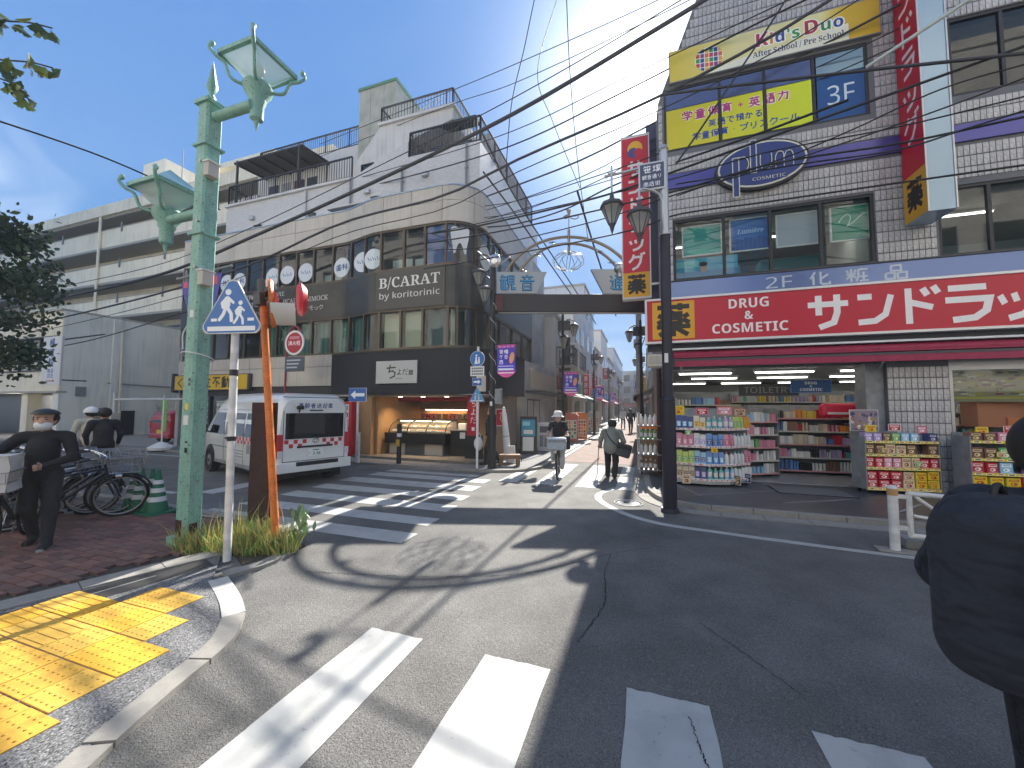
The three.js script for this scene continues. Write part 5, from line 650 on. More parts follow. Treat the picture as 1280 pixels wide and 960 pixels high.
  const teal = mat(lin(0.1, 0.24, 0.2), 0.8), blind = mat(lin(0.5, 0.5, 0.36), 0.8), pale = mat(lin(0.55, 0.58, 0.56), 0.8), blueF = mat(lin(0.04, 0.1, 0.3), 0.4);
  teal.map = rep(tex(128, (x, y) => 0.7 + 0.3 * Math.sin(x / 128 * Math.PI * 8) * 0.7), 0.9);
  const s3 = band(6.28, 7.7, [-17.9, -16.8, -16.0, -15.1, -14.26, -13.41, -12.51, -11.68, -10.78, -9.9, -9.13, -8.39, -7.48, -6.68, -5.93], [6.9, 6.2, 5.3, 4.2, 2.8, 1.4, 0.04], [[14, blueF, -0.07, 6.4, 7.62], [15, blueF, -0.07, 6.4, 7.62], [12, pale, -0.6, 6.36, 6.9], [13, pale, -0.6, 6.36, 6.85], [8, pale, -0.5, 6.36, 6.8]]);
  band(3.62, 4.97, [-17.9, -16.9, -16.0, -15.1, -14.2, -13.42, -12.53, -11.67, -10.77, -9.91, -9.1, -8.38, -7.55, -6.72, -5.83], [6.8, 6.1, 5.3, 4.2, 2.8, 1.4, 0.04], [[5, teal], [6, teal], [7, teal], [8, teal], [9, teal], [10, teal], [12, blind], [13, blind], [14, mat(lin(0.06, 0.1, 0.11), 0.6)], [15, blind]]);
  // floors and back walls seen through the glass
  const body = [[-18.85, -11.5], [-10.5, -11.5], [-8.4, -11.2], [-6.4, -11.2], [-5.8, -11.5], [-5.4, -12.2], [-5.4, -20], [-18.85, -20]];
  const fl = mat(lin(0.5), 0.9); [[3.3, 3.58], [5.9, 6.25], [7.75, 8.1]].forEach(([y0, y1]) => wp('floor_slab', slab(body, y0, y1), fl, b));
  wp('room_wall', BB(-18.7, -5.4, 3.6, 7.75, -15.2, -15.1), mat(lin(0.3, 0.34, 0.33), 0.9), b); wp('room_partition', BB(-10.6, -10.5, 3.6, 5.9, -15.1, -11.4), mat(lin(0.35), 0.9), b);
  wp('end_wall', BB(-18.95, -18.75, 0, 8.8, -20, -11.1), M.greyWall, b); wp('side_wall', [BB(-4.65, -4.42, 0.06, 3.6, -20, -14.25), BB(-5.3, -5.02, 3.6, 8.9, -20, -17.5)], M.greyWall, b);
  wp('roof', slab(body, 8.1, 8.3), M.concrete, b);
  // white disc signs and the tooth on the upper glass
  const discs = [[-16.31, '整'], [-15.58, '外科'], [-13.75, ''], [-13.01, ''], [-12.09, ''], [-10.39, '歯'], [-9.3, ''], [-8.75, '']];
  const discTex = print(512, 128, (g, w, h) => { fill(g, '#dfe5ea', 0, 0, w, h); for (let i = 0; i < 4; i++) { const t = ['外科', '歯科', '', ''][i]; if (t) write(g, t, i * 128 + 20, 40, 44, { w: 12, color: '#2a4a8c', gap: 0.06 }); else { g.strokeStyle = '#4f74a8'; g.lineWidth = 5; g.beginPath(); for (let k = 0; k < 5; k++) { g.moveTo(i * 128 + 24 + k * 17, 50 + (k % 2) * 10); g.lineTo(i * 128 + 36 + k * 17, 74); } g.stroke(); } } });
  discs.forEach(([x, t], i) => { const g = new THREE.CircleGeometry(0.36, 28), uv = g.attributes.uv, k = t === '外科' || t === '整' ? 0 : t === '歯' ? 1 : 2 + i % 2; for (let j = 0; j < uv.count; j++) uv.setX(j, (k + uv.getX(j)) / 4); const [px, pz] = onPath(sAt(x)); wp('disc_sign', g.translate(px, 6.82, pz - 0.022), discTex, b); });
  { const t = new THREE.Shape(); t.moveTo(-0.3, 0.3); t.bezierCurveTo(-0.3, 0.5, -0.1, 0.46, 0, 0.4); t.bezierCurveTo(0.1, 0.46, 0.3, 0.5, 0.3, 0.3); t.bezierCurveTo(0.3, 0.05, 0.22, -0.1, 0.2, -0.42); t.bezierCurveTo(0.1, -0.5, 0.12, -0.08, 0, -0.08); t.bezierCurveTo(-0.12, -0.08, -0.1, -0.5, -0.2, -0.42); t.bezierCurveTo(-0.22, -0.1, -0.3, 0.05, -0.3, 0.3); const [x, z, nx, nz] = onPath(FEND - 6.75); wp('tooth_emblem', at(new THREE.ExtrudeGeometry(t, { depth: 0.02, bevelEnabled: false }), x + nx * 0.03, 7.05, z + nz * 0.03, 0, Math.atan2(nx, nz)), M.white, b); const q = onPath(FEND - 5.75); wp('disc_sign', at(new THREE.CircleGeometry(0.42, 28), q[0] + q[2] * 0.03, 6.75, q[1] + q[3] * 0.03, 0, Math.atan2(q[2], q[3])), pale, b); }
  // lettering on the dark band
  const tr = { transparent: true };
  const t1 = print(1024, 256, (g, w, h) => { g.clearRect(0, 0, w, h); latin(g, 'ACUPUNCTURE', 120, 42, 56, '#d8d6d0', '', 'serif', 'left', 420); latin(g, 'BEAUTY', -40, 42, 56, '#d8d6d0', '', 'serif', 'left'); latin(g, 'TREATMENT / MEDICAL HAMMOCK', 0, 120, 60, '#d8d6d0', '', 'serif', 'left', 1010); write(g, '／メディカルハンモック', 400, 180, 48, { w: 9, gap: 0.08, color: '#d8d6d0' }); write(g, 'ハンド', 210, 180, 48, { w: 9, gap: 0.08, color: '#d8d6d0' }); }, { m: tr });
  wp('lettering', PL(4.6, 1.05, -13.15, 5.72, -11.075), t1, b);
  const t0 = print(256, 256, (g, w, h) => { g.clearRect(0, 0, w, h); latin(g, 'K/', w / 2, h / 2, 200, '#b09a4a', 'bold italic', 'serif', 'center'); }, { m: tr }); wp('lettering', PL(1.5, 1.0, -16.2, 5.72, -11.075), t0, b);
  const t2 = print(1024, 400, (g, w, h) => { g.clearRect(0, 0, w, h); latin(g, 'B/CARAT', 20, 130, 200, '#3a3832', 'bold', 'serif', 'left', 985); latin(g, 'B/CARAT', 12, 122, 200, '#dfdeda', 'bold', 'serif', 'left', 985); latin(g, 'by koritorinic', 16, 305, 120, '#dfdeda', '', 'sans-serif', 'left', 985); }, { m: tr });
  wp('name_panel', BB(-8.5, -5.9, 4.98, 6.26, -10.73, -10.7), mat(lin(0.055, 0.052, 0.045), 0.35), b); wp('lettering', PL(2.42, 0.95, -7.22, 5.68, -10.696), t2, b);
  // tiled upper storeys, stepped back
  const tl = mat(lin(0.66, 0.65, 0.64), 0.4, { grain: tileBond, scale: 1.0 }), smoothW = mat(lin(0.66, 0.65, 0.63), 0.7, { grain: streakT, scale: 6 }), rail = mat(lin(0.03, 0.03, 0.035), 0.5);
  wp('tiled_block', [EX([[-11.1, 8.1], [-5.4, 8.1], [-5.4, 11.25], [-8.4, 11.25], [-8.4, 11.9], [-11.1, 10.9]], 7.8).translate(0, 0, -20)], tl, b);
  wp('tiled_wing', BB(-18.3, -11.1, 8.1, 10.95, -20, -12.35), tl, b); wp('wing_ledge', BB(-18.35, -11.1, 10.95, 11.05, -20, -12.25), smoothW, b);
  wp('upper_storey', EX([[-11.1, 11.05], [-8.42, 11.05], [-8.42, 12.1], [-6.6, 12.5], [-6.6, 12.95], [-9.85, 12.95], [-11.1, 11.6]], 6.8).translate(0, 0, -19.2), smoothW, b); wp('upper_room', BB(-8.5, -5.6, 11.25, 12.6, -19, -13.7), smoothW, b); wp('top_slab', BB(-9.9, -6.5, 12.95, 13.06, -19.2, -12.3), smoothW, b);
  windowZ(b, -8.2, -7.2, 11.35, 12.3, -13.66, { glass: M.glassDark, fw: 0.05 }); windowZ(b, -7.0, -5.9, 11.35, 12.3, -13.66, { glass: M.glassDark, fw: 0.05 }); wp('balcony_awning', B(2.4, 0.12, 0.5, -6.9, 12.45, -12.7, 0, 0.12), mat(lin(0.02, 0.05, 0.04), 0.6), b);
  wp('laundry', [B(0.5, 0.45, 0.05, -7.6, 11.7, -12.9), B(0.7, 0.3, 0.06, -6.4, 11.75, -12.9)], mat(lin(0.06, 0.08, 0.12), 0.9), b);
  windowZ(b, -10.7, -10.1, 11.0, 11.5, -12.33, { glass: M.glassDark, fw: 0.05 });
  wp('slot_window', [BB(-8.1, -6.5, 9.05, 9.32, -12.3, -12.17)], M.glassDark, b); for (const x of [-17.2, -15.6, -13.7, -12.2]) wp('slot_window', BB(x, x + 0.9, 9.1, 9.3, -12.4, -12.32), M.glassDark, b);
  railing(b, [[-8.35, -13.2], [-8.35, -12.25], [-5.42, -12.25], [-5.42, -19]], 11.25, 12.22, rail); railing(b, [[-9.8, -15], [-9.8, -12.4], [-6.62, -12.4], [-6.62, -19]], 13.06, 13.7, rail); railing(b, [[-18.2, -16], [-18.2, -12.35], [-11.15, -12.35]], 11.05, 11.95, rail);
  wp('roof_storey', BB(-18.85, -11.9, 11.05, 14.0, -20, -14.2), smoothW, b); railing(b, [[-18.8, -18], [-18.8, -14.25], [-11.9, -14.25]], 14.0, 14.95, rail);
  wp('pergola', [B(4.2, 0.05, 1.7, -16.2, 13.35, -13.4, 0, 0.1), ...[0, 1, 2, 3, 4, 5].map((i) => B(0.06, 0.1, 1.75, -18.2 + i * 0.8, 13.3, -13.4, 0, 0.1)), B(0.08, 2.3, 0.08, -18.1, 12.2, -12.6), B(0.08, 2.3, 0.08, -14.3, 12.2, -12.6)], mat(lin(0.06, 0.055, 0.05), 0.6), b);
  const washing = [[0.05, 0.06, 0.09], [0.3, 0.3, 0.32], [0.12, 0.05, 0.06], [0.04, 0.05, 0.05]]; washing.forEach((c, i) => wp('laundry', RB(0.55, 0.7, 0.06, 0.02, -15.9 + i * 0.75, 11.45, -12.75), mat(lin(...c), 0.9), b));
  const ph = mat(lin(0.5, 0.5, 0.42), 0.7, { grain: blotchT, scale: 3 }); wp('penthouse', BB(-11.8, -9.9, 11.0, 15.75, -16.5, -13.4), ph, b); wp('penthouse_cap', BB(-11.86, -9.84, 15.75, 15.87, -16.55, -13.35), mat(lin(0.1, 0.26, 0.16), 0.6), b); for (const x of [-11.2, -10.5]) wp('panel_seam', BB(x - 0.012, x + 0.012, 11.0, 15.74, -13.41, -13.395), M.greyPaint, b);
  wp('parapet_awning', [B(4.5, 0.05, 1.1, -14.6, 9.05, -11.75, 0, 0.18), B(1.6, 0.05, 0.9, -10.4, 9.2, -11.6, 0, 0.1)], mat(lin(0.62, 0.6, 0.55), 0.7), b);
  for (const [x, y] of [[-15.8, 9.55], [-12.8, 9.6], [-9.7, 9.75]]) { const l = wp('floodlight', [RB(0.3, 0.16, 0.18, 0.02, x, y, -12.0, 0, 0.4), rod([x, y, -12.05], [x, y - 0.1, -12.3], 0.02)], M.darkGrey, b); }
  wp('downpipe', [rod([-13.5, 8.9, -12.28], [-13.5, 10.9, -12.28], 0.05)], smoothW, b);
  // shop door, window and canopy on the street side
  windowX(b, -16.8, -14.9, 0.9, 2.1, -4.41, { cuts: [-15.85] }); windowX(b, -18.4, -17.4, 0.08, 2.15, -4.41, { frame: M.alu }); wp('side_canopy', BB(-4.42, -3.85, 2.32, 2.42, -19.8, -14.6), M.darkGrey, b); wp('wall_sign', [BB(-4.42, -4.36, 2.55, 3.3, -19.4, -15.2)], mat(lin(0.5, 0.42, 0.3), 0.6), b); wp('tile_dado', [BB(-4.42, -4.39, 0.06, 0.85, -20, -14.3)], mat(lin(0.42, 0.38, 0.32), 0.5, { grain: tileBond, scale: 0.9 }), b);
  // fittings on the upper walls
  for (const [x, y, z] of [[-17.4, 11.35, -13.0], [-12.0, 11.35, -13.2], [-9.2, 11.6, -12.6]]) { const u = wp('condenser', RB(0.8, 0.6, 0.32, 0.03, x, y, z), M.whiteWorn, b); wp('fan_grille', [0.1, 0.16, 0.22].map((q) => TOR(q, 0.008, x - 0.1, y, z + 0.17)), M.darkGrey, u, b); }
  for (const x of [-5.9, -8.6, -11.0]) wp('downpipe', [rod([x, 8.95, -12.12], [x, x > -6 ? 11.2 : 10.9, -12.12], 0.04), ...[9.3, 10.3].map((y) => B(0.14, 0.03, 0.06, x, y, -12.14))], M.greyPaint, b);
  for (const [x, y] of [[-7.6, 10.4], [-10.2, 10.2], [-16.6, 10.2]]) wp('vent_hood', [RB(0.26, 0.2, 0.14, 0.05, x, y, x < -11.1 ? -12.29 : -12.14)], M.alu, b);
  // sushi counter on the ground floor
  const wood = mat(lin(0.4, 0.24, 0.11), 0.55, { grain: woodT, scale: 0.8 });
  wp('shop_step', slab([[-10.4, -14.5], [-10.4, -10.72], [-4.9, -10.5], [-4.5, -11.0], [-4.5, -14.5]], 0.03, 0.14), mat(lin(0.22, 0.2, 0.17), 0.4, { grain: blotchT, scale: 1 }), b);
  wp('timber_pillar', BB(-9.25, -8.72, 0.14, 2.16, -11.3, -10.9), wood, b); wp('timber_wall', BB(-8.72, -8.6, 0.14, 2.16, -13.8, -11.1), wood, b); wp('shop_back_wall', BB(-8.7, -4.7, 0.14, 2.16, -13.9, -13.8), mat(lin(0.42, 0.3, 0.18), 0.7), b); wp('shop_ceiling', slab([[-10.4, -13.9], [-10.4, -10.9], [-5.8, -10.85], [-4.7, -11.9], [-4.7, -13.9]], 2.1, 2.16), mat(lin(0.35, 0.3, 0.25), 0.8), b);
  wp('red_valance', BB(-8.6, -5.3, 1.95, 2.1, -12.3, -12.27), mat(lin(0.25, 0.02, 0.04), 0.7), b); wp('glass_screen', PL(1.0, 1.96, -5.3, 1.12, -11.55, Math.PI / 2), M.glass, b);
  wp('pier', [BB(-4.9, -4.45, 0.14, 2.16, -13.6, -12.6)], mat(lin(0.2, 0.16, 0.13), 0.6), b);
  for (const x of [-8.0, -7.1, -6.2]) { const l = wp('downlight', at(C(0.07, 0.07, 0.02, 0, 0, 0, 16), x, 2.095, -11.5), lamp(4, 3.4, 2.5), b); const s = new THREE.SpotLight(0xffdcb0, 3.5, 0, 1.1, 0.6); s.position.set(x, 2.06, -11.5); s.target.position.set(x, 0, -11.9); s.shadow.radius = 3; s.name = 'downlight'; scene.add(s, s.target); }
  // real estate shop at the left end
  wp('shop_front_frame', [BB(-18.7, -10.5, 0.06, 0.2, -11.3, -11.15), BB(-18.7, -10.5, 2.15, 2.35, -11.3, -11.12), ...[-18.6, -17, -15.4, -13.8, -12.2, -10.6].map((x) => BB(x - 0.05, x + 0.05, 0.2, 2.15, -11.3, -11.15))], M.dark, b);
  for (const x of [-17.8, -16.2, -14.6, -13, -11.4]) { const q = wp('pane', PL(1.48, 1.95, x, 1.175, -11.22), M.glass, b); }
  const paper = print(256, 256, (g, w, h) => { fill(g, '#2a2d2e', 0, 0, w, h); const r2 = rng(44); for (let i = 0; i < 6; i++) for (let j = 0; j < 5; j++) { fill(g, ['#d9d9d2', '#c9cfc8', '#e3ded0'][Math.floor(r2() * 3)], 8 + i * 41, 10 + j * 48, 34, 40); fill(g, '#8a8f94', 12 + i * 41, 14 + j * 48, 26, 12); } });
  for (const x of [-17.8, -16.2, -14.6, -13, -11.4]) wp('listing_sheet', PL(1.2, 1.4, x, 1.3, -11.3), paper, b);
  wp('shop_back_wall', BB(-18.7, -10.4, 0.1, 2.4, -14, -13.9), mat(lin(0.25), 0.9), b);
}
{ // signs of that building
  const s = thing('shop_sign', 'white box sign with black brush lettering on the dark fascia', 'sign', [-7.55, 2.5, -10.65]); wp('box', RB(1.56, 0.74, 0.08, 0.01, -7.58, 2.87, -10.66), M.alu, s); wp('face', PL(1.52, 0.7, -7.58, 2.87, -10.618), print(512, 236, (g, w, h) => { fill(g, '#b9bcb6', 0, 0, w, h); g.lineCap = 'round'; write(g, 'ち', 110, 30, 165, { w: 9, color: '#15130f' }); write(g, 'よだ', 262, 82, 72, { w: 10, color: '#15130f', gap: 0.05 }); fill(g, '#1a1814', 418, 100, 52, 52); g.strokeStyle = '#b9bcb6'; g.lineWidth = 3; g.strokeRect(427, 109, 34, 34); g.beginPath(); g.moveTo(427, 126); g.lineTo(461, 126); g.moveTo(444, 109); g.lineTo(444, 143); g.stroke(); fill(g, '#15130f', 250, 186, 90, 4); }), s);
  const y = thing('estate_agent_sign', 'yellow fascia sign with black characters over the estate agent window', 'sign', [-16.6, 2.36, -11.0]); wp('box', BB(-18.85, -14.5, 2.38, 3.02, -11.08, -10.92), M.darkGrey, y); wp('face', PL(4.2, 0.58, -16.68, 2.7, -10.917), print(1024, 142, (g, w, h) => { fill(g, '#d9b112', 0, 0, w, h); write(g, '日立不動産', 300, 14, 112, { w: 13, gap: 0.12, color: '#1c1a14' }); g.strokeStyle = '#1c1a14'; g.lineWidth = 14; g.beginPath(); g.moveTo(110, 24); g.lineTo(50, 72); g.lineTo(110, 120); g.stroke(); fill(g, '#e8dcc0', 140, 58, 110, 34); }), y); wp('end_cap', BB(-18.98, -18.85, 2.3, 3.1, -11.1, -10.9), M.black, y);
  const n = thing('shop_banner', 'red hanging banner with white brush characters beside the sushi counter', 'banner', [-5.1, 0.85, -11.25]); wp('cloth', RB(0.42, 1.28, 0.015, 0.005, -5.1, 1.5, -11.22), mat(lin(0.5, 0.02, 0.05), 0.7), n); wp('print', PL(0.4, 1.26, -5.1, 1.5, -11.21), print(160, 500, (g, w, h) => { fill(g, '#b5122c', 0, 0, w, h); g.lineCap = 'round'; write(g, 'ちよだ', 34, 60, 92, { w: 9, v: true, gap: 0.12, color: '#f0e4e0' }); fill(g, '#f0e4e0', 60, 400, 40, 44); }), n); wp('base_panel', RB(0.55, 0.72, 0.2, 0.01, -5.1, 0.5, -11.3), M.black, n);
  const p2 = thing('framed_poster', 'small red framed poster on the pier right of the sushi counter', 'poster', [-4.68, 1.0, -12.55]); wp('frame', RB(0.36, 0.6, 0.03, 0.005, -4.68, 1.4, -12.55), M.white, p2); wp('print', PL(0.3, 0.54, -4.68, 1.4, -12.533), print(96, 160, (g, w, h) => { fill(g, '#b8142a', 0, 0, w, h); g.strokeStyle = '#f0dcd8'; g.lineWidth = 6; g.beginPath(); g.moveTo(30, 40); g.lineTo(60, 30); g.lineTo(45, 90); g.lineTo(66, 120); g.stroke(); }), p2);
  // chilled display case
  const c = thing('display_case', 'black chilled display case with curved glass and lit food trays', 'display case', [-7.5, 0.14, -11.75]); wp('base', [BB(-8.5, -6.15, 0.52, 0.86, -12.2, -11.35)], M.black, c); wp('plinth', [BB(-8.35, -6.3, 0.14, 0.52, -12.1, -11.55)], mat(lin(0.1), 0.6), c); wp('foot', BB(-8.4, -7.8, 0.14, 0.5, -11.56, -11.5), mat(lin(0.5, 0.45, 0.38), 0.6), c); wp('foot', BB(-7.0, -6.35, 0.14, 0.5, -11.56, -11.5), mat(lin(0.5, 0.45, 0.38), 0.6), c);
  const arc = []; for (let i = 0; i <= 10; i++) { const a = i / 10 * Math.PI / 2; arc.push([-11.36 - 0.62 * (1 - Math.cos(a)), 0.86 + 0.42 * Math.sin(a)]); }
  for (let k = 0; k < 3; k++) { const x0 = -8.3 + k * 0.72, P = [], I = []; arc.forEach(([z, yy]) => P.push(x0, yy, z, x0 + 0.66, yy, z)); for (let i = 0; i < 10; i++) I.push(i * 2, i * 2 + 1, i * 2 + 2, i * 2 + 1, i * 2 + 3, i * 2 + 2); const g = new THREE.BufferGeometry(); g.setAttribute('position', new THREE.BufferAttribute(new Float32Array(P), 3)); g.setIndex(I); g.computeVertexNormals(); wp('glass', g, M.glass, c); }
  for (let k = 0; k < 4; k++) wp('rib', TU(arc.map(([z, yy]) => [-8.33 + k * 0.72, yy, z]), 0.02, 14, 6), M.black, c); wp('top_rail', BB(-8.45, -6.15, 1.27, 1.31, -12.2, -11.96), M.black, c); wp('back_panel', BB(-8.45, -6.15, 0.86, 1.27, -12.2, -12.16), mat(lin(0.4, 0.36, 0.3), 0.6), c);
  const r = rng(6); for (let k = 0; k < 3; k++) for (let j = 0; j < 2; j++) { const t = thing('food_tray', ['left', 'middle', 'right'][k] + ' food tray on the ' + ['upper', 'lower'][j] + ' step of the chilled display case', 'food tray', [-7.97 + k * 0.72, 0.93 + (1 - j) * 0.14, -11.55 - (1 - j) * 0.28]); part('tray', RB(0.62, 0.03, 0.26, 0.008, 0, 0, 0), M.white, t); const G = []; for (let i = 0; i < 14; i++) G.push(tint(RB(0.06, 0.04, 0.09, 0.012, -0.26 + (i % 7) * 0.087, 0.03, i < 7 ? -0.06 : 0.06, 0, 0, 0, 1), [lin(0.6, 0.2, 0.1), lin(0.65, 0.5, 0.3), lin(0.6, 0.32, 0.2), lin(0.7, 0.65, 0.55)][Math.floor(r() * 4)])); stuffPart('sushi', G, M.vc, t); }
  wp('case_light', BB(-8.3, -6.3, 1.235, 1.265, -12.0, -11.97), lamp(3.4, 2.7, 1.8), c); const cl = new THREE.RectAreaLight(0xffddb8, 4.5, 2, 0.06); cl.position.set(-7.3, 1.22, -11.95); cl.rotation.x = -Math.PI / 2; cl.name = 'case_light'; scene.add(cl);
  const sh = thing('back_shelf', 'lit shelf of boxed food behind the display case', 'shelf', [-7.3, 1.2, -13.6]); wp('board', BB(-8.4, -6.2, 1.25, 1.29, -13.75, -13.35), M.wood, sh); wp('shelf_light', BB(-8.3, -6.4, 1.62, 1.65, -13.7, -13.66), lamp(3.6, 2.5, 1.3), sh); wp('upper_board', BB(-8.4, -6.2, 1.66, 1.7, -13.75, -13.4), M.wood, sh); const sl = new THREE.RectAreaLight(0xffc890, 4.5, 1.9, 0.06); sl.position.set(-7.35, 1.6, -13.62); sl.rotation.x = -Math.PI / 2; sl.name = 'shelf_light'; scene.add(sl);
  for (let i = 0; i < 7; i++) { const col = ['red', 'red', 'cream', 'orange', 'red', 'cream', 'brown'][i]; const t = thing('food_box', ['first', 'second', 'third', 'fourth', 'fifth', 'sixth', 'seventh'][i] + ' food box from the left on the lit back shelf', 'food box', [-8.2 + i * 0.3, 1.29, -13.5]); part('carton', RB(0.24, 0.2, 0.12, 0.006, 0, 0.1, 0, 0, 0, 0, 1), GM[col], t); if (PR[col]) part('printed_front', PL(0.22, 0.18, 0, 0.1, 0.062), PR[col], t); }
  const k = thing('serving_counter', 'black serving counter at the right of the sushi case', 'counter', [-5.85, 0.14, -11.8]); wp('body', BB(-6.1, -5.35, 0.14, 0.95, -12.1, -11.6), M.black, k); wp('top', RB(0.8, 0.04, 0.55, 0.01, -5.72, 0.97, -11.85), M.darkGrey, k); wp('notice', BB(-5.75, -5.55, 0.72, 0.92, -11.6, -11.595), M.white, k); wp('till', RB(0.3, 0.22, 0.25, 0.02, -5.75, 1.1, -11.9), M.white, k);
  // vending machine
  const v = thing('vending_machine', 'red vending machine standing left of the timber pillar', 'vending machine', [-9.75, 0.06, -11.0]); wp('cabinet', RB(0.95, 1.85, 0.7, 0.02, -9.75, 0.99, -10.95), mat(lin(0.5, 0.015, 0.03), 0.35), v); wp('window', PL(0.78, 0.75, -9.78, 1.45, -10.597), print(192, 192, (g, w, h) => { fill(g, '#c8cdd0', 0, 0, w, h); const r2 = rng(7); for (let j = 0; j < 3; j++) for (let i = 0; i < 8; i++) { fill(g, ['#c22', '#2a6', '#248', '#e8b020', '#eee', '#642'][Math.floor(r2() * 6)], 8 + i * 23, 10 + j * 62, 15, 40); } fill(g, '#e9e6da', 0, 52, w, 8); fill(g, '#e9e6da', 0, 114, w, 8); }), v); wp('slot_panel', PL(0.3, 0.4, -9.55, 0.85, -10.597), M.darkGrey, v); wp('delivery_hatch', RB(0.6, 0.2, 0.03, 0.01, -9.8, 0.35, -10.6), M.black, v);
}
// ---------- buildings at the left and along the shopping street ----------
{
  const b = thing('apartment_block', 'long cream apartment block with rows of open balconies behind the grey building', 'apartment block', [-40, 0, -17.5]);
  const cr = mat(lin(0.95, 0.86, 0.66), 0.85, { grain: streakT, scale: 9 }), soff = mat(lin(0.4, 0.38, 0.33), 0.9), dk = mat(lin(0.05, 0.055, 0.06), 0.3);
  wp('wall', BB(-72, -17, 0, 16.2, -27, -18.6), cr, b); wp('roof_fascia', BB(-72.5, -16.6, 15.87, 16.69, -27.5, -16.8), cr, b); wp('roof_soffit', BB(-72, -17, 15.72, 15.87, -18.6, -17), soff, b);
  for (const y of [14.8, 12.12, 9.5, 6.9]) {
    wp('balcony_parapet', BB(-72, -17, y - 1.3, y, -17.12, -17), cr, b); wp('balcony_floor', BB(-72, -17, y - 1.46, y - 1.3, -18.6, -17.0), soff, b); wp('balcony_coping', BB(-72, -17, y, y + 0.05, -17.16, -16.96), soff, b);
    for (let x = -70; x < -18; x += 4.6) { const w = wp('window', BB(x, x + 1.9, y - 0.95, y + 0.75, -18.62, -18.56), M.alu, b); wp('pane', BB(x + 0.06, x + 1.84, y - 0.9, y + 0.7, -18.57, -18.54), dk, w, b); wp('balcony_partition', BB(x + 2.9, x + 2.98, y - 1.3, y + 0.1, -18.6, -17.1), cr, b); }
    for (const x of [-58, -49, -43.5, -36, -31, -26]) wp('hanging_post', BB(x, x + 0.09, y - 0.35, y + 0.35, -16.98, -16.9), M.greyPaint, b);
  }
  wp('downpipe', rod([-38.4, 5, -16.85], [-38.4, 16.6, -16.85], 0.09), cr, b);
  wp('lift_tower', BB(-44, -40.9, 16.6, 24.2, -26, -22), cr, b); wp('roof_aerial', rod([-38.5, 16.6, -22], [-38.5, 24.5, -22], 0.04), M.greyPaint, b); wp('stair_tower', BB(-30.7, -25, 16.6, 19.6, -24, -20), cr, b); wp('stair_tower_roof', BB(-31.1, -24.6, 19.6, 20.0, -24.4, -19.6), cr, b);
}
{
  const b = thing('low_grey_building', 'low two storey grey building with a blank side wall facing the car park', 'building', [-36, 0, -11]);
  const cr = mat(lin(0.86, 0.79, 0.63), 0.85, { grain: streakT, scale: 7 }), gw = mat(lin(0.86, 0.86, 0.78), 0.85, { grain: streakT, scale: 7 });
  wp('front_wall', at(EX(rect(-60, -27.62, 2.45, 6.5), 0.2, 0, [rect(-32.6, -27.95, 3.55, 5.2), rect(-40, -33.6, 3.55, 5.2)]), 0, 0, -11.2), cr, b); wp('side_wall', BB(-28, -27.6, 0, 6.5, -20, -11.02), gw, b); wp('roof', BB(-60, -27.6, 6.5, 6.62, -20, -10.9), soffM(), b); wp('rear_wall', BB(-60, -28, 0, 6.5, -20, -16), cr, b); wp('string_course', BB(-60, -27.58, 2.36, 2.46, -11.3, -10.92), soffM(), b);
  wp('pilaster', BB(-27.64, -27.5, 0, 6.5, -13.25, -12.95), gw, b);
  const w = wp('window', [-32.6, -31.65, -30.7, -29.75, -28.85, -27.98].map((x) => BB(x - 0.04, x + 0.04, 3.55, 5.2, -11.15, -11.05)), M.dark, b); for (let i = 0; i < 5; i++) wp('curtain', BB(-32.55 + i * 0.94, -31.75 + i * 0.94, 3.58, 5.17, -11.2, -11.17), mat(lin(0.5, 0.5, 0.44), 0.8), w, b); wp('window_sill', BB(-32.8, -27.8, 3.47, 3.54, -11.2, -10.95), M.dark, b);
  wp('window_head', BB(-32.8, -27.8, 5.2, 5.27, -11.2, -10.98), M.dark, b);
  wp('pier', BB(-31.2, -30.6, 0, 2.4, -11.6, -11.1), cr, b); wp('pier', BB(-28.3, -27.62, 0, 2.4, -11.6, -11.06), gw, b); wp('shop_front', BB(-45, -28.3, 0.1, 2.3, -12.7, -12.6), mat(lin(0.05, 0.05, 0.05), 0.3), b); wp('shop_counter', BB(-30.4, -28.6, 0.9, 1.9, -12.58, -12.5), mat(lin(0.35, 0.33, 0.28), 0.7), b); wp('strip_light', BB(-33, -31.5, 2.2, 2.26, -11.9, -11.8), lamp(2.5, 2.5, 2.3), b);
  const sl = new THREE.PointLight(0xfff4e0, 6); sl.position.set(-32.2, 2.1, -11.8); sl.name = 'strip_light'; scene.add(sl);
  wp('wall_vent', BB(-27.6, -27.55, 2.2, 2.7, -12.0, -11.6), M.greyPaint, b); wp('downpipe', rod([-27.52, 0, -13.4], [-27.52, 5.95, -13.3], 0.07), cr, b); wp('cable_conduit', [rod([-27.55, 2.95, -12.8], [-27.55, 2.85, -17], 0.03)], M.greyPaint, b);
  wp('wall_plaque', BB(-27.6, -27.56, 1.15, 1.6, -12.95, -12.45), mat(lin(0.06, 0.045, 0.035), 0.4), b); wp('wall_plaque', BB(-27.6, -27.56, 0.65, 1.1, -12.95, -12.45), mat(lin(0.08, 0.05, 0.04), 0.4), b); wp('dark_panel', BB(-27.6, -27.54, 0.1, 1.45, -14.1, -13.5), M.black, b);
  function soffM() { return mat(lin(0.42, 0.41, 0.37), 0.85); }
}
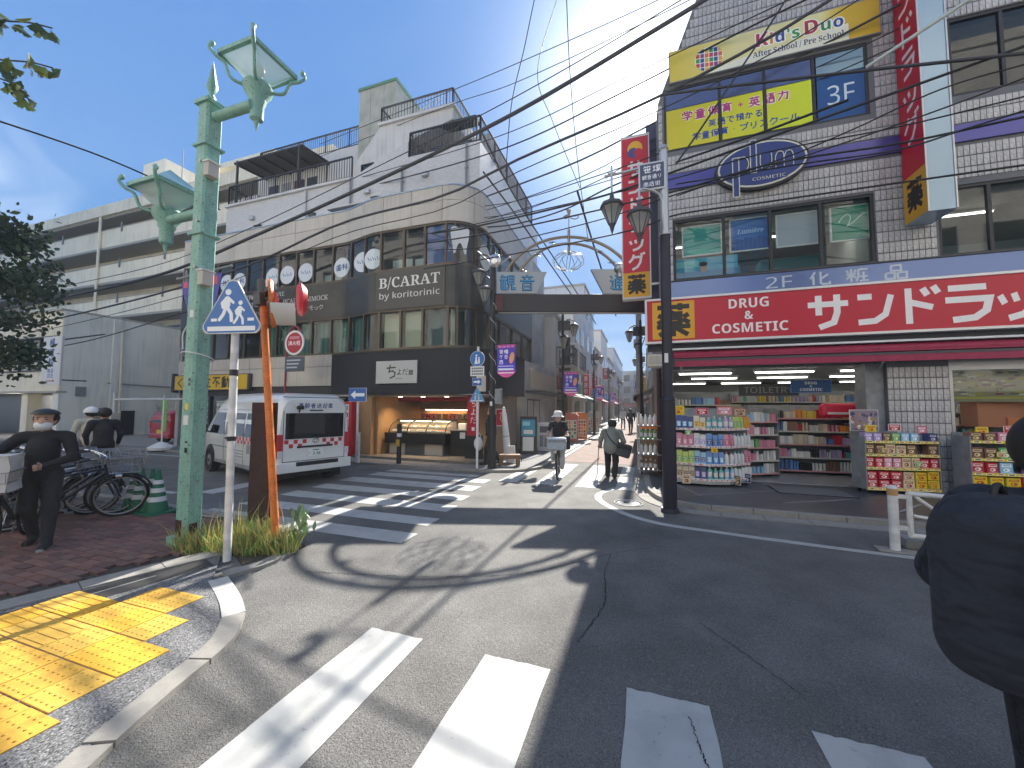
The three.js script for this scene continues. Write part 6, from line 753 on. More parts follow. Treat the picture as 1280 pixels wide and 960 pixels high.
{
  const w = thing('car_park_wall', 'white block wall with notices at the back of the car park', 'wall', [-23.5, 0, -15.2]), r = rng(2), bm = [0.52, 0.47, 0.56].map((v) => mat(lin(v, v * 0.98, v * 0.9), 0.9, { grain: grainT, scale: 0.8 }));
  part('core', B(8.2, 2.15, 0.1, 0, 1.1, -0.06), M.concrete, w); const bg = metres(merge([RB(0.78, 0.38, 0.08, 0.01, 0, 0, 0, 0, 0, 0, 1)])); for (let j = 0; j < 5; j++) for (let i = 0; i < 10; i++) shared('block', bg, bm[Math.floor(r() * 3)], w, [-3.7 + i * 0.8 + (j % 2) * 0.3, 0.27 + j * 0.4, 0.01 + r() * 0.008]);
  part('notice', B(0.75, 1.0, 0.02, -3.2, 0.85, 0.09), M.white, w); part('notice', B(0.6, 0.8, 0.02, -3.2, 0.8, 0.11), M.green, w); part('notice', B(0.9, 0.6, 0.02, -1.9, 1.5, 0.07), M.white, w);
  const g = thing('height_bar', 'white horizontal bar on a cream post over the car park entrance', 'barrier', [-22.8, 0, -10.9]); part('post', RB(0.35, 1.4, 0.35, 0.02, 0, 0.7, 0), M.cream, g); part('post_extension', rod([0, 1.4, 0], [0, 2.35, 0], 0.05), M.white, g); part('bar', rod([0, 2.02, 0], [4.6, 2.02, 0], 0.04), M.white, g);
}
// shop houses of the shopping street: x = wall plane, s = side it faces
const SHOPN = [];
function shopHouse(s, z0, z1, h, col, label, o = {}) { // z0 nearer, z1 farther
  const x = s > 0 ? -4.42 : 0.46, X = (a, b) => [Math.min(x + s * a, x + s * b), Math.max(x + s * a, x + s * b)], b = thing('shop_house', label, 'shop building', [x, 0, (z0 + z1) / 2]);
  const m = mat(lin(...col).multiplyScalar(1.2), 0.75, { grain: streakT, scale: 7 }), box = (n, a, c, y0, y1, za, zb, mm, par = b) => { const [p, q] = X(a, c); return wp(n, BB(p, q, y0, y1, zb, za), mm, par, b); };
  box('wall', -6, 0, 2.7, h, z0, z1, m); box('roof_edge', -6, 0.12, h, h + 0.18, z0 + 0.05, z1 - 0.05, M.concrete); box('side_pier', -0.4, 0, 0, 2.7, z0, z0 - 0.35, m); box('side_pier', -0.4, 0, 0, 2.7, z1 + 0.35, z1, m); box('shop_interior', -3, -2.9, 0, 2.7, z0, z1, mat(lin(0.2, 0.17, 0.14), 0.8));
  box('shop_glass', -0.35, -0.3, 0.1, 2.4, z0 - 0.4, z1 + 0.4, M.glassDark);
  const n = Math.max(1, Math.round((z0 - z1) / 2.6)), st = Math.max(1, Math.round((h - 3) / 2.7));
  for (let k = 0; k < st; k++) for (let i = 0; i < n; i++) { const zc = z0 - (i + 0.5) * (z0 - z1) / n, y0 = 3.6 + k * 2.7; if (y0 + 1.3 > h - 0.2) continue; const f = box('window', -0.05, 0.06, y0, y0 + 1.35, zc + 0.75, zc - 0.75, M.alu); box('pane', 0.06, 0.075, y0 + 0.07, y0 + 1.28, zc + 0.68, zc + 0.03, M.glassDark, f); box('pane', 0.06, 0.075, y0 + 0.07, y0 + 1.28, zc - 0.03, zc - 0.68, M.glassDark, f); }
  if (o.awning) { const g = EX([[0, 2.75], [0.95, 2.35], [0.95, 2.12], [0.9, 2.12], [0.9, 2.3], [0, 2.68]], z0 - z1 - 0.5); if (s < 0) g.scale(-1, 1, 1); g.translate(x, 0, z1 + 0.25); if (s < 0) { const ix = g.attributes.position; for (let i = 0; i < ix.count; i += 3) for (const a of ['position', 'normal', 'uv']) { const t = g.attributes[a], w = t.itemSize; for (let c = 0; c < w; c++) { const q = t.array[(i + 1) * w + c]; t.array[(i + 1) * w + c] = t.array[(i + 2) * w + c]; t.array[(i + 2) * w + c] = q; } } } wp('awning', g, mat(lin(...o.awning), 0.7), b); }
  if (o.sign) { box('sign_board', 0, 0.14, 2.75, 3.4, z0 - 0.2, z1 + 0.2, mat(lin(...o.sign), 0.5)); }
  if (o.balcony) { box('balcony_floor', 0, 0.9, o.balcony, o.balcony + 0.12, z0 - 0.3, z1 + 0.3, M.concrete); const xa = x + s * 0.88; railing(b, [[x, z0 - 0.3], [xa, z0 - 0.3], [xa, z1 + 0.3]], o.balcony + 0.12, o.balcony + 1.1, M.darkGrey, 0.16); }
  return b;
}
shopHouse(1, -20.1, -25.5, 6.6, [0.5, 0.47, 0.42], 'small beige shop house with a balcony behind the curved building', { awning: [0.35, 0.32, 0.28], balcony: 3.9, sign: [0.3, 0.1, 0.08] });
shopHouse(1, -25.7, -30.5, 9.2, [0.56, 0.55, 0.52], 'pale three storey shop house beyond the balcony house', { sign: [0.05, 0.25, 0.2], awning: [0.08, 0.2, 0.14] });
shopHouse(1, -30.7, -37, 11.5, [0.52, 0.53, 0.55], 'taller light grey shop building on the left of the street', { sign: [0.5, 0.06, 0.1] });
shopHouse(1, -37.2, -43, 7.4, [0.48, 0.44, 0.38], 'tan shop house past the tall grey one', { awning: [0.45, 0.1, 0.14], sign: [0.6, 0.55, 0.4] });
shopHouse(1, -43.2, -51, 10.2, [0.55, 0.53, 0.5], 'off white shop house two thirds along the left side', { sign: [0.1, 0.2, 0.42] });
shopHouse(1, -51.2, -62, 8.2, [0.42, 0.42, 0.42], 'grey shop house near the far end of the left side', { sign: [0.5, 0.4, 0.1], awning: [0.3, 0.05, 0.12] });
shopHouse(1, -62.2, -88, 11.0, [0.5, 0.5, 0.5], 'long pale building at the far left end of the street', { sign: [0.3, 0.06, 0.2] });
shopHouse(-1, -18.4, -26, 8.0, [0.46, 0.43, 0.4], 'shop house directly behind the drugstore on the right', { awning: [0.3, 0.28, 0.25], sign: [0.5, 0.45, 0.35] });
shopHouse(-1, -26.2, -36, 9.5, [0.5, 0.48, 0.45], 'second shop house on the right of the street', { sign: [0.1, 0.3, 0.35] });
shopHouse(-1, -36.2, -50, 7.0, [0.45, 0.45, 0.46], 'third shop house on the right of the street', { awning: [0.2, 0.05, 0.08] });
shopHouse(-1, -50.2, -88, 9.0, [0.5, 0.5, 0.5], 'long shop building on the far right of the street', { sign: [0.4, 0.1, 0.1] });
{
  const b = thing('end_building', 'pale building closing the far end of the shopping street', 'building', [-2.5, 0, -92]); part('wall', B(14, 10, 4, 0, 5, 0), mat(lin(0.5, 0.5, 0.5), 0.8, { grain: blotchT, scale: 5 }), b); for (let k = 0; k < 3; k++) for (let i = 0; i < 6; i++) part('window', B(1.3, 1.4, 0.06, -5.5 + i * 2.2, 3.2 + k * 2.6, 2.02), M.glassDark, b); part('sign_board', B(6, 0.9, 0.1, -0.5, 2.4, 2.06), M.red, b); part('shop_front', B(8, 1.9, 0.05, 0, 1, 2.03), M.dark, b);
}
// hanging signs, banners and goods along the street
const bannerTex = print(200, 340, (g, w, h) => { const gr = g.createLinearGradient(0, 0, 0, h); gr.addColorStop(0, '#d8409a'); gr.addColorStop(0.12, '#5b2fae'); gr.addColorStop(0.5, '#3a2fb8'); gr.addColorStop(0.75, '#5a3fd0'); gr.addColorStop(0.85, '#e0489a'); gr.addColorStop(1, '#f060a8'); g.fillStyle = gr; g.fillRect(0, 0, w, h); for (let i = 0; i < 4; i++) fill(g, '#f08ac0', 14 + i * 46, 14, 34, 16); g.lineWidth = 6; write(g, '笹幡', 24, 50, 44, { w: 13, color: '#eef0fa', gap: 0.2 }); write(g, 'ヶ谷', 24, 104, 44, { w: 13, color: '#eef0fa', gap: 0.2 }); write(g, '西', 24, 158, 44, { w: 13, color: '#eef0fa' }); g.fillStyle = '#f0a060'; g.beginPath(); g.ellipse(160, 140, 26, 60, 0.2, 0, 7); g.fill(); for (const y of [220, 246]) fill(g, '#eef0fa', 14, y, w - 34, y === 246 ? 20 : 7); fill(g, '#fff', 14, 288, w - 28, 10); }, { m: { transparent: false } });
function banner(p, label, w = 0.54, h = 0.92, group) { const t = thing('street_banner', label, 'banner', p); const s = new THREE.Shape(); s.moveTo(-w / 2, h); s.lineTo(w / 2, h); s.lineTo(w / 2, 0.14); s.quadraticCurveTo(w / 4, 0, 0, 0); s.quadraticCurveTo(-w / 4, 0, -w / 2, 0.14); const g = new THREE.ExtrudeGeometry(s, { depth: 0.012, bevelEnabled: false }), uv = g.attributes.uv, ps = g.attributes.position; for (let i = 0; i < uv.count; i++) uv.setXY(i, ps.getX(i) / w + 0.5, ps.getY(i) / h); part('cloth', g, bannerTex, t); part('arm', rod([-w / 2 - 0.12, h + 0.02, 0], [w / 2 + 0.05, h + 0.02, 0], 0.012), M.black, t); return t; }
banner([-3.62, 2.58, -10.13], 'pink and violet street banner on the lamp post by the sushi shop');
banner([-2.65, 2.2, -14.8], 'pink and violet street banner on the second lamp post of the left side');
banner([-2.65, 2.2, -25], 'pink and violet street banner on the third lamp post of the left side');
banner([-2.65, 2.2, -36], 'pink and violet street banner far along the left side');
banner([-0.42, 3.0, -33], 'violet street banner on the right side of the street');
{
  const t = thing('hanging_sign', 'white vertical sign with three black characters over the left shops', 'sign', [-3.8, 3.9, -22]); part('box', RB(0.66, 1.55, 0.16, 0.02, 0, 0.78, 0), M.white, t); part('face', PL(0.6, 1.5, 0, 0.78, 0.082), print(120, 300, (g, w, h) => { fill(g, '#e4e2dc', 0, 0, w, h); write(g, '京杉玉', 26, 16, 68, { w: 10, v: true, gap: 0.32, color: '#1c1a16' }); }), t); part('bracket', [B(0.3, 0.05, 0.05, -0.45, 0.3, 0), B(0.3, 0.05, 0.05, -0.45, 1.2, 0)], M.black, t);
  const d = thing('hanging_sign', 'dark vertical light box behind the white character sign', 'sign', [-4.0, 2.9, -21]); part('box', RB(0.42, 2.7, 0.2, 0.02, 0, 1.35, 0), M.black, d); part('panel', B(0.34, 0.5, 0.01, 0, 1.9, 0.105), M.darkGrey, d);
  const S = [[-3.85, 2.6, -27.5, 0.5, 1.5, '#c8304a', 'tall red vertical sign on the left of the street'], [-3.9, 3.2, -33, 0.5, 1.2, '#9c2a58', 'crimson square sign high on the left of the street'], [-3.7, 2.2, -31, 0.45, 1.0, '#3a6ab0', 'blue vertical sign on the left of the street'], [-3.6, 4.6, -40, 0.7, 1.2, '#b02848', 'red sign hung high two thirds down the street'], [-3.8, 2.2, -45, 0.7, 0.8, '#2f8aa0', 'teal sign hung far down the left side'], [-0.1, 2.6, -28, 0.5, 1.3, '#d8b020', 'yellow vertical sign on the right of the street'], [-0.1, 3.0, -42, 0.5, 1.3, '#e8e4dc', 'white vertical sign far down the right side']];
  S.forEach(([x, y, z, w, h, c, l], i) => { const q = thing('hanging_sign', l, 'sign', [x, y, z]); part('box', RB(w, h, 0.14, 0.015, 0, h / 2, 0), M.white, q); part('face', PL(w * 0.94, h * 0.96, 0, h / 2, 0.072), print(64, 128, (g, W, H) => { fill(g, c, 0, 0, W, H); const dark = c === '#e8e4dc' || c === '#d8b020'; write(g, ['商店街', '通り', '薬店', '笹塚', '店'][i % 5], 14, 8, 34, { w: 11, v: true, gap: 0.15, color: dark ? '#22201c' : '#f4f0ea' }); }), q); });
  const ab = thing('a_board', 'black framed standing board with a teal poster outside the left shops', 'standing sign', [-4.02, 0.03, -13.7], 0.15); part('frame', RB(0.62, 1.35, 0.06, 0.01, 0, 0.72, 0, 0, -0.08), M.black, ab); part('poster', PL(0.5, 0.6, 0, 0.98, 0.03, 0, -0.08), print(128, 160, (g, w, h) => { fill(g, '#2f8fae', 0, 0, w, h); fill(g, '#8fd0d8', 10, 20, 70, 40); fill(g, '#e6e2da', 20, 100, 88, 40); }), ab); part('lower_poster', PL(0.4, 0.5, 0, 0.4, 0.075, 0, -0.08), M.white, ab); part('leg', rod([0.2, 0, -0.35], [0.2, 1.3, 0], 0.015), M.black, ab);
  const a2 = thing('a_board', 'white standing board with grey pictures next to the black framed one', 'standing sign', [-3.72, 0.03, -14.9], 0.1); part('frame', RB(0.55, 1.1, 0.05, 0.01, 0, 0.58, 0, 0, -0.1), M.white, a2); part('poster', PL(0.48, 1.0, 0, 0.59, 0.03, 0, -0.1), print(96, 200, (g, w, h) => { fill(g, '#d0d2d0', 0, 0, w, h); fill(g, '#5a6068', 12, 20, 72, 50); fill(g, '#8a9096', 12, 90, 30, 90); fill(g, '#70767c', 50, 90, 34, 90); }), a2); part('leg', rod([0.15, 0, -0.35], [0.15, 1, 0], 0.015), M.alu, a2);
  const st = (p, c, l) => { const q = thing('display_stand', l, 'display stand', p, 0.1); part('cabinet', RB(0.8, 1.25, 0.5, 0.02, 0, 0.68, 0), mat(lin(...c), 0.6), q); part('shelf_front', PL(0.7, 0.9, 0, 0.65, 0.255), print(96, 128, (g, w, h) => { fill(g, '#e8e2d6', 0, 0, w, h); const r = rng(p[2] * -10 | 0); for (let j = 0; j < 5; j++) for (let i = 0; i < 5; i++) fill(g, ['#c43', '#e90', '#592', '#964', '#ddc'][Math.floor(r() * 5)], 6 + i * 18, 8 + j * 24, 14, 18); }), q); part('canopy', EX([[-0.45, 0], [0.45, 0], [0.3, 0.16], [-0.3, 0.16]], 0.55).translate(0, 1.3, -0.27), mat(lin(...c), 0.6), q); };
  st([-3.55, 0.03, -19.5], [0.62, 0.2, 0.12], 'red roofed display stand outside the left shops'); st([-3.3, 0.03, -21], [0.7, 0.28, 0.06], 'orange display stand outside the left shops'); st([-3.3, 0.03, -27], [0.55, 0.55, 0.5], 'pale display stand further along the left shops');
}
{ // street lamps of the shopping street
  const sl = thing('street_lamp', 'thin black street lamp with two lanterns, second on the left of the street', 'street lamp', [-3.0, 0.03, -15]);
  part('pole', [C(0.06, 0.05, 5.4, 0, 2.7, 0, 12), C(0.09, 0.09, 1.6, 0, 0.8, 0, 12)], M.black, sl); part('arm', TU([[0, 4.6, 0], [0.2, 5.2, 0], [0.45, 5.1, 0]], 0.02, 12), M.black, sl); part('arm', TU([[0, 4.2, 0], [-0.15, 4.7, 0.1], [0.1, 4.6, 0.3]], 0.02, 12), M.black, sl);
  const lg = LA([[0.05, 0], [0.14, 0.36], [0.17, 0.4]], 8), cap = LA([[0.19, 0.4], [0.15, 0.47], [0.03, 0.53], [0, 0.6]], 8), frost = mat(lin(0.55, 0.53, 0.48), 0.35, { phys: 1, transmission: 0.5 });
  for (const [x, y, z] of [[0.45, 4.5, 0], [0.1, 4.0, 0.3]]) { const l = part('lantern', [cap.clone().translate(x, y, z), ...[0, 1, 2, 3].map((i) => rod([x + 0.05 * Math.cos(i * 1.57), y, z + 0.05 * Math.sin(i * 1.57)], [x + 0.17 * Math.cos(i * 1.57), y + 0.4, z + 0.17 * Math.sin(i * 1.57)], 0.008))], M.black, sl); part('glass', lg.clone().translate(x, y, z), frost, l); }
  part('sign_plate', RB(0.5, 0.4, 0.03, 0.01, 0.05, 4.95, 0.02), M.darkGrey, sl);
  [[-3.0, -25, 'third on the left'], [-3.0, -36, 'fourth on the left'], [-3.0, -50, 'fifth on the left']].forEach(([x, z, l]) => copy(sl, 'thin black street lamp with two lanterns, ' + l + ' of the street', [x, 0.03, z]));
  [[-0.1, -17, 'nearest on the right'], [-0.1, -27, 'second on the right'], [-0.1, -40, 'third on the right']].forEach(([x, z, l]) => copy(sl, 'thin black street lamp with two lanterns, ' + l + ' of the street', [x, 0.03, z], Math.PI));
  const up = thing('utility_pole', 'grey concrete utility pole on the right of the shopping street', 'utility pole', [-0.22, 0, -21]); part('pole', C(0.17, 0.11, 11, 0, 5.5, 0, 18), M.concrete, up); part('crossarm', B(1.6, 0.08, 0.08, -0.1, 9.4, 0), M.steel, up); part('crossarm', B(1.2, 0.08, 0.08, -0.1, 8.6, 0), M.steel, up); part('transformer', LA([[0, 0], [0.22, 0], [0.24, 0.05], [0.24, 0.75], [0.2, 0.8], [0, 0.8]], 16, -0.4, 7.4, 0), M.greyPaint, up); for (let i = 0; i < 4; i++) part('insulator', LA([[0, 0], [0.04, 0], [0.03, 0.05], [0.045, 0.08], [0, 0.14]], 10, -0.75 + i * 0.42, 9.44, 0), M.white, up);
  copy(up, 'grey concrete utility pole halfway along the right of the street', [-0.22, 0, -38]); copy(up, 'grey concrete utility pole near the far end of the street', [-0.3, 0, -58]);
}
// ---------- unseen buildings added behind the viewpoint to light the shaded fronts and show in their windows ----------
{
  const mk = (x0, x1, z0, z1, h, col, label, pitch, bay) => {
    const b = thing('bounce_building', label, 'building', [(x0 + x1) / 2, 0, z0]), m = mat(lin(...col), 0.8, { grain: blotchT, scale: 4 }), fx = x0 < 0 && x1 < 0 ? x1 : x0;
    wp('wall', BB(x0, x1, 0, h, z0, z1), m, b); wp('parapet', BB(x0 - 0.1, x1 + 0.1, h, h + 0.5, z0 - 0.1, z1 + 0.1), m, b); const G = [], P = [];
    for (let y = 3.4; y < h - 2; y += pitch) for (let x = x0 + 1.2; x < x1 - 1.8; x += bay) { G.push(BB(x, x + bay * 0.62, y, y + 1.5, z0 - 0.06, z0 + 0.02)); P.push(BB(x + 0.06, x + bay * 0.62 - 0.06, y + 0.06, y + 1.44, z0 - 0.075, z0 - 0.06)); }
    wp('window', G, M.alu, b).userData.kind = 'stuff'; wp('pane', P, M.glassDark, b).userData.kind = 'stuff'; wp('shop_front', BB(x0 + 0.5, x1 - 0.5, 0.1, 2.5, z0 - 0.05, z0 - 0.02), M.dark, b); wp('canopy', BB(x0 + 0.3, x1 - 0.3, 2.6, 2.8, z0 - 1.0, z0), m, b);
  };
  mk(-34, -7.5, 5.5, 16, 19, [0.78, 0.74, 0.66], 'unseen cream block added behind the brick pavement to light the shaded fronts', 3.1, 2.4);
  mk(9.5, 36, 4.5, 15, 20, [0.78, 0.74, 0.67], 'unseen pale block added behind the viewpoint on the right for bounced light', 3.0, 2.6);
  mk(-7, 9, 24, 34, 22, [0.76, 0.73, 0.67], 'unseen pale block added far down the road behind the viewpoint', 3.2, 2.2);
}
const WIRES = [
  ['thick black cable bundle running highest across the sky from the left to the drugstore', 0.034, [[-31.28,6.08,-9.18],[-26.17,6.29,-9.32],[-17.17,6.85,-9.54],[-12.67,7.67,-9.56],[-8.61,8.49,-9.57],[-3.29,9.71,-9.55],[0.49,10.91,-9.47],[4.6,12.31,-9.36]]],
  ['thick black cable just below the highest bundle over the crossing', 0.022, [[-31.3,5.1,-9.24],[-25.07,5.43,-9.39],[-16.81,6.14,-9.55],[-12.66,6.72,-9.6],[-8.91,7.57,-9.59],[-5.27,7.88,-9.66],[-3.32,8.42,-9.64],[0.38,9.28,-9.63],[2.74,10.01,-9.58],[4.73,10.83,-9.5]]],
  ['black cable third from the top over the crossing', 0.017, [[-23.75,8.32,-14.78],[-18.29,8.56,-13.88],[-11.46,8.6,-12.82],[-6.54,8.8,-12.02],[-3.98,8.93,-11.59],[-1.46,9.15,-11.16],[0.41,9.5,-10.78],[3.54,9.91,-10.2],[5.51,10.31,-9.8]]],
  ['thin wire fourth from the top over the crossing', 0.007, [[-19.58,11.85,-13.86],[-10.63,10.9,-12.23],[-3.77,10.32,-10.94],[-0.48,10.47,-10.22],[2.74,10.62,-9.51],[3.95,10.66,-9.24]]],
  ['thin black wire fifth from the top over the crossing', 0.011, [[-19.59,11.19,-13.9],[-11.23,10.58,-12.48],[-3.86,10.07,-11.22],[-0.5,10.34,-10.52],[2.82,10.7,-9.81],[4.58,10.83,-9.45]]],
  ['thin wire high over the roofs, upper of two', 0.006, [[-14.06,13.9,-13.49],[-6.21,12.81,-11.55],[-3.78,12.49,-10.95],[0.47,12.02,-9.86],[1.81,11.95,-9.49]]],
  ['thin wire high over the roofs, lower of two', 0.006, [[-14.07,13.31,-13.52],[-6.09,12.5,-11.75],[-3.9,12.19,-11.29],[1.23,11.97,-10.06],[2.52,11.99,-9.73]]],
  ['thin wire crossing the sky at the far left above the lower lantern', 0.008, [[-9.72,6.24,-2.76],[-9.68,6.27,-2.98],[-9.48,6.37,-4.15],[-9.32,6.33,-5.46],[-9.25,6.29,-6.09]]],
  ['thick cable descending into the shopping street on the left', 0.02, [[-5.02,10.95,-11.46],[-4.81,10.23,-14.01],[-3.53,8.29,-22.29],[-2.98,7.36,-26.14]]],
  ['second thick cable descending into the shopping street on the left', 0.02, [[-4.99,9.62,-11.56],[-4.73,9.38,-13.77],[-3.9,8.31,-22.24],[-3.48,7.89,-25.94]]],
  ['short thick cable dropping behind the arch toward the right shops', 0.02, [[-1.7,7.86,-10.67],[-1.69,7.8,-11.35],[-1.65,7.63,-13.49],[-1.58,7.44,-16.04],[-1.44,6.95,-22.46]]],
  ['thin wire rising steeply from the street to the top edge of the view', 0.007, [[-3.95,9.02,-10.89],[-3.62,10.9,-10.49],[-3.18,12.21,-10.27],[-2.81,13.4,-10.06],[-2.62,13.96,-9.97]]],
  ['thin wire rising beside the arch to the top edge of the view', 0.006, [[-1.83,7.79,-13.81],[-1.84,9.38,-11.56],[-1.74,10.73,-9.71],[-1.62,11.5,-8.67],[-1.58,11.74,-8.35]]],
  ['thin slack wire over the arch toward the left roof', 0.006, [[-2.42,15.92,-12.03],[-3.33,13.2,-12.35],[-2.92,11.84,-12.8],[-2.08,9.66,-13.6]]],
  ['black cable rising to the right across the tiled facade', 0.012, [[-6.44,7.37,-10.78],[-4.14,6.66,-9.39],[-0.71,6.58,-8.76],[0.61,6.61,-8.37],[2.31,6.91,-8.29],[4.39,7.35,-8.33],[5.88,7.46,-7.99]]],
  ['black cable below the oval sign across the tiled facade', 0.01, [[-6.94,7.0,-10.64],[-3.16,6.34,-9.21],[0.62,6.31,-8.6],[2.36,6.52,-8.54],[4.51,6.56,-8.64],[5.86,6.33,-8.05]]],
  ['thin cable crossing just above the cosmetics windows', 0.009, [[-6.55,6.12,-10.51],[-3.17,5.69,-9.25],[-0.03,5.69,-8.73],[0.61,5.81,-8.63],[2.35,5.8,-8.59],[4.09,5.78,-8.54],[5.85,5.57,-8.1]]],
  ['thick black cable across the upper film windows', 0.014, [[0.51,8.61,-8.73],[2.39,8.16,-8.47],[4.03,7.76,-8.25],[4.83,7.55,-8.14],[5.87,7.29,-8.0]]],
  ['wire slanting down across the kids banner', 0.01, [[3.28,11.13,-9.52],[3.02,10.57,-9.34],[2.0,8.76,-8.7],[1.04,7.1,-8.1],[0.65,6.46,-7.86]]],
  ['thin wire crossing the blue band near the facade sign', 0.008, [[0.77,6.94,-9.46],[3.0,6.6,-8.86],[4.42,6.37,-8.49],[5.15,6.41,-8.26],[5.86,6.45,-8.05]]],
  ['cable in a pale sleeve across the 3F window film', 0.011, [[0.74,7.13,-8.9],[1.96,6.79,-7.95],[3.05,6.52,-7.08]]],
  ['thin twin wire across the lower tiled wall', 0.007, [[0.77,6.66,-9.47],[3.0,6.84,-8.84],[3.8,6.97,-8.6],[4.88,7.18,-8.26],[5.87,7.15,-8.0]]],
  ['thin wire crossing the street above the arch', 0.007, [[-5.1,8.52,-11.7],[-3.9,8.31,-11.38],[-1.25,7.97,-10.29],[0.52,7.68,-9.32]]],
  ['second thin wire crossing the street above the arch', 0.006, [[-5.01,8.09,-11.65],[-3.91,7.93,-11.4],[-1.25,7.75,-10.3],[0.52,7.4,-9.34]]],
  ['black cable sagging behind the arch top', 0.012, [[-5.05,7.86,-11.86],[-4.1,7.86,-11.97],[-2.26,7.86,-11.54],[-0.88,7.97,-10.94],[0.57,8.03,-10.38]]],
  ['cable along the gray side wall at the far left', 0.015, [[-30.57,4.32,-9.54],[-24.83,4.44,-9.97],[-21.76,4.81,-10.17],[-17.82,5.49,-10.4],[-14.73,5.93,-10.59]]],
];
WIRES.forEach(([l, r, p]) => one('overhead_wire', l, 'wire', TU(p, r * (r < 0.015 ? 2 : 1.6), 40, 5), r > 0.012 ? M.cable : M.wire, 'overhead wires'));
[[2, -0.42, 'thin wire hung just below the third cable over the crossing'], [2, -0.75, 'second thin wire below the third cable over the crossing'], [1, -0.3, 'thin wire lashed below the second thick cable'], [14, -0.5, 'thin cable running below the first cable across the tiled facade'], [15, 0.35, 'thin cable above the oval sign cable'], [0, 0.5, 'thin wire running above the highest cable bundle']].forEach(([k, dy, l]) => one('overhead_wire', l, 'wire', TU(WIRES[k][2].map(([x, y, z], i) => [x, y + dy * (1 + 0.12 * Math.sin(i * 1.7)), z - 0.1]), 0.014, 40, 5), M.wire, 'overhead wires'));
{ const w = 'pale plastic sleeve on a cable before the film windows'; one('cable_sleeve', w, 'cable sleeve', rod([4.0, 8.1, -8.6], [5.35, 8.6, -8.1], 0.03, 0.03, 10), mat(lin(0.5, 0.55, 0.5), 0.4)); }
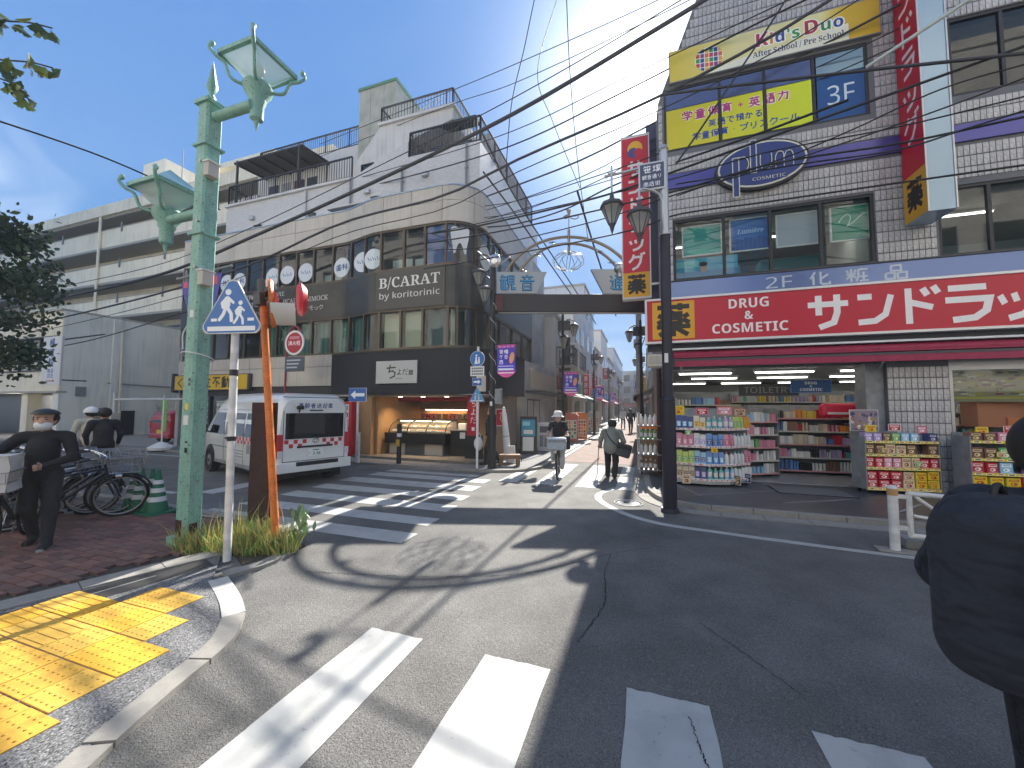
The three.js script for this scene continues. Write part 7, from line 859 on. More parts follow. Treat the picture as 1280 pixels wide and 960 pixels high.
// ---- green lamp post on the near corner ----
{
  const p = thing('lamp_post', 'tall mint green square lamp post with two open lanterns by the grass', 'lamp post', [-5.44, 0.02, -3.4]);
  const sq = new THREE.Shape(); [[-0.1, -0.075], [-0.075, -0.1], [0.075, -0.1], [0.1, -0.075], [0.1, 0.075], [0.075, 0.1], [-0.075, 0.1], [-0.1, 0.075]].forEach(([a, b], i) => i ? sq.lineTo(a, b) : sq.moveTo(a, b));
  part('post', new THREE.ExtrudeGeometry(sq, { depth: 5.72, bevelEnabled: false }).rotateX(-Math.PI / 2), M.mint, p); part('cap', [B(0.26, 0.05, 0.26, 0, 5.74, 0), at(new THREE.ConeGeometry(0.16, 0.12, 4), 0, 5.82, 0, 0, Math.PI / 4)], M.mint, p); part('finial', LA([[0.04, 5.78], [0.05, 5.85], [0.03, 5.9], [0.07, 6.0], [0.05, 6.1], [0, 6.38]], 8), M.mint, p);
  part('band', B(0.25, 0.03, 0.25, 0, 5.15, 0), M.mint, p); part('band', B(0.25, 0.03, 0.25, 0, 3.95, 0), M.mint, p); part('base_collar', B(0.3, 0.12, 0.3, 0, 0.06, 0), M.mint, p);
  const arm = (y, x) => part('arm', at(C(0.065, 0.06, Math.abs(x), 0, 0, 0, 14), x / 2, y, 0, 0, 0, Math.PI / 2), M.mint, p);
  arm(5.56, 0.78); arm(4.28, -0.8);
  const glass = mat(lin(0.75, 0.85, 0.85), 0.35, { phys: 1, transmission: 0.55, side: THREE.DoubleSide });
  function lantern(cx, y, cz, roof) { // bowl below, four scrolled ribs opening to a square glazed head
    const L = part('lantern_bowl', LA([[0, -0.5], [0.035, -0.36], [0.075, -0.33], [0.08, -0.14], [0.1, -0.1], [0.1, -0.06], [0.16, 0.03], [0.175, 0.1], [0.15, 0.14], [0, 0.15]], 20).translate(cx, y, cz), M.mint, p), H = 0.4, R = 0.3;
    for (const [sx, sz] of [[1, 1], [1, -1], [-1, 1], [-1, -1]]) part('rib', [TU([[cx + sx * 0.1, y + 0.08, cz + sz * 0.1], [cx + sx * 0.2, y + 0.12, cz + sz * 0.2], [cx + sx * 0.26, y + H - 0.1, cz + sz * 0.26], [cx + sx * 0.32, y + H - 0.05, cz + sz * 0.32], [cx + sx * 0.37, y + H + 0.04, cz + sz * 0.37], [cx + sx * 0.345, y + H + 0.1, cz + sz * 0.345]], 0.021, 26, 8), SPH(0.033, cx + sx * 0.35, y + H + 0.09, cz + sz * 0.35, 1, 1.2, 1, 8)], M.mint, L);
    const fr = [[1, 0], [-1, 0], [0, 1], [0, -1]].map(([a, b]) => B(a ? 0.045 : R * 2, 0.05, b ? 0.045 : R * 2, cx + a * R, y + H, cz + b * R)); part('head_frame', fr, M.mint, L);
    for (let k = 0; k < 4; k++) { const a = k * Math.PI / 2, g = new THREE.BufferGeometry(), c = Math.cos(a), s = Math.sin(a), q = (u, v, w) => [cx + u * c - w * s, y + v, cz + u * s + w * c]; g.setAttribute('position', new THREE.BufferAttribute(new Float32Array([...q(0.09, 0.14, -0.08), ...q(0.09, 0.14, 0.08), ...q(R - 0.02, H, R - 0.03), ...q(0.09, 0.14, -0.08), ...q(R - 0.02, H, R - 0.03), ...q(R - 0.02, H, -R + 0.03)]), 3)); g.computeVertexNormals(); part('pane', g, glass, L); }
    part('roof', at(new THREE.ConeGeometry(R * 1.42, roof ? 0.3 : 0.12, 4, 1, true), cx, y + H + (roof ? 0.18 : 0.09), cz, 0, Math.PI / 4), roof ? mat(lin(0.4, 0.62, 0.54), 0.4, { phys: 1, transmission: 0.25 }) : glass, L);
    part('bulb', [C(0.05, 0.05, 0.12, cx, y + 0.2, cz, 10), SPH(0.075, cx, y + 0.32, cz, 1, 1.3, 1)], mat(lin(0.6, 0.55, 0.5), 0.35), L);
  }
  lantern(0.77, 5.74, -0.06, false); lantern(-0.8, 4.3, -0.02, true);
  for (const y of [4.78, 3.35]) { part('box', RB(0.1, 0.18, 0.14, 0.01, 0.15, y, 0.05), mat(lin(0.5, 0.48, 0.42), 0.6), p); part('box_lid', B(0.12, 0.02, 0.16, 0.15, y + 0.1, 0.05), M.whiteWorn, p); }
  for (const y of [2.0, 2.06, 3.5, 4.1, 4.9]) part('bolt', at(C(0.018, 0.018, 0.02, 0, 0, 0, 8), 0.05, y, 0.122, Math.PI / 2), M.steel, p);
  for (const [y, c, w] of [[1.55, 'white', 0.09], [1.72, 'yellow', 0.06], [2.9, 'white', 0.07]]) part('sticker', B(w, w * 1.3, 0.003, 0.01, y, 0.102), mat(lin(...GC[c]), 0.5), p); part('rust_patch', [B(0.11, 0.2, 0.003, -0.02, 0.22, 0.102), B(0.003, 0.14, 0.09, 0.102, 0.2, 0.01)], M.rust, p);
  part('key_slot', [B(0.03, 0.06, 0.008, 0.06, 1.18, 0.118), B(0.025, 0.025, 0.008, 0.06, 1.28, 0.118)], M.black, p); part('rope', [TOR(0.17, 0.008, 0, 2.36, 0, Math.PI / 2 - 0.25, 0, 5, 28), TU([[-0.12, 2.45, 0.1], [-0.17, 2.65, 0.08], [-0.16, 2.8, 0.03]], 0.008, 12, 5)], M.white, p);
  const f = thing('pennant_flag', 'dark blue tapered town pennant hanging behind the green lamp post', 'flag', [-5.75, 2.5, -3.85]);
  const sh = new THREE.Shape(); sh.moveTo(-0.43, 1.05); sh.lineTo(0.43, 1.12); sh.lineTo(0.22, 0.25); sh.lineTo(0.05, 0); sh.lineTo(-0.1, 0.25); const fg = new THREE.ExtrudeGeometry(sh, { depth: 0.01, bevelEnabled: false }), fu = fg.attributes.uv, fp = fg.attributes.position; for (let i = 0; i < fu.count; i++) fu.setXY(i, fp.getX(i) / 0.86 + 0.5, fp.getY(i) / 1.12);
  part('cloth', fg.translate(-0.25, 0, 0.1), print(256, 334, (g, w, h) => { fill(g, '#2a2f9a', 0, 0, w, h); for (let i = 0; i < 5; i++) fill(g, '#d8344a', 20 + i * 46, 12, 24, 34); write(g, '笹幡西', 96, 62, 54, { w: 13, v: true, gap: 0.12, color: '#f0f0f4' }); write(g, 'ヶ谷', 160, 84, 36, { w: 12, v: true, color: '#f0f0f4' }); fill(g, '#e8e8f0', 70, 230, 130, 7); write(g, 'はた', 90, 240, 40, { w: 12, color: '#f0f0f4' }); fill(g, '#d8344a', 60, 286, 150, 60); g.fillStyle = '#e0607a'; g.beginPath(); g.arc(70, 200, 22, 0, 7); g.fill(); }), f); part('pole', [rod([-0.75, 1.12, 0.1], [0.35, 1.2, 0.1], 0.018), SPH(0.03, -0.75, 1.12, 0.1)], M.greyPaint, f);
}
// school crossing sign, steel stub, orange mirror post
{
  const s = thing('crossing_sign', 'blue triangular school crossing sign on a white post in the grass', 'road sign', [-4.43, 0.03, -3.18]); s.rotation.z = 0.012;
  part('post', C(0.04, 0.04, 2.75, 0, 1.37, 0, 16), M.whiteWorn, s); part('strap', [C(0.044, 0.044, 0.05, 0, 1.35, 0, 16), C(0.044, 0.044, 0.07, 0, 2.1, 0, 16)], M.black, s);
  const tri = new THREE.Shape(); const R = 0.37; for (let i = 0; i < 3; i++) { const a = Math.PI / 2 + i * Math.PI * 2 / 3, b = 0.06, c = [Math.cos(a) * R, Math.sin(a) * R], t = [-Math.sin(a), Math.cos(a)]; if (!i) tri.moveTo(c[0] - t[0] * b, c[1] - t[1] * b); else tri.lineTo(c[0] - t[0] * b, c[1] - t[1] * b); tri.quadraticCurveTo(c[0] * 1.12, c[1] * 1.12, c[0] + t[0] * b, c[1] + t[1] * b); } tri.closePath();
  const pl = part('plate', new THREE.ExtrudeGeometry(tri, { depth: 0.012, bevelEnabled: false }).translate(0, 2.78, 0.05), M.whiteWorn, s); const g = new THREE.ShapeGeometry(tri), u = g.attributes.uv, q = g.attributes.position; for (let i = 0; i < u.count; i++) u.setXY(i, q.getX(i) / 0.84 + 0.5, q.getY(i) / 0.84 + 0.4);
  part('sign_face', g.scale(0.95, 0.95, 1).translate(0, 2.78, 0.0635), print(512, 512, (c, w, h) => { // two walking figures over a bar
    fill(c, '#2a6cb4', 0, 0, w, h); c.fillStyle = c.strokeStyle = '#eef2f4'; c.lineCap = 'round'; c.lineJoin = 'round'; fill(c, '#eef2f4', 70, 405, 372, 34); fill(c, '#eef2f4', 96, 345, 46, 22); fill(c, '#eef2f4', 380, 345, 50, 22);
    const fig = (x, y, k) => { const L = (w, ...p) => { c.lineWidth = w * k; c.beginPath(); for (let i = 0; i < p.length; i += 2) i ? c.lineTo(x + p[i] * k, y + p[i + 1] * k) : c.moveTo(x + p[i] * k, y + p[i + 1] * k); c.stroke(); }; c.beginPath(); c.arc(x, y, 23 * k, 0, 7); c.fill(); L(50, -6, 55, -8, 95); L(22, -14, 45, -46, 80, -38, 112); L(20, 10, 50, 40, 78); L(26, -6, 110, 26, 160, 30, 208); L(26, -16, 110, -34, 162, -62, 200); }; fig(225, 150, 1.02); fig(322, 232, 0.74);
  }, { rough: 0.3 }), pl); s.rotation.y = 0.25;
  const r = thing('steel_stub', 'dark rusty steel stub post beside the orange mirror pole', 'post', [-5.12, 0.02, -4.12]); part('web', B(0.03, 1.78, 0.16, 0, 0.89, 0), M.rust, r); part('flange', B(0.26, 1.78, 0.025, 0, 0.89, 0.085), M.rust, r); part('flange', B(0.26, 1.78, 0.025, 0, 0.89, -0.085), M.rust, r); r.rotation.y = 0.5;
  const o = thing('traffic_mirror', 'leaning orange traffic mirror post with red backed mirrors', 'traffic mirror', [-4.22, 0.02, -3.62]); o.rotation.set(-0.02, 0.1, 0.137);
  part('post', C(0.045, 0.042, 3.4, 0, 1.7, 0, 18), M.orange, o); part('bracket', [C(0.06, 0.06, 0.22, 0, 3.28, 0, 14), B(0.2, 0.06, 0.06, 0.1, 3.25, 0), B(0.1, 0.16, 0.1, 0.0, 3.12, 0.05)], M.darkGrey, o);
  const dish = LA([[0, 0.06], [0.15, 0.05], [0.27, 0.01], [0.3, -0.02], [0.3, -0.05], [0.0, -0.05]], 32), mk = (x, y, z, ry, m, nm) => { const t = part(nm, at(dish.clone(), x, y, z, Math.PI / 2, ry), m, o); part('mirror_glass', at(new THREE.SphereGeometry(0.7, 24, 10, 0, 7, 0, 0.4).translate(0, -0.632, 0), x, y, z, Math.PI / 2, ry), mat(lin(0.8), 0.04, { metal: 1 }), t); return t; };
  mk(0.22, 3.02, 0.05, 2.3, M.orange, 'mirror'); part('mirror_arm', rod([0, 3.15, 0], [0.3, 3.05, 0.02], 0.025), M.darkGrey, o); part('hood', [at(new THREE.CylinderGeometry(0.33, 0.33, 0.26, 28, 1, true, -1.1, 2.2), 0.3, 3.08, 0.0, Math.PI / 2, 2.3)], M.white, o); part('rear_mirror', at(LA([[0, 0.02], [0.19, 0], [0.22, -0.04], [0.16, -0.1], [0, -0.12]], 28), 0.4, 3.1, -0.14, Math.PI / 2, -0.75), M.red, o);
}
// four green cones with white bands
{
  const c = thing('traffic_cone', 'rightmost green traffic cone with white bands in the row on the brick pavement', 'traffic cone', [-7.4, 0.03, -4.15], 0.1, 'green traffic cones'), R = (y) => 0.15 - 0.115 * (y / 0.62), ring = (y0, y1, o) => LA([[R(y0) + o, y0], [R(y1) + o, y1]], 24);
  part('body', [LA([[0.155, 0.03], [0.03, 0.64], [0.02, 0.66], [0, 0.66]], 24), SPH(0.028, 0, 0.67, 0)], M.green, c); for (const y of [0.2, 0.34, 0.47]) part('reflective_band', ring(y, y + 0.085 - y * 0.05, 0.008), M.white, c); part('base', RB(0.38, 0.035, 0.38, 0.015, 0, 0.018, 0), M.green, c);
  copy(c, 'third green traffic cone from the left in the row on the brick pavement', [-7.62, 0.03, -4.19], 0.3); copy(c, 'second green traffic cone from the left in the row on the brick pavement', [-7.85, 0.03, -4.17], -0.2); copy(c, 'leftmost green traffic cone of the row on the brick pavement', [-8.08, 0.03, -4.2], 0.15);
  const b = thing('bollard', 'short black bollard with a white band at the left shop kerb', 'bollard', [-6.93, 0.06, -9.95]); part('post', [C(0.07, 0.07, 1.15, 0, 0.57, 0, 18), SPH(0.07, 0, 1.15, 0, 1, 0.6, 1)], M.black, b); part('band', C(0.073, 0.073, 0.1, 0, 0.85, 0, 18), M.white, b); part('plate', B(0.12, 0.2, 0.01, 0, 0.62, 0.075), M.yellow, b);
  const a = thing('arrow_sign', 'blue rectangular sign with a white left arrow on a white post', 'road sign', [-8.3, 0.06, -9.75]); part('post', C(0.035, 0.035, 2.2, 0, 1.1, 0, 14), M.white, a); part('plate', RB(0.66, 0.42, 0.02, 0.008, 0.02, 2.05, 0.05), M.white, a); part('sign_face', PL(0.64, 0.4, 0.02, 2.05, 0.062), print(256, 160, (g, w, h) => { fill(g, '#2b62ac', 0, 0, w, h); g.fillStyle = '#eef2f4'; g.beginPath(); g.moveTo(26, 80); g.lineTo(96, 26); g.lineTo(96, 60); g.lineTo(232, 60); g.lineTo(232, 100); g.lineTo(96, 100); g.lineTo(96, 134); g.fill(); }), a); part('lower_post', [C(0.05, 0.05, 0.9, 0.08, 0.45, 0.02, 14)], M.whiteWorn, a);
  const h = thing('hydrant_sign', 'red round fire hydrant sign on a bent red pole', 'sign', [-11.5, 0.06, -9.95]); part('pole', TU([[0, 0, 0], [0, 3.2, 0], [0.03, 4.05, 0], [0.3, 4.4, 0], [0.6, 4.2, 0], [0.7, 3.9, 0]], 0.035, 40, 8), mat(lin(0.3, 0.02, 0.05), 0.5), h); part('disc', at(C(0.42, 0.42, 0.03, 0, 0, 0, 36), 0.4, 3.82, 0.05, Math.PI / 2), M.white, h); part('sign_face', at(new THREE.CircleGeometry(0.41, 36), 0.4, 3.82, 0.068), print(256, 256, (g, w, hh) => { fill(g, '#e9e4e0', 0, 0, w, hh); g.fillStyle = '#b01830'; g.beginPath(); g.arc(128, 128, 108, 0, 7); g.fill(); write(g, '消火栓', 44, 104, 54, { w: 13, gap: 0.04, color: '#f2ecea' }); for (let i = 0; i < 3; i++) fill(g, '#e8c8cc', 60, 62 + i * 10, 136, 4); }), h); part('sub_plate', RB(0.85, 0.5, 0.02, 0.005, 0.42, 3.1, 0.04), M.darkGrey, h); part('sub_face', PL(0.8, 0.45, 0.42, 3.1, 0.052), print(160, 90, (g, w, hh) => { fill(g, '#4a5260', 0, 0, w, hh); for (let i = 0; i < 3; i++) fill(g, '#b8bcc4', 12, 14 + i * 24, 120 - i * 14, 10); }), h);
}
// sign cluster and lamp post at the sushi shop corner
{
  const s = thing('sign_post', 'white post with a stack of blue traffic signs by the sushi shop', 'road sign', [-4.42, 0.06, -10.0]); part('post', C(0.035, 0.035, 3.4, 0, 1.7, 0, 14), M.white, s);
  part('round_plate', at(C(0.22, 0.22, 0.015, 0, 0, 0, 32), 0, 3.05, 0.045, Math.PI / 2), M.white, s); part('round_face', at(new THREE.CircleGeometry(0.21, 32), 0, 3.05, 0.054), print(128, 128, (g, w, h) => { fill(g, '#2a6cb4', 0, 0, w, h); g.fillStyle = g.strokeStyle = '#eef2f4'; g.lineCap = 'round'; g.beginPath(); g.arc(56, 36, 9, 0, 7); g.fill(); g.beginPath(); g.arc(80, 56, 7, 0, 7); g.fill(); g.lineWidth = 15; g.beginPath(); g.moveTo(54, 54); g.lineTo(52, 76); g.lineTo(46, 104); g.moveTo(54, 76); g.lineTo(62, 104); g.moveTo(80, 70); g.lineTo(80, 100); g.stroke(); }), s);
  part('text_plate', RB(0.42, 0.28, 0.015, 0.005, 0, 2.7, 0.045), M.white, s); part('text_face', PL(0.4, 0.26, 0, 2.7, 0.055), print(128, 84, (g, w, h) => { fill(g, '#e6e4de', 0, 0, w, h); for (let j = 0; j < 3; j++) for (let i = 0; i < 6; i++) fill(g, '#33363c', 10 + i * 19, 10 + j * 25, 13, 15); }), s);
  part('arrow_plate', RB(0.3, 0.22, 0.015, 0.005, 0, 2.4, 0.045), M.white, s); part('arrow_face', PL(0.28, 0.2, 0, 2.4, 0.055), print(96, 70, (g, w, h) => { fill(g, '#2a5ea8', 0, 0, w, h); g.fillStyle = '#eef2f4'; g.beginPath(); g.moveTo(86, 35); g.lineTo(56, 12); g.lineTo(56, 26); g.lineTo(12, 26); g.lineTo(12, 44); g.lineTo(56, 44); g.lineTo(56, 58); g.fill(); }), s); part('rear_plate', RB(0.26, 0.44, 0.012, 0.005, 0.12, 2.35, 0.02), M.cream, s);
  const t = new THREE.Shape([[0, 0.24], [-0.24, -0.18], [0.24, -0.18]].map(([a, b]) => new THREE.Vector2(a, b))); part('triangle_plate', at(new THREE.ExtrudeGeometry(t, { depth: 0.012, bevelEnabled: false }), 0, 2.02, 0.04), mat(lin(0.1, 0.28, 0.52), 0.4), s); part('pictogram', [rod([-0.04, 2.02, 0.056], [-0.05, 1.9, 0.056], 0.02), SPH(0.022, -0.04, 2.07, 0.056), rod([0.05, 2.0, 0.056], [0.06, 1.9, 0.056], 0.016), SPH(0.018, 0.05, 2.03, 0.056), B(0.36, 0.03, 0.01, 0, 1.87, 0.055)], M.white, s);
  const l = thing('street_lamp', 'black lamp post with a pair of hanging lanterns at the left end of the arch', 'street lamp', [-4.04, 0.05, -10.15]); part('pole', [C(0.085, 0.075, 6.1, 0, 3.05, 0, 18), C(0.12, 0.12, 1.5, 0, 0.75, 0, 18)], M.black, l); part('fairy_light_cable', TU(Array.from({ length: 26 }, (_, i) => [0.09 * Math.cos(i * 1.3), 1.9 + i * 0.11, 0.09 * Math.sin(i * 1.3)]), 0.008, 90, 4), M.white, l);
  part('meter_box', RB(0.18, 0.42, 0.14, 0.01, 0.2, 2.0, 0.03), M.greyPaint, l); part('notice', B(0.07, 0.12, 0.005, 0, 1.8, 0.088), M.white, l); part('finial', LA([[0.08, 6.1], [0.05, 6.16], [0.06, 6.24], [0, 6.4]], 12), M.black, l);
  lanternOn(l, -0.42, 5.2, 0.05, 1.0); lanternOn(l, -0.2, 4.66, 0.12, 1.0); part('arm', TU([[0, 5.3, 0], [-0.1, 6.0, 0.02], [-0.4, 6.1, 0.05], [-0.42, 5.85, 0.05]], 0.025, 20), M.darkGrey, l); part('arm', TU([[0, 4.8, 0], [-0.08, 5.35, 0.06], [-0.2, 5.42, 0.12], [-0.2, 5.3, 0.12]], 0.025, 20), M.darkGrey, l);
  part('floodlight', [SPH(0.17, 0.1, 5.85, 0.1, 1, 1.25, 0.6), TOR(0.17, 0.015, 0.1, 5.85, 0.14, 0, 0), rod([0, 5.6, 0], [0.1, 5.75, 0.05], 0.02)], M.chrome, l); part('bracket', [rod([0, 5.75, 0], [-0.45, 6.2, 0.1], 0.02), rod([0.1, 5.7, 0], [0.5, 5.95, 0], 0.02)], M.alu, l);
}
function lanternOn(root, x, y, z, k) { // tapered hanging lantern, wide at the shoulder
  const L = part('lantern', [LA([[0, 0.66], [0.03, 0.62], [0.05, 0.5], [0.2, 0.42], [0.22, 0.36], [0.2, 0.34]].map(([a, b]) => [a * k, b * k]), 8, x, y, z), LA([[0, -0.18], [0.03, -0.08], [0.05, 0.0], [0.07, 0.03]].map(([a, b]) => [a * k, b * k]), 8, x, y, z), ...[0, 1, 2, 3, 4, 5, 6, 7].map((i) => { const a = i * Math.PI / 4; return rod([x + 0.06 * k * Math.cos(a), y + 0.02 * k, z + 0.06 * k * Math.sin(a)], [x + 0.2 * k * Math.cos(a), y + 0.36 * k, z + 0.2 * k * Math.sin(a)], 0.008, 0.008, 5); })], M.darkGrey, root);
  part('glass', LA([[0.055, 0.02], [0.19, 0.35]].map(([a, b]) => [a * k, b * k]), 8, x, y, z), mat(lin(0.6, 0.6, 0.57), 0.3, { phys: 1, transmission: 0.6 }), L); part('bulb', SPH(0.05 * k, x, y + 0.2 * k, z, 1, 1.6, 1, 10), mat(lin(0.75, 0.72, 0.66), 0.4), L);
}
// arch gate over the street mouth, set slightly askew across the street
{
  const a = thing('street_arch', 'dark gate beam with steel hoops and name plates spanning the shopping street', 'arch', [-4.52, 4.77, -11.43], 17.6 * D2R), st = mat(lin(0.33, 0.27, 0.2), 0.4, { metal: 0.75 }), dk = mat(lin(0.03, 0.022, 0.024), 0.4);
  part('beam', RB(4.95, 0.56, 0.36, 0.02, 2.45, 0.28, 0), dk, a); part('beam_light_strip', B(4.6, 0.025, 0.1, 2.45, -0.014, 0.05), M.alu, a); part('end_block', B(0.4, 0.5, 0.4, 0.1, 0.27, 0), mat(lin(0.1, 0.03, 0.03), 0.5), a); part('beam_seam', B(0.012, 0.565, 0.364, 1.7, 0.28, 0), M.black, a);
  const hoop = (R, H, z, r) => { const P = [], n = 24; for (let i = 0; i <= n; i++) { const t = Math.PI * (i / n); P.push([2.41 + R * Math.cos(t), 0.5 + H * Math.sin(t), z]); } return TU(P, r, 60, 8); };
  part('outer_hoop', hoop(2.25, 2.02, -0.08, 0.05), st, a); part('inner_hoop', hoop(1.8, 1.74, 0.06, 0.045), st, a);
  part('mast', [rod([2.41, 1.9, 0], [2.41, 2.72, 0], 0.045), rod([2.41, 2.7, 0], [2.41, 3.15, 0], 0.014)], st, a); part('weather_vane', [EX([[-0.12, 0.02], [0.02, 0.1], [0.06, 0.32], [0.0, 0.36], [-0.1, 0.34], [-0.04, 0.2], [-0.2, 0.12]], 0.02).translate(2.42, 3.05, -0.01), TU([[2.45, 3.12, 0], [2.6, 3.08, 0], [2.72, 3.14, 0], [2.68, 3.2, 0], [2.6, 3.17, 0]], 0.016, 16, 6)], st, a);
  const cage = []; for (let i = 0; i < 12; i++) { const t = i * Math.PI / 6, P = []; for (let j = 0; j <= 10; j++) { const u = Math.PI * (0.06 + 0.88 * j / 10); P.push([2.39 + 0.5 * Math.sin(u) * Math.cos(t), 1.68 + 0.28 * Math.cos(u), 0.5 * Math.sin(u) * Math.sin(t)]); } cage.push(TU(P, 0.01, 14, 5)); } part('wire_globe', cage, mat(lin(0.5, 0.47, 0.38), 0.35, { metal: 0.8 }), a);
  for (const [x, y] of [[0.95, 1.35], [1.4, 1.85], [3.35, 1.95], [3.75, 1.6], [3.0, 2.3], [1.85, 2.25]]) part('star_ornament', [0, 1, 2, 3].map((i) => at(new THREE.OctahedronGeometry(0.17).scale(1, 0.12, 0.12), x, y, 0.12, 0, i * Math.PI / 4)), mat(lin(0.35, 0.38, 0.4), 0.35, { metal: 0.7 }), a);
  const plate = (sh, tx, x) => { const s = new THREE.Shape(sh.map(([u, v]) => new THREE.Vector2(u, v))); const q = part('name_plate', new THREE.ExtrudeGeometry(s, { depth: 0.1, bevelEnabled: false }).translate(0, 0, 0.12), mat(lin(0.36, 0.37, 0.38), 0.35, { metal: 0.5 }), a); const g = new THREE.ShapeGeometry(s), u = g.attributes.uv, p = g.attributes.position; for (let i = 0; i < u.count; i++) u.setXY(i, (p.getX(i) - x) / 1.75, (p.getY(i) - 0.57) / 0.7); part('lettering', g.translate(0, 0, 0.223), tx, q); };
  const nm = (t, off) => print(400, 160, (g, w, h) => { fill(g, '#a9aeb0', 0, 0, w, h); write(g, t, off, 22, 118, { w: 13, gap: 0.25, color: '#16324a' }); write(g, t, off + 3, 20, 118, { w: 6, gap: 0.25, color: '#3aa0d8' }); });
  plate([[0.1, 0.57], [1.36, 0.57], [1.68, 1.26], [0.1, 1.26]], nm('観音', 14), 0.1); plate([[3.46, 0.57], [4.85, 0.57], [4.85, 1.34], [3.07, 1.34]], nm('通り', 130), 3.07);
  const v = thing('vent_cowl', 'small silver ventilator ball mounted beside the red vertical sign', 'ventilator', [-0.6, 5.55, -11.2]); part('ball', [SPH(0.16, 0, 0.15, 0), C(0.07, 0.07, 0.2, 0, 0, 0, 12)], M.steel, v);
}
// lamp post at the drugstore corner with the street name plate
{
  const p = thing('street_lamp', 'black lower and grey upper lamp post with two lanterns before the drugstore', 'street lamp', [0.39, 0.01, -7.18]); part('pole', [C(0.085, 0.085, 4.8, 0, 2.4, 0, 20), C(0.115, 0.115, 1.85, 0, 0.92, 0, 20), LA([[0.115, 1.85], [0.12, 1.88], [0.085, 1.95]], 20), C(0.15, 0.14, 0.06, 0, 0.03, 0, 20)], mat(lin(0.02, 0.018, 0.03), 0.45), p); part('upper_pole', [C(0.075, 0.07, 1.55, 0, 5.55, 0, 18), C(0.1, 0.1, 0.05, 0, 4.8, 0, 18), LA([[0.07, 6.32], [0.09, 6.35], [0.06, 6.42], [0, 6.46]], 14)], M.alu, p); part('sticker', B(0.06, 0.16, 0.005, -0.02, 2.6, 0.088), M.white, p);
  part('cross_arm', [rod([0.05, 6.12, 0], [-1.0, 6.05, 0], 0.03, 0.022), SPH(0.035, -1.0, 6.05, 0)], M.alu, p); part('hanger', [rod([-0.9, 6.22, 0.02], [-0.9, 5.7, 0.02], 0.018), B(0.14, 0.03, 0.03, -0.9, 6.08, 0.02)], M.alu, p); lanternOn(p, -0.9, 5.08, 0.02, 1.0); part('lower_arm', TU([[0, 5.2, 0], [-0.1, 5.5, 0.1], [-0.4, 5.55, 0.25], [-0.42, 5.35, 0.28]], 0.022, 20), M.alu, p); lanternOn(p, -0.42, 4.72, 0.28, 1.0);
  const n = part('name_plate', [RB(0.46, 0.52, 0.05, 0.01, -0.2, 5.86, 0.06)], M.alu, p); part('lettering', PL(0.4, 0.45, -0.2, 5.86, 0.088), print(256, 288, (g, w, h) => { fill(g, '#464b66', 0, 0, w, h); write(g, '笹塚', 34, 18, 88, { w: 12, gap: 0.14, color: '#e6e8ee' }); write(g, '観音通り', 18, 128, 52, { w: 11, gap: 0.06, color: '#e6e8ee' }); write(g, '商店街', 34, 210, 56, { w: 11, gap: 0.12, color: '#e6e8ee' }); }), n);
}
// white guard rail on the right
{
  const r = thing('guard_rail', 'white tubular guard rail with arched bars at the right kerb', 'guard rail', [2.9, 0, -6.15], -0.16), T = (pts, q = 0.03) => TU(pts, q, 30, 10);
  part('end_post', [C(0.05, 0.05, 0.78, 0, 0.39, 0, 16), C(0.052, 0.03, 0.03, 0, 0.795, 0, 16)], M.whiteWorn, r); part('reflector', C(0.053, 0.053, 0.08, 0, 0.73, 0, 16), mat(lin(0.5, 0.3, 0.12), 0.4), r); part('base_plate', RB(0.4, 0.025, 0.2, 0.01, 0.02, 0.015, 0), M.kerb, r); part('clamp', [B(0.1, 0.05, 0.03, 0.08, 0.3, 0), B(0.1, 0.05, 0.03, 0.08, 0.68, 0)], M.whiteWorn, r);
  part('panel_frame', [rod([0.15, 0.2, 0], [0.15, 0.72, 0], 0.03), rod([0.15, 0.72, 0], [2.1, 0.72, 0], 0.03), rod([0.15, 0.22, 0], [2.1, 0.22, 0], 0.03), rod([2.1, 0.2, 0], [2.1, 0.72, 0], 0.03), SPH(0.03, 0.15, 0.72, 0), SPH(0.03, 2.1, 0.72, 0)], M.whiteWorn, r); part('diagonal', T([[0.2, 0.7, 0], [0.45, 0.48, 0], [0.7, 0.24, 0]], 0.02), M.whiteWorn, r); part('arch_bar', T([[0.18, 0.46, 0], [0.38, 0.43, 0], [0.52, 0.34, 0], [0.6, 0.24, 0]], 0.02), M.whiteWorn, r); part('gable_bar', [...[T([[0.5, 0.42, 0], [0.7, 0.58, 0], [0.78, 0.6, 0], [0.86, 0.57, 0], [1.08, 0.4, 0]], 0.02)], rod([0.78, 0.24, 0], [0.78, 0.6, 0], 0.018)], M.whiteWorn, r); part('diagonal', T([[2.0, 0.7, 0], [1.7, 0.48, 0], [1.4, 0.24, 0]], 0.02), M.whiteWorn, r);
  part('end_post', C(0.05, 0.05, 0.78, 2.25, 0.39, 0, 16), M.whiteWorn, r);
  const b = thing('kerb_block', 'low concrete block under the guard rail at the right kerb', 'kerb block', [3.85, 0, -6.35], -0.16); part('block', RB(1.5, 0.12, 0.3, 0.02, 0, 0.06, 0), M.kerb, b); part('joint', B(0.01, 0.125, 0.302, 0.1, 0.06, 0), M.darkGrey, b);
}
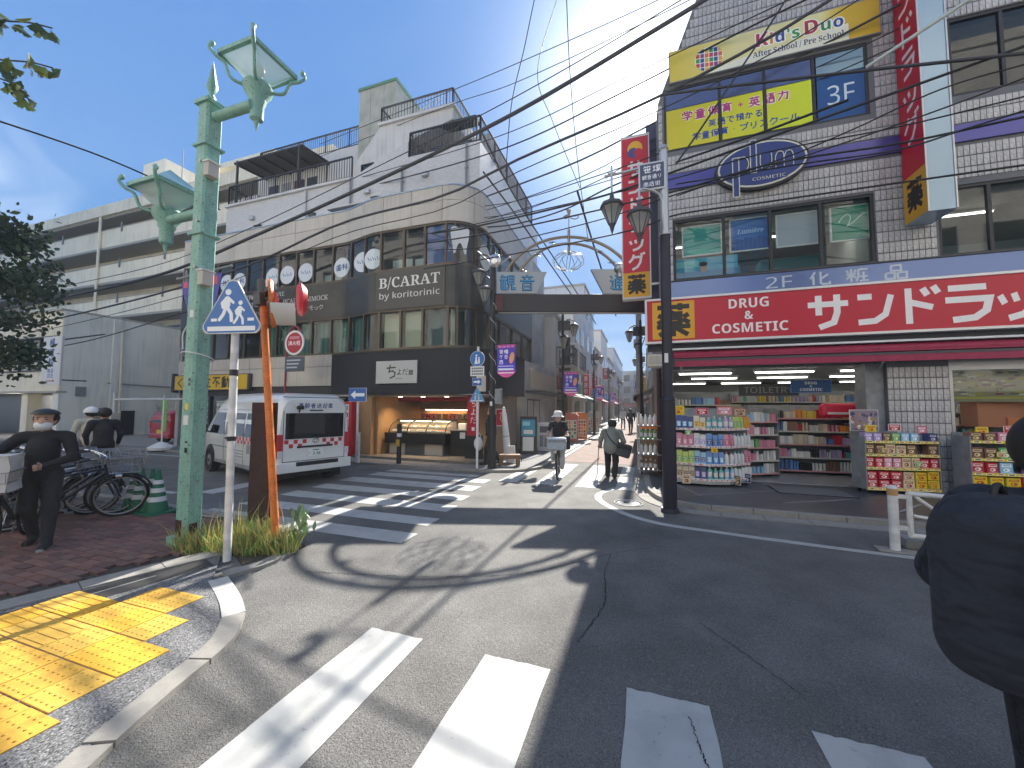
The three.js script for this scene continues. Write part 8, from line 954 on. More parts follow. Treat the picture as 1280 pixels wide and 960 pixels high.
// odds and ends: trolley and furled cover by the sushi shop, no parking sign and sign board at the left edge, flag base, aerial
{
  const t = thing('wooden_trolley', 'low brown wooden trolley standing in the sun at the street mouth', 'trolley', [-3.72, 0.07, -10.75], 0.35); part('deck', RB(0.62, 0.12, 0.3, 0.02, 0, 0.26, 0), M.wood, t); for (const sx of [-1, 1]) for (const sz of [-1, 1]) part('leg', RB(0.12, 0.22, 0.08, 0.02, sx * 0.24, 0.11, sz * 0.1), M.wood, t); part('ring', TOR(0.07, 0.015, 0.34, 0.2, 0, 0, Math.PI / 2), M.rust, t);
  const u = thing('furled_cover', 'white furled plastic cover leaning against the sushi shop corner', 'cover', [-4.0, 0.06, -11.4]); u.rotation.z = 0.09; part('roll', LA([[0.03, 0], [0.1, 0.1], [0.11, 0.7], [0.07, 1.5], [0.03, 1.7], [0, 1.72]], 12), M.white, u); part('tie', TOR(0.1, 0.012, 0, 0.8, 0, Math.PI / 2), M.greyPaint, u); part('foot', RB(0.25, 0.5, 0.12, 0.02, 0.15, 0.25, 0.05), M.white, u);
  const s = thing('vertical_sign', 'white vertical company sign with blue characters on the low grey building', 'sign', [-24.7, 2.7, -9.6]); part('board', RB(1.45, 2.15, 0.08, 0.01, 0, 1.0, 0), M.white, s); part('sign_face', PL(1.38, 2.08, 0, 1.0, 0.045), print(200, 300, (g, w, h) => { fill(g, '#d6d8da', 0, 0, w, h); write(g, '根塚設', 70, 8, 58, { w: 14, v: true, gap: 0.08, color: '#27408c' }); write(g, '株式', 66, 200, 30, { w: 13, v: true, gap: 0.05, color: '#27408c' }); write(g, '会社', 102, 200, 30, { w: 13, v: true, gap: 0.05, color: '#27408c' }); fill(g, '#a02038', 50, 276, 90, 6); g.fillStyle = '#a02038'; g.beginPath(); g.moveTo(150, 279); g.lineTo(132, 268); g.lineTo(132, 290); g.fill(); }), s); part('bracket', [rod([0.6, 1.9, 0], [0.6, 2.4, -1.4], 0.03), rod([-0.6, 0.2, 0], [-0.6, 0.2, -1.4], 0.03)], M.dark, s);
  const n = thing('parking_sign', 'red and blue no parking sign on a pole at the far left edge', 'road sign', [-13.4, 0.03, -4.15]); part('post', C(0.035, 0.035, 3.3, 0, 1.65, 0, 12), M.greyPaint, n); part('plate', RB(0.62, 1.2, 0.02, 0.01, 0, 2.2, 0.04), mat(lin(0.45, 0.1, 0.16), 0.5), n); part('sign_face', PL(0.6, 1.16, 0, 2.2, 0.052), print(128, 248, (g, w, h) => { fill(g, '#a83a54', 0, 0, w, h); g.lineWidth = 13; g.strokeStyle = '#c22838'; g.fillStyle = '#e4e2e0'; g.beginPath(); g.arc(64, 66, 42, 0, 7); g.fill(); g.stroke(); g.fillStyle = '#3a3f8c'; g.beginPath(); g.arc(64, 170, 44, 0, 7); g.fill(); g.stroke(); g.beginPath(); g.moveTo(34, 140); g.lineTo(94, 200); g.stroke(); }), n);
  const f = thing('banner_stand', 'slim white and green banner pole in a white base at the car park', 'banner stand', [-17.6, 0.06, -9.9]); part('pole', C(0.03, 0.03, 2.1, 0, 1.05, 0, 10), M.white, f); part('cloth', B(0.3, 1.2, 0.01, 0.05, 1.3, 0), mat(lin(0.2, 0.42, 0.12), 0.8), f); part('base', LA([[0, 0], [0.4, 0], [0.42, 0.1], [0.15, 0.26], [0.05, 0.3], [0, 0.3]], 20), M.white, f);
  const a = thing('roof_aerial', 'television aerial on the roof of the curved building', 'aerial', [-8.1, 13.05, -13.5]); part('mast', rod([0, 0, 0], [0, 1.4, 0], 0.025), M.steel, a); part('boom', rod([-1.1, 1.05, 0], [0.3, 1.4, 0], 0.018), M.steel, a); for (let i = 0; i < 8; i++) part('element', rod([-1.05 + i * 0.16, 1.07 + i * 0.042, -0.28], [-1.05 + i * 0.16, 1.07 + i * 0.042, 0.28], 0.008), M.steel, a); part('reflector', [rod([0.3, 1.7, 0.15], [0.15, 1.2, 0.15], 0.012), rod([0.3, 1.7, -0.15], [0.15, 1.2, -0.15], 0.012), rod([0.22, 1.45, 0.3], [0.22, 1.45, -0.3], 0.012)], M.steel, a); copy(a, 'second smaller aerial behind the first on the curved building roof', [-8.4, 12.9, -15], 0.4);
}
// vegetation: grass at the pole feet, weeds, street tree, ginkgo twig
{
  const r = rng(90), blade = (h) => { const g = new THREE.BufferGeometry(); const w = 0.005, b = 0.35 * h; g.setAttribute('position', new THREE.BufferAttribute(new Float32Array([-w, 0, 0, w, 0, 0, w * 0.7, h * 0.55, b * 0.35, -w, 0, 0, w * 0.7, h * 0.55, b * 0.35, -w * 0.7, h * 0.55, b * 0.35, -w * 0.7, h * 0.55, b * 0.35, w * 0.7, h * 0.55, b * 0.35, 0, h, b]), 3)); g.computeVertexNormals(); return g; };
  const gm = new THREE.MeshPhysicalMaterial({ color: 0xffffff, roughness: 0.75, transmission: 0.35, thickness: 0, side: THREE.DoubleSide }), N = 2500, im = new THREE.InstancedMesh(blade(0.26), gm, N), m = new THREE.Matrix4(), q = new THREE.Quaternion(), e = new THREE.Euler();
  for (let i = 0; i < N; i++) { const k = r(), cl = Math.floor(k * 5), c = [[-5.15, -3.35, 0.28], [-4.75, -3.5, 0.34], [-4.4, -3.55, 0.3], [-4.15, -3.6, 0.22], [-4.9, -3.75, 0.4]][cl], a = r() * 6.283, d = c[2] * Math.sqrt(r()), s = (0.35 + r() * 0.85) * (r() > 0.93 ? 1.9 : 1); e.set((r() - 0.5) * 1.1, r() * 6.28, (r() - 0.5) * 0.7); m.compose(V(c[0] + Math.cos(a) * d, 0.02, c[1] + Math.sin(a) * d * 0.8), q.setFromEuler(e), V(1.3, s, s)); im.setMatrixAt(i, m); const t = r(); im.setColorAt(i, t < 0.6 ? lin(0.46 + 0.2 * r(), 0.42 + 0.14 * r(), 0.16) : lin(0.14 + 0.1 * r(), 0.26 + 0.14 * r(), 0.05)); }
  im.name = 'grass'; scene.add(im); tag(im, 'dry yellow green grass around the feet of the green post', 'grass'); im.userData.kind = 'stuff';
  const leafG = (w, h) => { const s = new THREE.Shape(); s.moveTo(0, 0); s.quadraticCurveTo(w, h * 0.35, 0, h); s.quadraticCurveTo(-w, h * 0.35, 0, 0); return new THREE.ShapeGeometry(s, 5); }, lm = (c) => new THREE.MeshPhysicalMaterial({ color: lin(...c), roughness: 0.6, transmission: 0.35, thickness: 0, side: THREE.DoubleSide });
  const wd = thing('weed_plant', 'leafy weed growing beside the orange pole foot', 'weed', [-4.02, 0.02, -3.78]), wl = [lm([0.16, 0.28, 0.12]), lm([0.3, 0.4, 0.2])]; part('stem', [rod([0, 0, 0], [0.02, 0.4, 0], 0.008), rod([0, 0.1, 0], [0.12, 0.32, 0.03], 0.006), rod([0, 0.1, 0], [-0.1, 0.3, 0.05], 0.006)], mat(lin(0.2, 0.28, 0.1), 0.8), wd); for (let i = 0; i < 46; i++) { const g = leafG(0.045, 0.13); const l = shared('leaf', g, wl[i % 2], wd, [(r() - 0.5) * 0.24, 0.08 + r() * 0.32, (r() - 0.5) * 0.2]); l.rotation.set(-0.5 + r() * 1.6, r() * 6.28, 0, 'YXZ'); }
  const t = thing('street_tree', 'dark leafy street tree at the left edge of the view', 'tree', [-20.3, 0.03, -6.0]); part('trunk', [TU([[0, 0, 0], [0.05, 1.5, 0], [-0.05, 3, 0.05], [0, 4.6, 0]], 0.17, 24, 10), TU([[0, 2.6, 0], [0.6, 3.6, 0.3], [1.2, 4.4, 0.4]], 0.07, 16, 7), TU([[-0.03, 3, 0], [-0.7, 4.2, -0.3], [-1.1, 5.2, -0.3]], 0.07, 16, 7), TU([[0, 4.4, 0], [0.3, 5.6, 0], [0.1, 7, 0.2]], 0.09, 16, 7)], mat(lin(0.1, 0.08, 0.065), 0.9, { grain: grainT, scale: 0.5 }), t);
  const LN = 9000, li = new THREE.InstancedMesh(leafG(0.09, 0.17), lm([1, 1, 1]), LN), cl = []; for (let i = 0; i < 60; i++) { const a = r() * 6.28, y = 2.9 + r() * 5.4, R = (y < 4.6 ? 2.3 : 1.8) * Math.sqrt(Math.max(0.08, 1 - ((y - 5.2) / 3.4) ** 2)) * (0.45 + 0.55 * r()); cl.push([Math.cos(a) * R, y, Math.sin(a) * R, 0.35 + r() * 0.35, 0.7 + r() * 0.6]); }
  for (let i = 0; i < LN; i++) { const c = cl[Math.floor(r() * 60)], g = () => (r() + r() + r() - 1.5) * 1.1; e.set(r() * 6.28, r() * 6.28, r() * 6.28); const s = 0.7 + r() * 0.7; m.compose(V(c[0] + g() * c[3], c[1] + g() * c[3] * 0.75, c[2] + g() * c[3]), q.setFromEuler(e), V(s, s, s)); li.setMatrixAt(i, m); const v = c[4] * (0.8 + 0.4 * r()); li.setColorAt(i, lin(0.05 * v, 0.085 * v, 0.03 * v)); } li.name = 'crown'; li.userData.kind = 'stuff'; t.add(li);
  const fan = () => { const s = new THREE.Shape(); s.moveTo(0, 0); for (let i = 0; i <= 12; i++) { const a = -0.85 + 1.7 * i / 12, R = 0.078 * (1 - (i === 6 ? 0.28 : 0) + 0.05 * Math.sin(i * 2.7)); s.lineTo(Math.sin(a) * R, Math.cos(a) * R); } const g = new THREE.ShapeGeometry(s), p = g.attributes.position; for (let i = 0; i < p.count; i++) p.setZ(i, 4.5 * p.getX(i) ** 2); g.computeVertexNormals(); return g; };
  const tw = thing('ginkgo_branch', 'ginkgo twigs with fan leaves hanging in at the top left corner', 'branch', [-4.75, 4.1, -2.0]), FG = fan(), fm = [lm([0.1, 0.16, 0.05]), lm([0.2, 0.25, 0.05]), lm([0.07, 0.12, 0.05])], bk = mat(lin(0.09, 0.08, 0.07), 0.9);
  // twigs at the near left, about three metres away
  const TW = [[[-4.905,4.81,-1.31],[-4.672,4.719,-1.395],[-4.468,4.702,-1.466],[-4.293,4.659,-1.528]], [[-4.911,4.44,-1.332],[-4.648,4.411,-1.423],[-4.443,4.393,-1.494],[-4.291,4.351,-1.548]], [[-4.912,4.317,-1.339],[-4.679,4.268,-1.422],[-4.563,4.213,-1.465],[-4.47,4.134,-1.501]]]; TW.forEach((p) => part('twig', TU(p.map((v) => v.map((c, i) => c - [-4.75, 4.1, -2.0][i])), 0.006, 20, 5), bk, tw));
  TW.forEach((p) => { const c = new THREE.CatmullRomCurve3(p.map((v) => V(...v))); for (let i = 0; i < 13; i++) { const o = c.getPoint(0.08 + 0.92 * i / 12), l = shared('leaf', FG, fm[Math.floor(r() * 3)], tw, [o.x + 4.75 + (r() - 0.5) * 0.08, o.y - 4.1 + (r() - 0.6) * 0.09, o.z + 2 + (r() - 0.5) * 0.08]); l.rotation.set(r() * 2 - 1, r() * 6.28, 2.4 + r() * 1.6); } });
}
// ---------- vehicles ----------
function loft(secs) { // secs: [x, outline of [y, z] points]; skin between outlines, capped ends
  const P = [], I = [], n = secs[0][1].length; for (const [x, o] of secs) for (const [y, z] of o) P.push(x, y, z);
  for (let s = 0; s < secs.length - 1; s++) for (let i = 0; i < n; i++) { const a = s * n + i, b = s * n + (i + 1) % n, c = a + n, d = b + n; I.push(a, c, b, b, c, d); }
  let g = new THREE.BufferGeometry(); g.setAttribute('position', new THREE.BufferAttribute(new Float32Array(P), 3)); g.setIndex(I); g.computeVertexNormals(); g = g.toNonIndexed();
  const cap = (s, flip) => { const c = new THREE.BufferGeometry(), Q = [], [x, o] = secs[s], cy = o.reduce((t, p) => t + p[0], 0) / n; for (let i = 0; i < n; i++) { const a = o[i], b = o[(i + 1) % n], t = [[x, cy, 0], [x, ...a], [x, ...b]]; if (flip) t.reverse(); Q.push(...t.flat()); } c.setAttribute('position', new THREE.BufferAttribute(new Float32Array(Q), 3)); c.computeVertexNormals(); return c; };
  return [g, cap(0, false), cap(secs.length - 1, true)];
}
function carSec(w, yb, belt, h, lean = 0.9) { const half = [[yb, w - 0.07], [yb + 0.09, w], [belt, w], [belt + (h - belt) * 0.35, w * (1 - (1 - lean) * 0.35)], [h - (h - belt) * 0.22, w * lean], [h - (h - belt) * 0.07, w * lean - 0.07], [h, w * lean - 0.2]]; return [...half, ...half.slice().reverse().map(([y, z]) => [y, -z])]; }
const quadG = (a, b, c, d) => { const g = new THREE.BufferGeometry(); g.setAttribute('position', new THREE.BufferAttribute(new Float32Array([...a, ...b, ...c, ...a, ...c, ...d]), 3)); g.setAttribute('uv', new THREE.BufferAttribute(new Float32Array([0, 0, 1, 0, 1, 1, 0, 0, 1, 1, 0, 1]), 2)); g.computeVertexNormals(); return g; };
function wheel(t, x, z, r, s) { const w = part('wheel', at(LA([[r * 0.62, -0.09], [r * 0.95, -0.1], [r, -0.06], [r, 0.06], [r * 0.95, 0.1], [r * 0.62, 0.09]], 28), x, r, z, Math.PI / 2), M.rubber, t); part('rim', [at(C(r * 0.64, r * 0.64, 0.14, 0, 0, 0, 24), x, r, z, Math.PI / 2), ...[0, 1, 2, 3, 4].map((i) => at(B(r * 0.14, r * 0.9, 0.03), x, r, z + s * 0.075, 0, 0, i * Math.PI / 5))], M.alu, w); part('hub', at(C(0.05, 0.05, 0.03, 0, 0, 0, 12), x, r, z + s * 0.095, Math.PI / 2), M.darkGrey, w); }
const carPaint = (c) => mat(lin(...c), 0.3, { phys: 1, clearcoat: 1, clearcoatRoughness: 0.06 });
{
  const v = thing('welfare_van', 'white high roofed passenger van with red checker band turning left at the crossing', 'van', [-7.1 - 2.35 * 0.95, 0, -6.95 - 2.35 * 0.31], 162 * D2R), wp_ = carPaint([0.74, 0.74, 0.7]), H = 2.04;
  part('body', loft([[-2.4, carSec(0.78, 0.36, 1.0, 1.9)], [-2.34, carSec(0.83, 0.32, 1.0, 1.97)], [-2.15, carSec(0.845, 0.3, 1.0, H)], [-1.2, carSec(0.845, 0.3, 1.0, H + 0.02)], [0.6, carSec(0.845, 0.3, 1.0, H + 0.01)], [1.15, carSec(0.845, 0.3, 1.0, 1.96)], [1.45, carSec(0.845, 0.3, 1.0, 1.78)], [2.0, carSec(0.83, 0.3, 0.98, 1.16, 0.96)], [2.25, carSec(0.8, 0.3, 0.85, 1.0, 0.95)], [2.4, carSec(0.7, 0.34, 0.6, 0.78, 0.95)]]), wp_, v);
  const zs = (y) => 0.845 * (1 - 0.1 * Math.max(0, (y - 1) / 0.81)) + 0.008;
  for (const s of [-1, 1]) { const q = (x0, x1, y0, y1, x2 = x0, x3 = x1) => quadG([x0, y0, s * zs(y0)], [x1, y0, s * zs(y0)], [x3, y1, s * zs(y1)], [x2, y1, s * zs(y1)]); part('side_window', q(-2.1, -0.75, 1.03, 1.58), M.tinted, v); part('side_window', q(-0.68, 0.5, 1.03, 1.58), M.tinted, v); part('door_window', q(0.62, 1.7, 1.03, 1.58, 0.62, 1.28), M.tinted, v); for (const x of [-0.72, 0.56]) part('door_seam', B(0.012, 1.2, 0.006, x, 0.95, s * 0.847), M.darkGrey, v); part('roof_seam', B(3.2, 0.012, 0.01, -0.7, 1.66, s * zs(1.66)), M.greyPaint, v); part('sill', B(3.9, 0.08, 0.03, 0, 0.34, s * 0.835), M.greyPaint, v); part('door_handle', RB(0.16, 0.05, 0.03, 0.01, 0.35, 0.94, s * 0.86), M.black, v);
    const ch = []; for (let i = 0; i < 26; i++) for (let j = 0; j < 2; j++) if ((i + j) % 2 === 0) ch.push(B(0.085, 0.075, 0.004, -2.2 + i * 0.1, 0.9 + j * 0.08, s * 0.8475)); part('checker_band', ch, M.red, v).userData.kind = 'stuff'; part('green_stripe', B(1.2, 0.02, 0.004, 0.9, 0.72, s * 0.8475), M.green, v);
    part('lettering', at(PL(0.9, 0.22, 0, 0, 0), -0.3, 0.62, s * 0.849, 0, s > 0 ? 0 : Math.PI), print(192, 48, (g, w, h) => { fill(g, '#d9d9d2', 0, 0, w, h); for (let j = 0; j < 3; j++) for (let i = 0; i < 12; i++) fill(g, '#6a7f78', 8 + i * 15, 5 + j * 15, 10, 9); }), v);
    for (const x of [-1.5, 1.55]) { part('wheel_arch', at(C(0.37, 0.37, 0.05, 0, 0, 0, 28), x, 0.36, s * 0.825, Math.PI / 2), M.black, v); wheel(v, x, s * 0.775, 0.31, s); }
    part('mirror', [RB(0.12, 0.22, 0.16, 0.03, 1.72, 1.15, s * 0.97), rod([1.7, 1.05, s * 0.84], [1.72, 1.1, s * 0.95], 0.02)], M.black, v); const tl = part('tail_light', RB(0.05, 0.5, 0.13, 0.02, -2.385, 0.9, s * 0.745), mat(lin(0.5, 0.01, 0.02), 0.15, { phys: 1, clearcoat: 1 }), v); part('lamp_panel', RB(0.055, 0.16, 0.11, 0.01, -2.386, 0.72, s * 0.745), mat(lin(0.6), 0.2), tl); }
  const R = (w, h, y, z, m, nm, d = 0.012) => part(nm, RB(d, h, w, Math.min(0.02, h / 3, d / 2.1), -2.405, y, z), m, v);
  R(1.3, 0.56, 1.32, 0, M.tinted, 'rear_window', 0.02); R(1.66, 0.22, 0.44, 0, wp_, 'rear_bumper', 0.16); R(0.95, 0.09, 0.5, 0.03, M.black, 'bumper_step', 0.19); R(0.8, 0.045, 0.86, 0, M.black, 'handle_strip', 0.03); R(0.36, 0.18, 0.72, 0, M.white, 'number_plate', 0.02); part('plate_print', at(PL(0.34, 0.165), -2.418, 0.72, 0, 0, -Math.PI / 2), print(192, 96, (g, w, h) => { fill(g, '#e6e8e2', 0, 0, w, h); latin(g, '3 26', w * 0.58, h * 0.62, 52, '#2a5a48', 'bold', 'sans-serif', 'center'); fill(g, '#2a5a48', 60, 10, 80, 10); write(g, 'た', 14, 42, 22, { w: 12, color: '#2a5a48' }); }), v);
  part('lettering', at(PL(0.82, 0.14), -2.408, 1.765, 0, 0, -Math.PI / 2), print(640, 110, (g, w, h) => { fill(g, '#dfdfd8', 0, 0, w, h); write(g, '高齢者送迎車', 8, 8, 92, { w: 12, gap: 0.12, color: '#25407c' }); }), v); R(0.3, 0.03, 1.66, 0, M.black, 'brake_light', 0.03); part('emblem', [TOR(0.07, 0.01, 0, 0, 0, 0, 0, 6, 28).scale(1, 0.65, 1), TOR(0.035, 0.008, 0, 0, 0, 0, 0, 6, 20)].map((g) => at(g, -2.41, 0.98, 0, 0, -Math.PI / 2)), M.chrome, v);
  const sq = []; for (const [z0, n] of [[-0.62, 5], [0.2, 5]]) for (let i = 0; i < n; i++) sq.push(B(0.004, 0.085, 0.085, -2.402, 0.98 - (i % 2) * 0.09, z0 + i * 0.095)); sq.forEach((g) => part('checker_square', g, M.red, v)); part('tailgate_seam', [B(0.006, 1.1, 0.012, -2.403, 1.1, 0.69), B(0.006, 1.1, 0.012, -2.403, 1.1, -0.69), B(0.006, 0.012, 1.38, -2.403, 0.56, 0)], M.darkGrey, v); part('rear_wiper', [rod([-2.425, 1.06, 0.05], [-2.425, 1.12, -0.5], 0.012), at(C(0.03, 0.03, 0.03, 0, 0, 0, 10), -2.42, 1.06, 0.05, 0, 0, Math.PI / 2)], M.black, v); part('mudflap', [B(0.02, 0.26, 0.24, -1.95, 0.2, 0.74), B(0.02, 0.26, 0.24, -1.95, 0.2, -0.74)], M.rubber, v); part('fuel_lid', B(0.2, 0.2, 0.004, -1.0, 0.75, -0.8475), M.greyPaint, v); part('seat_back', [RB(0.15, 0.6, 1.2, 0.05, -1.6, 1.2, 0)], M.darkGrey, v); part('reversing_mirror', [RB(0.08, 0.08, 0.14, 0.02, -2.46, 1.72, -0.38), rod([-2.4, 1.62, -0.38], [-2.46, 1.72, -0.38], 0.015)], M.black, v); part('roof_gutter', B(0.02, 0.02, 1.4, -2.36, 1.95, 0), M.greyPaint, v); part('windscreen', quadG([1.47, 1.75, -0.66], [1.98, 1.18, -0.74], [1.98, 1.18, 0.74], [1.47, 1.75, 0.66]).translate(0.03, 0.02, 0), M.tinted, v); part('underbody', B(4.2, 0.14, 1.4, 0, 0.26, 0), M.black, v);
}
{
  const v = thing('small_red_car', 'small red hatchback with a yellow number plate parked in the car park', 'car', [-20.0, 0.07, -12.8], Math.PI / 2), p = carPaint([0.42, 0.012, 0.02]);
  part('body', loft([[-1.66, carSec(0.66, 0.32, 0.85, 1.2, 0.92)], [-1.6, carSec(0.7, 0.26, 0.88, 1.38, 0.88)], [-1.3, carSec(0.72, 0.24, 0.9, 1.5, 0.85)], [0.3, carSec(0.72, 0.24, 0.9, 1.48, 0.85)], [0.95, carSec(0.72, 0.24, 0.88, 1.05, 0.94)], [1.5, carSec(0.68, 0.26, 0.75, 0.9, 0.94)], [1.68, carSec(0.6, 0.3, 0.55, 0.66, 0.94)]]), p, v);
  part('rear_window', quadG([-1.675, 0.93, -0.56], [-1.675, 0.93, 0.56], [-1.63, 1.3, 0.5], [-1.63, 1.3, -0.5]), M.tinted, v); part('number_plate', B(0.02, 0.16, 0.32, -1.67, 0.55, 0), mat(lin(0.7, 0.5, 0.04), 0.5), v); part('bumper', RB(0.12, 0.2, 1.3, 0.05, -1.64, 0.36, 0), p, v);
  for (const s of [-1, 1]) { part('tail_light', RB(0.04, 0.3, 0.12, 0.015, -1.65, 0.86, s * 0.62), mat(lin(0.5, 0.01, 0.01), 0.2), v); part('side_window', quadG([-1.4, 0.93, s * 0.724], [0.6, 0.93, s * 0.724], [0.2, 1.36, s * 0.65], [-1.25, 1.36, s * 0.65]), M.tinted, v); for (const x of [-1.1, 1.1]) wheel(v, x, s * 0.64, 0.27, s); }
}
// ---------- bicycles ----------
function bicycle(name, label, p, ry, o = {}) { // front towards +x
  const { frame = M.dark, basket = true, group, lean = 0 } = o, t = thing(name, label, 'bicycle', p, ry, group), R = 0.33, F = 0.54; t.rotation.x = 0;
  for (const x of [-F, F]) { const w = part('wheel', TOR(R - 0.018, 0.02, x, R, 0, 0, 0, 8, 36), M.rubber, t); part('rim', TOR(R - 0.045, 0.01, x, R, 0, 0, 0, 6, 36), M.alu, w); part('spokes', Array.from({ length: 14 }, (_, i) => { const a = i * Math.PI / 7; return rod([x, R, 0.02 * (i % 2 ? 1 : -1)], [x + (R - 0.05) * Math.cos(a), R + (R - 0.05) * Math.sin(a), 0], 0.0022, 0.0022, 4); }), M.steel, w).userData.kind = 'stuff'; part('hub', at(C(0.022, 0.022, 0.1, 0, 0, 0, 10), x, R, 0, Math.PI / 2), M.alu, w); part('mudguard', TOR(R + 0.03, 0.016, x, R, 0, 0, 0, 5, 24, Math.PI * 0.75).translate(-x, -R, 0).rotateZ(x > 0 ? 0.15 : 0.25).translate(x, R, 0), frame, t); }
  part('frame', [rod([-0.12, 0.3, 0], [0.36, 0.72, 0], 0.022), rod([-0.12, 0.3, 0], [-0.26, 0.78, 0], 0.018), rod([-0.24, 0.68, 0], [0.34, 0.78, 0], 0.018), rod([-0.12, 0.3, 0.05], [-F, R, 0.05], 0.011), rod([-0.12, 0.3, -0.05], [-F, R, -0.05], 0.011), rod([-0.23, 0.66, 0.04], [-F, R, 0.05], 0.009), rod([-0.23, 0.66, -0.04], [-F, R, -0.05], 0.009)], frame, t);
  part('fork', [rod([0.35, 0.84, 0], [0.38, 0.68, 0], 0.018), rod([0.39, 0.68, 0.05], [F, R, 0.05], 0.012), rod([0.39, 0.68, -0.05], [F, R, -0.05], 0.012)], frame, t); const h = part('handlebar', TU([[0.1, 0.98, 0.29], [0.2, 1.0, 0.26], [0.36, 0.94, 0.1], [0.36, 0.92, 0], [0.36, 0.94, -0.1], [0.2, 1.0, -0.26], [0.1, 0.98, -0.29]], 0.012, 30, 7), M.chrome, t); for (const s of [-1, 1]) part('grip', rod([0.09, 0.98, s * 0.292], [0.19, 1.0, s * 0.265], 0.017), M.black, h); part('stem', rod([0.35, 0.84, 0], [0.36, 0.93, 0], 0.015), M.chrome, t);
  part('saddle', [SPH(0.11, -0.3, 0.84, 0, 1.25, 0.4, 0.95, 12), SPH(0.06, -0.16, 0.845, 0, 1.6, 0.45, 0.6, 10)], M.black, t); part('crank', [at(C(0.09, 0.09, 0.01, 0, 0, 0, 20), -0.12, 0.3, 0.05, Math.PI / 2), rod([-0.12, 0.3, 0.07], [0.0, 0.2, 0.07], 0.01), rod([-0.12, 0.3, -0.07], [-0.24, 0.4, -0.07], 0.01), B(0.09, 0.02, 0.06, 0.02, 0.2, 0.11), B(0.09, 0.02, 0.06, -0.26, 0.4, -0.11)], M.steel, t); part('rear_rack', [rod([-0.28, 0.72, 0.05], [-0.8, 0.72, 0.05], 0.008), rod([-0.28, 0.72, -0.05], [-0.8, 0.72, -0.05], 0.008), rod([-0.7, 0.72, 0.05], [-F, R, 0.06], 0.007), rod([-0.7, 0.72, -0.05], [-F, R, -0.06], 0.007)], M.steel, t); part('kickstand', rod([-F, R, 0.08], [-0.6, 0.02, 0.16], 0.01), M.steel, t); part('headlight', at(C(0.03, 0.035, 0.07, 0, 0, 0, 12), 0.5, 0.66, 0.06, 0, 0, -Math.PI / 2), M.chrome, t);
  if (basket) { const G = [], x0 = 0.42, y0 = 0.74, w = 0.32, d = 0.4, hh = 0.24; for (const [k, e] of [[0, 0], [0.5, 0.03], [1, 0.06]]) { const a = x0 - e / 2, b = x0 + w + e, z = d / 2 + e / 2 - 0.02, y = y0 + hh * k; G.push(rod([a, y, -z], [b, y, -z], 0.006, 0.006, 5), rod([a, y, z], [b, y, z], 0.006, 0.006, 5), rod([a, y, -z], [a, y, z], 0.006, 0.006, 5), rod([b, y, -z], [b, y, z], 0.006, 0.006, 5)); } for (let i = 0; i <= 7; i++) { const z = -d / 2 + 0.02 + (d - 0.04) * i / 7; G.push(rod([x0 + w, y0, z], [x0 + w + 0.06, y0 + hh, z * 1.08], 0.003, 0.003, 4), rod([x0, y0, z], [x0 - 0.03, y0 + hh, z * 1.08], 0.003, 0.003, 4), rod([x0, y0, z], [x0 + w, y0, z], 0.003, 0.003, 4)); const x = x0 + w * i / 7; G.push(rod([x, y0, d / 2 - 0.02], [x, y0 + hh, d / 2 + 0.01], 0.003, 0.003, 4), rod([x, y0, -d / 2 + 0.02], [x, y0 + hh, -d / 2 - 0.01], 0.003, 0.003, 4)); } part('basket', G, M.steel, t); }
  return t;
}
bicycle('bicycle', 'city bicycle with a laden front basket pushed by the masked person', [-7.42, 0.02, -2.62], -0.64);
{ const q = thing('shopping_bag', 'white paper bag standing in the pushed bicycle basket', 'bag', [-6.95, 0.78, -2.26], -0.64); const g = new THREE.BoxGeometry(0.34, 0.4, 0.42, 3, 3, 3), p = g.attributes.position; for (let i = 0; i < p.count; i++) p.setXYZ(i, p.getX(i) * (1 + 0.12 * Math.sin(i * 3.1)), p.getY(i) + 0.2, p.getZ(i) * (1 + 0.07 * Math.sin(i * 5.7))); g.computeVertexNormals(); part('bag', g, mat(lin(0.6, 0.58, 0.55), 0.8), q); part('carton', RB(0.3, 0.24, 0.08, 0.01, 0.0, 0.13, 0.24), mat(lin(0.45, 0.3, 0.24), 0.8), q); }
{
  const b = bicycle('bicycle', 'dark blue parked bicycle nearest the cones in the row', [-7.95, 0.03, -3.35], 1.15, { frame: mat(lin(0.012, 0.018, 0.04), 0.35), group: 'bicycles parked on the brick pavement' }); b.rotation.z = 0; b.rotation.order = 'YXZ'; b.rotation.x = 0.16;
  const L = ['second', 'third', 'fourth', 'fifth', 'sixth', 'seventh', 'eighth', 'ninth', 'tenth']; L.forEach((o, i) => { const c = copy(b, 'parked bicycle, ' + o + ' from the cones in the leaning row', [-8.22 - i * 0.25, 0.03, -3.4 + (i % 2) * 0.12 + i * 0.02], 1.15 + 0.08 * Math.sin(i * 2.3)); c.rotation.order = 'YXZ'; c.rotation.x = 0.14 + 0.05 * Math.sin(i * 1.7); if (i === 1) c.traverse((m) => { if (m.name === 'frame' || m.name === 'fork') m.material = M.alu; }); if (i === 3) c.traverse((m) => { if (m.name === 'frame' || m.name === 'fork') m.material = M.white; }); });
  bicycle('bicycle', 'city bicycle ridden by the cyclist in the white hat', [-2.1, 0.005, -9.9], -1.42);
}
